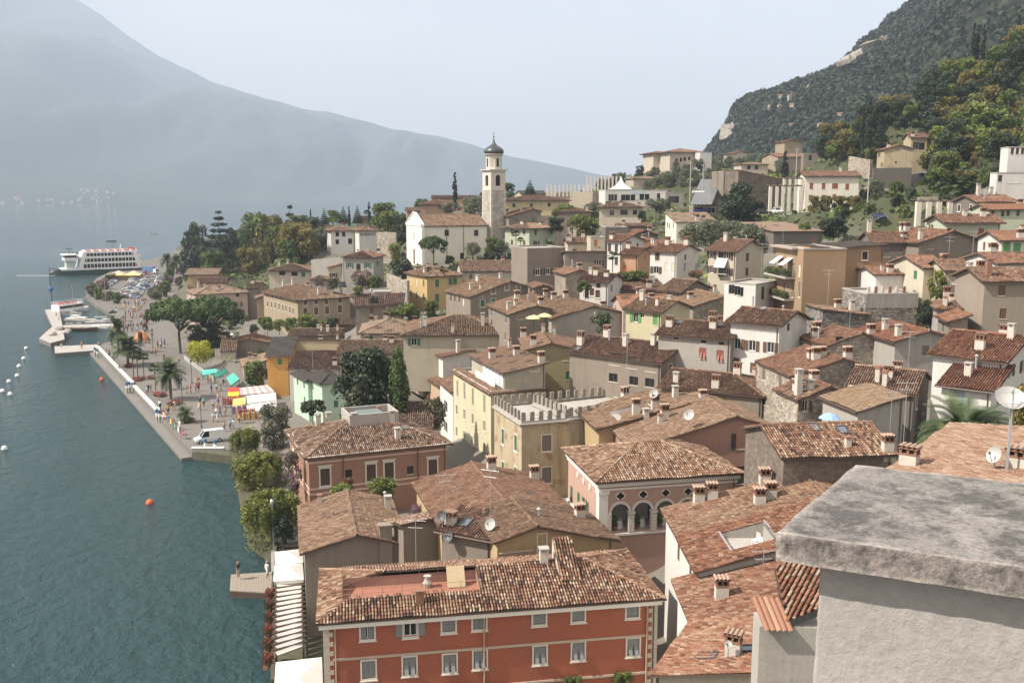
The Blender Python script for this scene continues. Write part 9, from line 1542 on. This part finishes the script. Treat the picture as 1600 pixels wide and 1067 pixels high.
def waterfront():
 def seg(name,a,b,z0,z1,th,mat,lab,cat,grp=None):
  A,B=Vector((*a,0)),Vector((*b,0)); d=B-A; L=d.length; o=thing(name,lab,cat,(a[0],a[1],z0),math.atan2(d.y,d.x),grp); m=MB(); m.box(0,-th/2,0,L,th/2,z1-z0-.12); m.build('wall',mat,o); m=MB(); m.box(-.03,-th/2-.08,z1-z0-.12,L+.03,th/2+.08,z1-z0); m.build('coping',WHITEP,o); return o
 for (a,b),l in zip(PARAPETS,('long white parapet of the quay at the jetty end','long white parapet of the quay by the lamp posts','short white parapet in front of the delivery van')): seg('parapet',a,b,1.2,1.75,.55,CONC,l,'parapet')
 for nm,poly,z,lab in(('breakwater',BREAKWATER,1.1,None),('harbour_pier',HARBOURPIER,.8,None),('jetty',JETTY,.9,None)):
  m=MB(); m.prism(poly,-3,z,0,1); m.build(nm,[QUAYST,CONC])['kind']='structure'
 o=thing('wooden_pier','small planked pier below the garden with two people','pier',(NEARPIER[0][0],NEARPIER[0][1],0),0)
 p=[Vector((q[0]-NEARPIER[0][0],q[1]-NEARPIER[0][1],0)) for q in NEARPIER]; n=16; PW=plain('weathered_plank',(.26,.22,.18),.9,0,.25,4)
 for i in range(n):
  a,b=p[0].lerp(p[1],i/n),p[0].lerp(p[1],(i+.93)/n); c,d=p[3].lerp(p[2],(i+.93)/n),p[3].lerp(p[2],i/n); m=MB(); m.prism([a[:2],b[:2],c[:2],d[:2]][::-1],.6+random.uniform(-.01,.01),.7); m.build('plank',PW,o)
 m=MB(); m.prism([q[:2] for q in p][::-1],-2,.58); m.build('base',WOODD,o)
 for i,(x,y) in enumerate(PILES):
  o=thing('mooring_pile','blue and white topped mooring pile '+['left of two before the white van','right of two before the white van','at the first step of the quay, water side','at the first step of the quay, land side','at the second step of the quay, water side','at the second step of the quay, land side','beside the jetty, water side','beside the jetty, land side'][i],'mooring pile',(x,y,0)); m=MB(); m.tube([(0,0,-2),(0,0,1.5)],.24,10); m.build('post',CONC,o); m=MB(); m.tube([(0,0,1.5),(0,0,2.1)],.25,10); m.build('white_band',WHITEP,o); m=MB(); m.tube([(0,0,2.1),(0,0,2.7)],.26,10); m.build('blue_cap',plain('blue_paint',(.05,.13,.28)),o)
 for i,((x,y),h) in enumerate([((a[0],a[1]),h) for a,h in LAMPS]):
  o=thing('street_lamp',['black street lamp nearest the white van','street lamp beside the largest palm','street lamp among the clustered palms','street lamp before the cafe railing','street lamp near the jetty'][i],'street lamp',(x,y,1.2)); m=MB(); m.tube([(0,0,0),(0,0,.5),(0,0,.55),(0,0,h)],[.13,.11,.06,.05],8); m.build('pole',METALD,o); m=MB(); m.lathe([(.12,h),(.22,h+.3),(.24,h+.5),(.05,h+.7)],8); m.build('lantern',METALD,o)
 x,y,z=GARDENLAMP; o=thing('street_lamp','tall grey garden lamp beside the fountain','street lamp',(x,y,1)); m=MB(); m.tube([(0,0,-.5),(0,0,5.6)],[.09,.06],8); m.build('pole',STEEL,o); m=MB(); m.lathe([(.1,5.6),(.22,5.8),(.2,6.1),(.03,6.3)],8); m.build('lantern',STEEL,o)
 x,y,z=FOUNTAIN; o=thing('fountain','round stone fountain with a small white jet statue','fountain',(x,y,z)); m=MB(); m.lathe([(1.5,-1),(1.5,.2),(2.0,.6),(2.1,.8),(1.85,.8),(1.7,.55)],24); m.build('basin',CONC,o); m=MB(); m.lathe([(1.72,.6),(.02,.62)],24); m.build('water',plain('fountain_water',(.14,.22,.20),.08),o); m=MB(); m.lathe([(.3,.5),(.45,.9),(.18,1.0),(.12,1.5),(.2,1.7),(.1,2.0),(.02,2.2)],12); m.build('statue',WHITEP,o)
 P=[Vector(q) for q in PERGOLA]; o=thing('pergola','lakeside pergola of dark beams over white canvas strips','pergola',(P[0].x,P[0].y,1.0)); q=[p-P[0]+Vector((0,0,P[0].z-1.0)) for p in P]; n=15; CL=plain('white_canvas',(.62,.60,.565),.8,0,.08,.7)
 for i in range(n):
  a,b=q[0].lerp(q[3],i/n),q[1].lerp(q[2],i/n); c,d=q[0].lerp(q[3],(i+1)/n),q[1].lerp(q[2],(i+1)/n); m=MB(); m.tube([a-Vector((.3,0,0)),b+Vector((.3,0,0))],.09,4); m.build('beam',WOODD,o)
  m=MB(); e=(c-a)*.14; k=5; A_=[a+e+(c-a-e*2)*j/(k-1)+Vector((0,0,-.25*math.sin(math.pi*j/(k-1)))) for j in range(k)]; B_=[b+e+(d-b-e*2)*j/(k-1)+Vector((0,0,-.25*math.sin(math.pi*j/(k-1)))) for j in range(k)]
  for j in range(k-1): m.face([A_[j],B_[j],B_[j+1],A_[j+1]])
  m.build('canvas_strip',CL,o)
 for s in(0,1):
  a,b=(q[0],q[3]) if s==0 else (q[1],q[2]); m=MB(); m.tube([a-Vector((0,0,.15)),b-Vector((0,0,.15))],.1,4); m.build('side_beam',WOODD,o)
  for i in range(5): pt=a.lerp(b,i/4); m=MB(); m.tube([pt-Vector((0,0,4.5)),pt],.08,6); m.build('post',WOODD,o)
 for i in range(6):
  f=(i+.4)/6; pt=Vector(P[0]).lerp(Vector(P[3]),f); t_=thing('flower_box','red and white flower box hanging on the lake side of the pergola','flower box',(pt.x-.7,pt.y,2.6),0,'flower boxes along the pergola'); m=MB(); m.box(-.2,-.6,-.2,.2,.6,.1); m.build('box',TERRA,t_); put('foliage',PROTO['redflower'][0][0],t_,(0,0,0),0,(.35,.55,.8))
 for pts,l in zip(TENTS,('far white square canopy before the fountain','near white square canopy above the pergola','large white canopy at the bottom edge')):
  p=[Vector(v) for v in pts]; c=sum(p,Vector())/4+Vector((0,0,.55)); o=thing('canopy',l,'canopy',(p[0].x,p[0].y,1)); base=Vector((p[0].x,p[0].y,1)); m=MB()
  for i in range(4): m.face([p[i]-base,p[(i+1)%4]-base,c-base]); a,b=p[i]-base,p[(i+1)%4]-base; m.face([a-Vector((0,0,.3)),b-Vector((0,0,.3)),b,a])
  m.build('cloth',CL,o)
  for i in range(4): m=MB(); m.tube([p[i]-base-Vector((0,0,4)),p[i]-base],.05,6); m.build('post',METALD,o)
 for k,pts,lab in AWNINGS:
  p=[Vector(v) for v in pts]; base=Vector((p[0].x,p[0].y,1.2)); o=thing('market_awning',lab,'awning',base); ma,mb_=cloth_mat(k); n=10 if 'stripe' in k or k=='palepink' else 1; m=MB()
  for i in range(n):
   a,b=p[0].lerp(p[1],i/n)-base,p[0].lerp(p[1],(i+1)/n)-base; d,c=p[3].lerp(p[2],i/n)-base,p[3].lerp(p[2],(i+1)/n)-base; m.face([a,b,c,d],i%2); m.face([d,c,c-Vector((0,0,.35)),d-Vector((0,0,.35))],i%2)
  m.build('cloth',[ma,mb_],o)
  for v in p: m=MB(); w=v-base; m.tube([(w.x,w.y,0),w],.04,5); m.build('post',METALD,o)
 GM=[[(.08,.12,.4),(.5,.06,.05),(.7,.68,.65)],[(.6,.25,.05),(.5,.1,.05),(.1,.1,.3)],[(.6,.45,.08),(.4,.1,.06),(.5,.4,.3)],[(.5,.05,.05),(.4,.05,.08),(.6,.2,.1)]]
 for i,(x,y,lab) in enumerate(GOODS):
  o=thing('goods_rack',lab,'market rack',(x,y,1.2),.4); m=MB(); m.tube([(-1.6,0,0),(-1.6,0,1.9),(1.6,0,1.9),(1.6,0,0)],.04,5); m.build('frame',METALD,o)
  for j in range(10): m=MB(); m.box(-1.5+j*.31,-.25+random.uniform(-.1,.1),.5,-1.5+j*.31+.2,.25,1.8); m.build('garment',plain('goods_%d_%d'%(i,j%3),GM[i][j%3],.85,0,.1),o)
 cl=[('green',(.1,.4,.2)),('white',(.7,.7,.68)),('red',(.5,.06,.06)),('orange',(.55,.25,.08)),('blue',(.1,.15,.4)),('yellow',(.6,.5,.1))]
 ang=math.atan2(RAILCLOTHS[-1][1]-RAILCLOTHS[0][1],RAILCLOTHS[-1][0]-RAILCLOTHS[0][0])
 for i,(x,y) in enumerate(RAILCLOTHS):
  c=cl[i%6]; o=thing('flag','%s cloth flag tied to the quay rail among the coloured flags'%c[0],'flag',(x+.3,y,1.2),ang,'coloured flags on the quay rail'); m=MB(); m.tube([(0,0,0),(0,0,1.6)],.03,5); m.build('pole',METALD,o); m=MB(); pts=[(j*.3,.07*math.sin(j*1.5+i)) for j in range(5)]
  for a,b in zip(pts,pts[1:]): m.face([(a[0],a[1],.6),(b[0],b[1],.6),(b[0],b[1],1.5),(a[0],a[1],1.5)])
  m.build('cloth',plain('flag_'+c[0],c[1],.8,0,.05),o)
 for x,y,z,w,lab in SUNSHADES:
  o=thing('parasol',lab,'parasol',(x,y,z-2.4)); m=MB(); n=8
  m.lathe([(w*.5,2.1),(w*.28,2.42),(.03,2.6)],n); m.build('canopy',plain('parasol_blue',(.25,.38,.62)) if 'blue' in lab else plain('parasol_yellow',(.72,.58,.28)) if 'yellow' in lab else WHITEP,o); m=MB(); m.tube([(0,0,-.5),(0,0,2.5)],.035,6); m.build('pole',METALD,o)
 p=[Vector(v) for v in CAFE]; base=Vector((p[0].x,p[0].y,1.2)); o=thing('cafe_awning','wide white cafe awning behind the umbrella pines','awning',base); m=MB(); m.face([v-base for v in p]); m.build('cloth',WHITEP,o)
 for v in p: m=MB(); w=v-base; m.tube([(w.x,w.y,0),w],.05,5); m.build('post',METALD,o)
 a,b=CAFERAIL; o=thing('railing','white cafe railing along the promenade','railing',(a[0],a[1],1.2)); m=MB(); railing(m,[(0,0,0),(b[0]-a[0],b[1]-a[1],0)],1.1,.8,.05); m.build('rail',WHITEP,o)
 for i,(x,y) in enumerate(KIOSKS):
  o=thing('kiosk',['kiosk with a yellow awning nearest the water in the car park','kiosk with a yellow awning on the road side of the car park'][i],'kiosk',(x,y,1.2)); m=MB(); m.box(-3.5,0,0,3.5,4,2.7); m.build('wall',WALLS['tan'],o); m=MB(); m.face([(-4,-1.6,2.3),(4,-1.6,2.3),(4,.1,2.9),(-4,.1,2.9)]); m.build('awning',plain('kiosk_yellow',(.66,.48,.16),.8),o); m=MB(); m.lathe([(4.6,2.7),(2.2,3.6),(.1,4.3)],4,0,(0,2,0),math.pi/4,1,.65); m.build('roof',plain('kiosk_roof',(.52,.44,.34)),o)
 for i,(x,y) in enumerate(BUOYS): tag(put('buoy',BUOYM[0],None,(x,y,.1)),'white mooring buoy floating off the promenade','buoy','white mooring buoys')
 for (x,y),l in zip(ORANGEBUOY,('orange buoy alone on the near water','small orange buoy off the long parapet')):
  o=put('buoy',BUOYM[1],None,(x,y,.1)); tag(o,l,'buoy')
 x,y=BREAKWATER[6]; o=thing('harbour_light','tall pole with a round blue ball at the end of the breakwater','pole',(x+4,y-3,1.1)); m=MB(); m.tube([(0,0,0),(0,0,15)],[.18,.1],8); m.tube([(0,0,14.4),(1.3,0,14.2)],.06,5); m.build('pole',METALD,o); m=MB(); m.lathe([(.1,6.4),(.8,6.9),(.9,7.4),(.6,8),(.1,8.2)],10); m.build('ball',plain('blue_paint',(.05,.13,.28)),o)
 for i in range(4):
  f=(.25,.5,.7,.4)[i]; a,b=BREAKWATER[0],BREAKWATER[8]; o=thing('boulder','grey boulder lying on the breakwater paving','rock',(a[0]+(b[0]-a[0])*f+3+i%2*3,a[1]+(b[1]-a[1])*f,1.1),i,'boulders on the breakwater'); m=MB(); m.lathe([(.9,0),(1.1,.4),(.7,.9),(.2,1.05)],7); m.v=[(v[0]+random.uniform(-.2,.2),v[1]+random.uniform(-.2,.2),v[2]+random.uniform(-.1,.1)) for v in m.v]; m.build('rock',CONC,o)
 mt=thing('tent','orange and white beach tent at the jetty','tent',(BREAKWATER[2][0]+22,BREAKWATER[2][1]-3,1.1)); m=MB(); m.lathe([(2.2,0),(1.9,1.2),(.9,2.4),(.05,2.7)],8); m.build('cloth',plain('orange_cloth',(.62,.24,.08)),mt)
BUOYM=[]
def land_things():
 for a,b,h,t,mat,lab in WALLS_:
  A,B=Vector(a),Vector(b); d=B-A; o=thing('stone_wall' if mat[:3]=='sto' else 'wall_block',lab,'wall',(a[0],a[1],a[2]-h),math.atan2(d.y,d.x)); L=math.hypot(d.x,d.y); n=max(2,int(L/2)); m=MB(); dz=d.z
  for i in range(n):
   x0,x1=L*i/n,L*(i+1)/n; j=random.uniform(-.25,.25) if mat[:3]=='sto' else 0; z0,z1=h+dz*i/n+j,h+dz*(i+1)/n+j; b0=len(m.v); m.v+=[(x0,0,-3),(x1,0,-3),(x1,0,z1),(x0,0,z0),(x0,t,-3),(x1,t,-3),(x1,t,z1),(x0,t,z0)]
   for q in((0,1,2,3),(5,4,7,6),(3,2,6,7),(1,5,6,2),(4,0,3,7)): m.f.append(tuple(b0+k for k in q)); m.m.append(0)
  m.build('wall',WALLS[mat],o)
 PW=plain('pillar_plaster',(.62,.57,.50),.9,0,.15,1.2)
 for lab,ps,wd,beam in PILLARS:
  p0=ps[0][0]; o=thing('lemon_house_frame',lab,'pillars',p0); last=None
  for (x,y,z),hh in ps:
   m=MB(); m.box(x-p0[0]-wd/2,y-p0[1]-wd/2,z-p0[2]-1.5,x-p0[0]+wd/2,y-p0[1]+wd/2,z-p0[2]+hh); m.build('pillar',PW,o)
   e=Vector((x-p0[0],y-p0[1],z-p0[2]+hh))
   if beam and last is not None: q=MB(); q.tube([last+Vector((0,0,.1)),e+Vector((0,0,.1))],.16,4); q.build('beam',WOODD,o)
   if beam: q=MB(); q.tube([e+Vector((0,-.5,.1)),e+Vector((0,4,.4))],.13,4); q.build('rafter',WOODD,o)
   last=e
 for (x,y,z),h,lab in POLES:
  o=thing('pole',lab,'pole',(x,y,z)); m=MB(); m.tube([(0,0,-1),(0,0,h)],[.22,.13],8); m.build('mast',CONC if 'concrete' in lab else STEEL,o); m=MB(); m.box(-.7,-.08,h-.5,.7,.08,h-.3); m.build('crossbar',STEEL,o)
 m=MB(); m.face([Vector(p)+Vector((0,0,.4)) for p in ROAD]); m.build('hill_road',plain('asphalt_grey',(.15,.15,.15),.9,0,.1,.3))['kind']='structure'
 for x,y,z,h,lab in AERIALS:
  o=thing('tv_aerial',lab,'aerial',(x,y,z-.6),random.uniform(-.5,.5)); m=MB(); m.tube([(0,0,-1.5),(0,0,h+.6)],.028,5); m.build('mast',STEEL,o)
  for k,(zz,L) in enumerate(((h+.4,.8),(h-.15,.55))):
   m=MB(); m.tube([(-L,0,zz),(L,0,zz)],.02,4)
   for i in range(7): m.tube([(-L+i*L/3,-.22+.02*i,zz),(-L+i*L/3,.22-.02*i,zz)],.012,4)
   m.build('aerial_bars',STEEL,o)
 def dish(o,r,az,el,zc):
  M=Matrix.Translation((0,0,zc))@Matrix.Rotation(az,4,'Z')@Matrix.Rotation(el,4,'Y'); m=MB(); m.lathe([(.02,0),(r*.4,.035*r/.4),(r*.75,.12*r/.4*.9),(r,.2*r/.4)],20); m.v=[tuple(M@Vector((v[2]-.1,v[0],v[1]))) for v in m.v]; m.f=m.f[:-1]; m.m=m.m[:-1]; col=plain('dish_dark',(.10,.10,.105),.5) if 'black' in o['label'] or 'dark' in o['label'] else plain('dish_grey',(.42,.41,.39),.5,0,.06); m.build('reflector',col,o,smooth=True)
  q=MB(); q.tube([M@Vector((0,0,-r*.9)),M@Vector((r*.9,0,-r*.1))],.018,5); q.tube([M@Vector((r*.85,0,-.05)),M@Vector((r*1.0,0,.02))],.05,6); q.build('feed_arm',METALD,o)
 for x,y,z,r,lab in DISHES:
  o=thing('satellite_dish',lab,'satellite dish',(x,y,z-.7)); m=MB(); m.tube([(0,0,-.8),(0,0,.7)],.03,6); m.build('mast',STEEL,o); dish(o,r,R_(-125) if 'facing left' not in lab else R_(-160),R_(-25),.7)
 x,y,z=BIGDISH; o=thing('satellite_dish','largest satellite dish, tilted on a pole at the right edge','satellite dish',(x,y,z-3)); m=MB(); m.tube([(.12,0,-.6),(.12,0,2.7)],.045,8); m.build('mast',STEEL,o); dish(o,.70,R_(-100),R_(-52),3.0)
 wm=MB(); wm.box(-2.6,-2,-4,2.6,2,2.2); wmesh=wm.mesh('wall',WALLS['cream']); rm=MB(); rm.face([(-3,-2.5,2.1),(3,-2.5,2.1),(3,0,3.2),(-3,0,3.2)]); rm.face([(3,2.5,2.1),(-3,2.5,2.1),(-3,0,3.2),(3,0,3.2)]); rmesh=rm.mesh('roof',plain('far_roof',(.33,.17,.12)))
 dg=bpy.context.evaluated_depsgraph_get(); mt=[o for o in bpy.data.objects if o.name.startswith('mountain')]
 for d in FARHOUSES:
  v=Vector(d).normalized(); hit=None
  for o in mt:
   ok,loc,nr,ix=o.ray_cast(Vector((0,0,40)),v)
   if ok and (hit is None or loc.length<hit.length): hit=loc
  if hit is None: continue
  r=thing('house','small pale house high on the wooded mountain','house',(hit.x,hit.y,hit.z-.5),random.uniform(-.5,.5),'houses on the mountain'); r.scale=(.7,.7,.8); put('wall',wmesh,r); put('roof',rmesh,r)
 a,b=HEDGE; d=Vector(b)-Vector(a); o=thing('hedge','long clipped hedge along the church garden','hedge',(a[0],a[1],a[2]),math.atan2(d.y,d.x)); L=math.hypot(d.x,d.y); cl=[(random.uniform(0,L),random.uniform(-.5,.5),random.uniform(.3,2.0),.55) for i in range(60)]; put('foliage',crown_mesh('foliage',LEAF['dark'],cl,3000,.26),o)
def foreground():
 FL,FR,BL=[Vector(p) for p in CAP]; u=(FR-FL).normalized(); v=(BL-FL); dep=v.length; v.normalize();
 o=thing('chimney_stack','big grey stuccoed chimney with a weathered stone slab, close by at lower right','chimney',(FL.x,FL.y,FL.z-3)); W=2.4; th=.083
 bm=bmesh.new(); nx,ny=70,34
 def P(s,t,z): return FL-Vector((FL.x,FL.y,FL.z-3))+u*(s*W)+v*(t*dep)+Vector((0,0,z))
 grid=[[None]*(ny+1) for _ in range(nx+1)]
 def sheet(f,n,m):
  g=[[bm.verts.new(f(i/n,j/m)) for j in range(m+1)] for i in range(n+1)]
  for i in range(n):
   for j in range(m): bm.faces.new((g[i][j],g[i+1][j],g[i+1][j+1],g[i][j+1]))
 sheet(lambda s,t:P(s,t,0),nx,ny); sheet(lambda s,t:P(s,0,-th*(1-t)),nx,5); sheet(lambda s,t:P(0,1-s,-th*(1-t)),ny,5); sheet(lambda s,t:P(s,1-t,-th),nx,ny); sheet(lambda s,t:P(1-s,1,-th*(1-t)),nx,5); sheet(lambda s,t:P(1,s,-th*(1-t)),ny,5)
 bmesh.ops.remove_doubles(bm,verts=bm.verts,dist=.0005); bmesh.ops.recalc_face_normals(bm,faces=bm.faces); bm.normal_update()
 from mathutils import noise as mn
 for q in bm.verts:
  n=mn.fractal(q.co*9,1.0,2.0,4)*.0035+mn.fractal(q.co*32,1.0,2.0,3)*.0018; q.co+=q.normal*n
 me=bpy.data.meshes.new('slab'); bm.to_mesh(me); bm.free()
 m,t,b=node_mat('weathered_slab'); g=nd(t,'ShaderNodeNewGeometry'); n1=noise(t,6.5,9,.72); n2=noise(t,34,5,.65); n3=noise(t,3.4,7,.7); n4=noise(t,60,4,.7)
 c=mix(t,(.125,.114,.108),(.245,.227,.213),n2.outputs[0]); f=ramp(t,n1.outputs[0],[(.45,0),(.56,.9)]); c=mix(t,c,(.065,.06,.058),f.outputs[0]); f=ramp(t,n3.outputs[0],[(.52,0),(.66,.55)]); c=mix(t,c,(.33,.305,.285),f.outputs[0])
 sp=nd(t,'ShaderNodeSeparateXYZ'); t.links.new(g.outputs['Normal'],sp.inputs[0]); sd=ramp(t,sp.outputs[2],[(.35,1),(.8,0)]); n5=noise(t,17,7,.7,stretch=(1,1,.6)); pk=ramp(t,n5.outputs[0],[(.34,(.07,.062,.058)),(.46,(.16,.142,.134)),(.58,(.22,.19,.178)),(.7,(.27,.215,.197))]); c=mix(t,c,pk.outputs[0],sd.outputs[0])
 pn=ramp(t,g.outputs['Pointiness'],[(.53,0),(.60,.75)]); c=mix(t,c,(.42,.365,.34),pn.outputs[0]); sp4=ramp(t,n4.outputs[0],[(.3,.55),(.5,1.0),(.7,1.35)]); c=mix(t,c,sp4.outputs[0],1,'MULTIPLY'); t.links.new(c,b.inputs['Base Color']); b.inputs['Roughness'].default_value=.95; bump(t,b,n4.outputs[0],.7,.008); me.materials.append(m)
 put('slab',me,o)
 bm=bmesh.new(); ins=.09
 def S(s,z,side):
  base=FL-Vector((FL.x,FL.y,FL.z-3))
  return (base+u*(ins*1.15+s*(W-.2))+v*.07+Vector((0,0,-th-z))) if side==0 else (base+u*ins*1.15+v*(.07+s*(dep-.14))+Vector((0,0,-th-z)))
 for side in(0,1):
  n,mz=(240,130) if side==0 else(60,130)
  g=[[bm.verts.new(S((i/n)**(1.0),j/mz*2.2,side)) for j in range(mz+1)] for i in range(n+1)]
  for i in range(n):
   for j in range(mz): bm.faces.new((g[i][j],g[i][j+1],g[i+1][j+1],g[i+1][j]) if side==0 else (g[i][j],g[i+1][j],g[i+1][j+1],g[i][j+1]))
 bmesh.ops.remove_doubles(bm,verts=bm.verts,dist=.0005); bm.normal_update()
 for q in bm.verts:
  r_=max(0,mn.noise(q.co*13)-.05)*.0; q.co+=q.normal*(mn.fractal(q.co*5,1,2,3)*.004+max(0,mn.noise(q.co*26))*.003+mn.fractal(q.co*48,1,2,2)*.0018)
 me=bpy.data.meshes.new('shaft'); bm.to_mesh(me); bm.free(); me.polygons.foreach_set('use_smooth',[True]*len(me.polygons))
 m,t,b=node_mat('rough_render'); n1=noise(t,2.0,6,.6); n2=noise(t,40,5,.7); n3=noise(t,3,5,.65,stretch=(1,1,.3)); c=mix(t,(.29,.27,.258),(.38,.357,.34),n1.outputs[0]); f=ramp(t,n3.outputs[0],[(.5,0),(.75,.25)]); c=mix(t,c,(.22,.2,.185),f.outputs[0]); f=ramp(t,n2.outputs[0],[(.3,.86),(.7,1.06)]); c=mix(t,c,f.outputs[0],1,'MULTIPLY'); t.links.new(c,b.inputs['Base Color']); b.inputs['Roughness'].default_value=.95; bump(t,b,n2.outputs[0],.6,.008); me.materials.append(m); put('shaft',me,o)
 cb=MB(); cb.prism([tuple(S(s_,0,0)+v*dq)[:2] for s_,dq in((.005,.012),(.98,.012),(.98,dep-.16),(.005,dep-.16))],-6,2.85); cb.build('core',WALLS['greyl'],o)
 a,b_=[Vector(p) for p in STUB]; L=(b_-a).length*1.25; o=thing('stub_wall','pale plastered stub wall with a row of round tiles left of the big chimney','wall',(a.x,a.y,a.z-6),R_(-4)); m=MB(); m.box(0,0,-3,L,1.4,6); m.build('wall',WALLS['greyl'],o)
 for i in range(5):
  x=-.05+i*.235; V,F,_=barrels(np.array([[x+.32,-.35,5.95]]),np.array([[x,1.1,6.75]]),np.array([.97,.2,0]),np.array([0,-.45,.9]),.125,.11,6,0); q=MB(); q.v=[tuple(p) for p in V]; q.f=[tuple(f) for f in F.tolist()]; q.m=[0]*len(q.f); q.build('tile',TERRA if i!=2 else plain('terracotta_old',(.33,.19,.13),.9,0,.3,6),o)
 pl_=(6.15-.45*1.1,.45,.55); pg=[(1.1,.05),(3.2,.05),(3.2,2.6),(1.1,2.6)]; m=MB(); m.face([(x,y,pl_[0]+pl_[1]*x+pl_[2]*y-.03) for x,y in pg]); ro=m.build('roof',CHANNEL,o); m=MB(); m.face([(1.1,.0,pl_[0]+.495-.2),(3.2,.0,pl_[0]+1.44-.2),(3.2,.0,pl_[0]+1.44+.1),(1.1,.0,pl_[0]+.495+.1)]); m.face([(1.05,0,pl_[0]+.2),(1.05,2.6,pl_[0]+1.7),(1.05,2.6,pl_[0]+2.0),(1.05,0,pl_[0]+.55)]); m.build('verge',METALD,o); res=tile_field([(pl_,pg)],40); put('roof_tiles',np_mesh('roof_tiles',res[0],res[1],[TILES['patchyr']],tone=res[2]),ro)['kind']='stuff'
 t_=thing('stone_finial','broken dark stone finial at the foot of the pale stub wall','stone',(a.x+1.15,a.y-1.0,a.z-4.6)); m=MB(); m.lathe([(.25,-3),(.32,0),(.27,.7),(.36,1.2),(.3,1.7),(.2,2.1),(.12,2.3)],9); m.v=[(v[0]+random.uniform(-.06,.06),v[1]+random.uniform(-.06,.06),v[2]+random.uniform(-.05,.05)) for v in m.v]; m.build('stone',stone('finial',(.12,.11,.10),(.34,.32,.29),(.2,.18,.17),4),t_)
def extras():
 b=MB(); b.lathe([(.05,-.4),(.45,-.2),(.5,.1),(.3,.45),(.05,.55)],12); BUOYM.extend([b.mesh('buoy',WHITEP,True),b.mesh('buoy',plain('buoy_orange',(.6,.12,.03)),True)])
 details(); tower(); waterfront(); land_things(); ferry(); cars(); people(); foreground(); undergrowth()
 for bt in BOATS: boat(bt[0],*bt[1],bt[2],bt[3],bt[4])

def undergrowth():
 n=52000; x=RNG.uniform(-235,230,n); y=RNG.uniform(150,520,n); z=ground_z(x,y,TERR,LAND,QUAY); ok=z>2.5
 for hx,hy,r in HPOS: ok&=np.hypot(x-hx,y-hy)>r+.5
 x,y,z=x[ok],y[ok],z[ok]; n=len(x); C=np.column_stack([x,y,z+RNG.uniform(0,.9,n)]); D=np.tile([0,0,1.],(n,1)); V,F,T=leaves_np(C,D,1.15,np.clip(.4+(vnoise(x*.08,y*.08,5)-.5)*1.2+RNG.normal(0,.15,n),0,1),1.3,.9)
 put('undergrowth',np_mesh('undergrowth',V,F,[LEAF['broad']],tone=T))['kind']='stuff'
ROOTS=[]
random.seed(3)
for h in HOUSES: ROOTS.append((h,)+tuple(build_house(h)))
random.seed(21)
for k,x,y,z,hh,ww,li in PLANTS:
 lab,cat,grp=PLANT_LABELS[li]; plant(k,x,y,z,hh,ww,lab,cat,grp)
if 'extras' in globals(): extras()
hz=MB(); hz.box(-11500,-200,-5,6900,13000,3300)
m=bpy.data.materials.new('haze'); m.use_nodes=True; t=m.node_tree; t.nodes.clear(); o=t.nodes.new('ShaderNodeOutputMaterial'); v=t.nodes.new('ShaderNodeVolumePrincipled')
v.inputs['Color'].default_value=(.69,.81,.985,1); v.inputs['Density'].default_value=.000135; v.inputs['Anisotropy'].default_value=0.0; v.inputs['Density Attribute'].default_value=''
t.links.new(v.outputs[0],o.inputs['Volume'])
tag(hz.build('haze',m),None,None,None,'stuff')
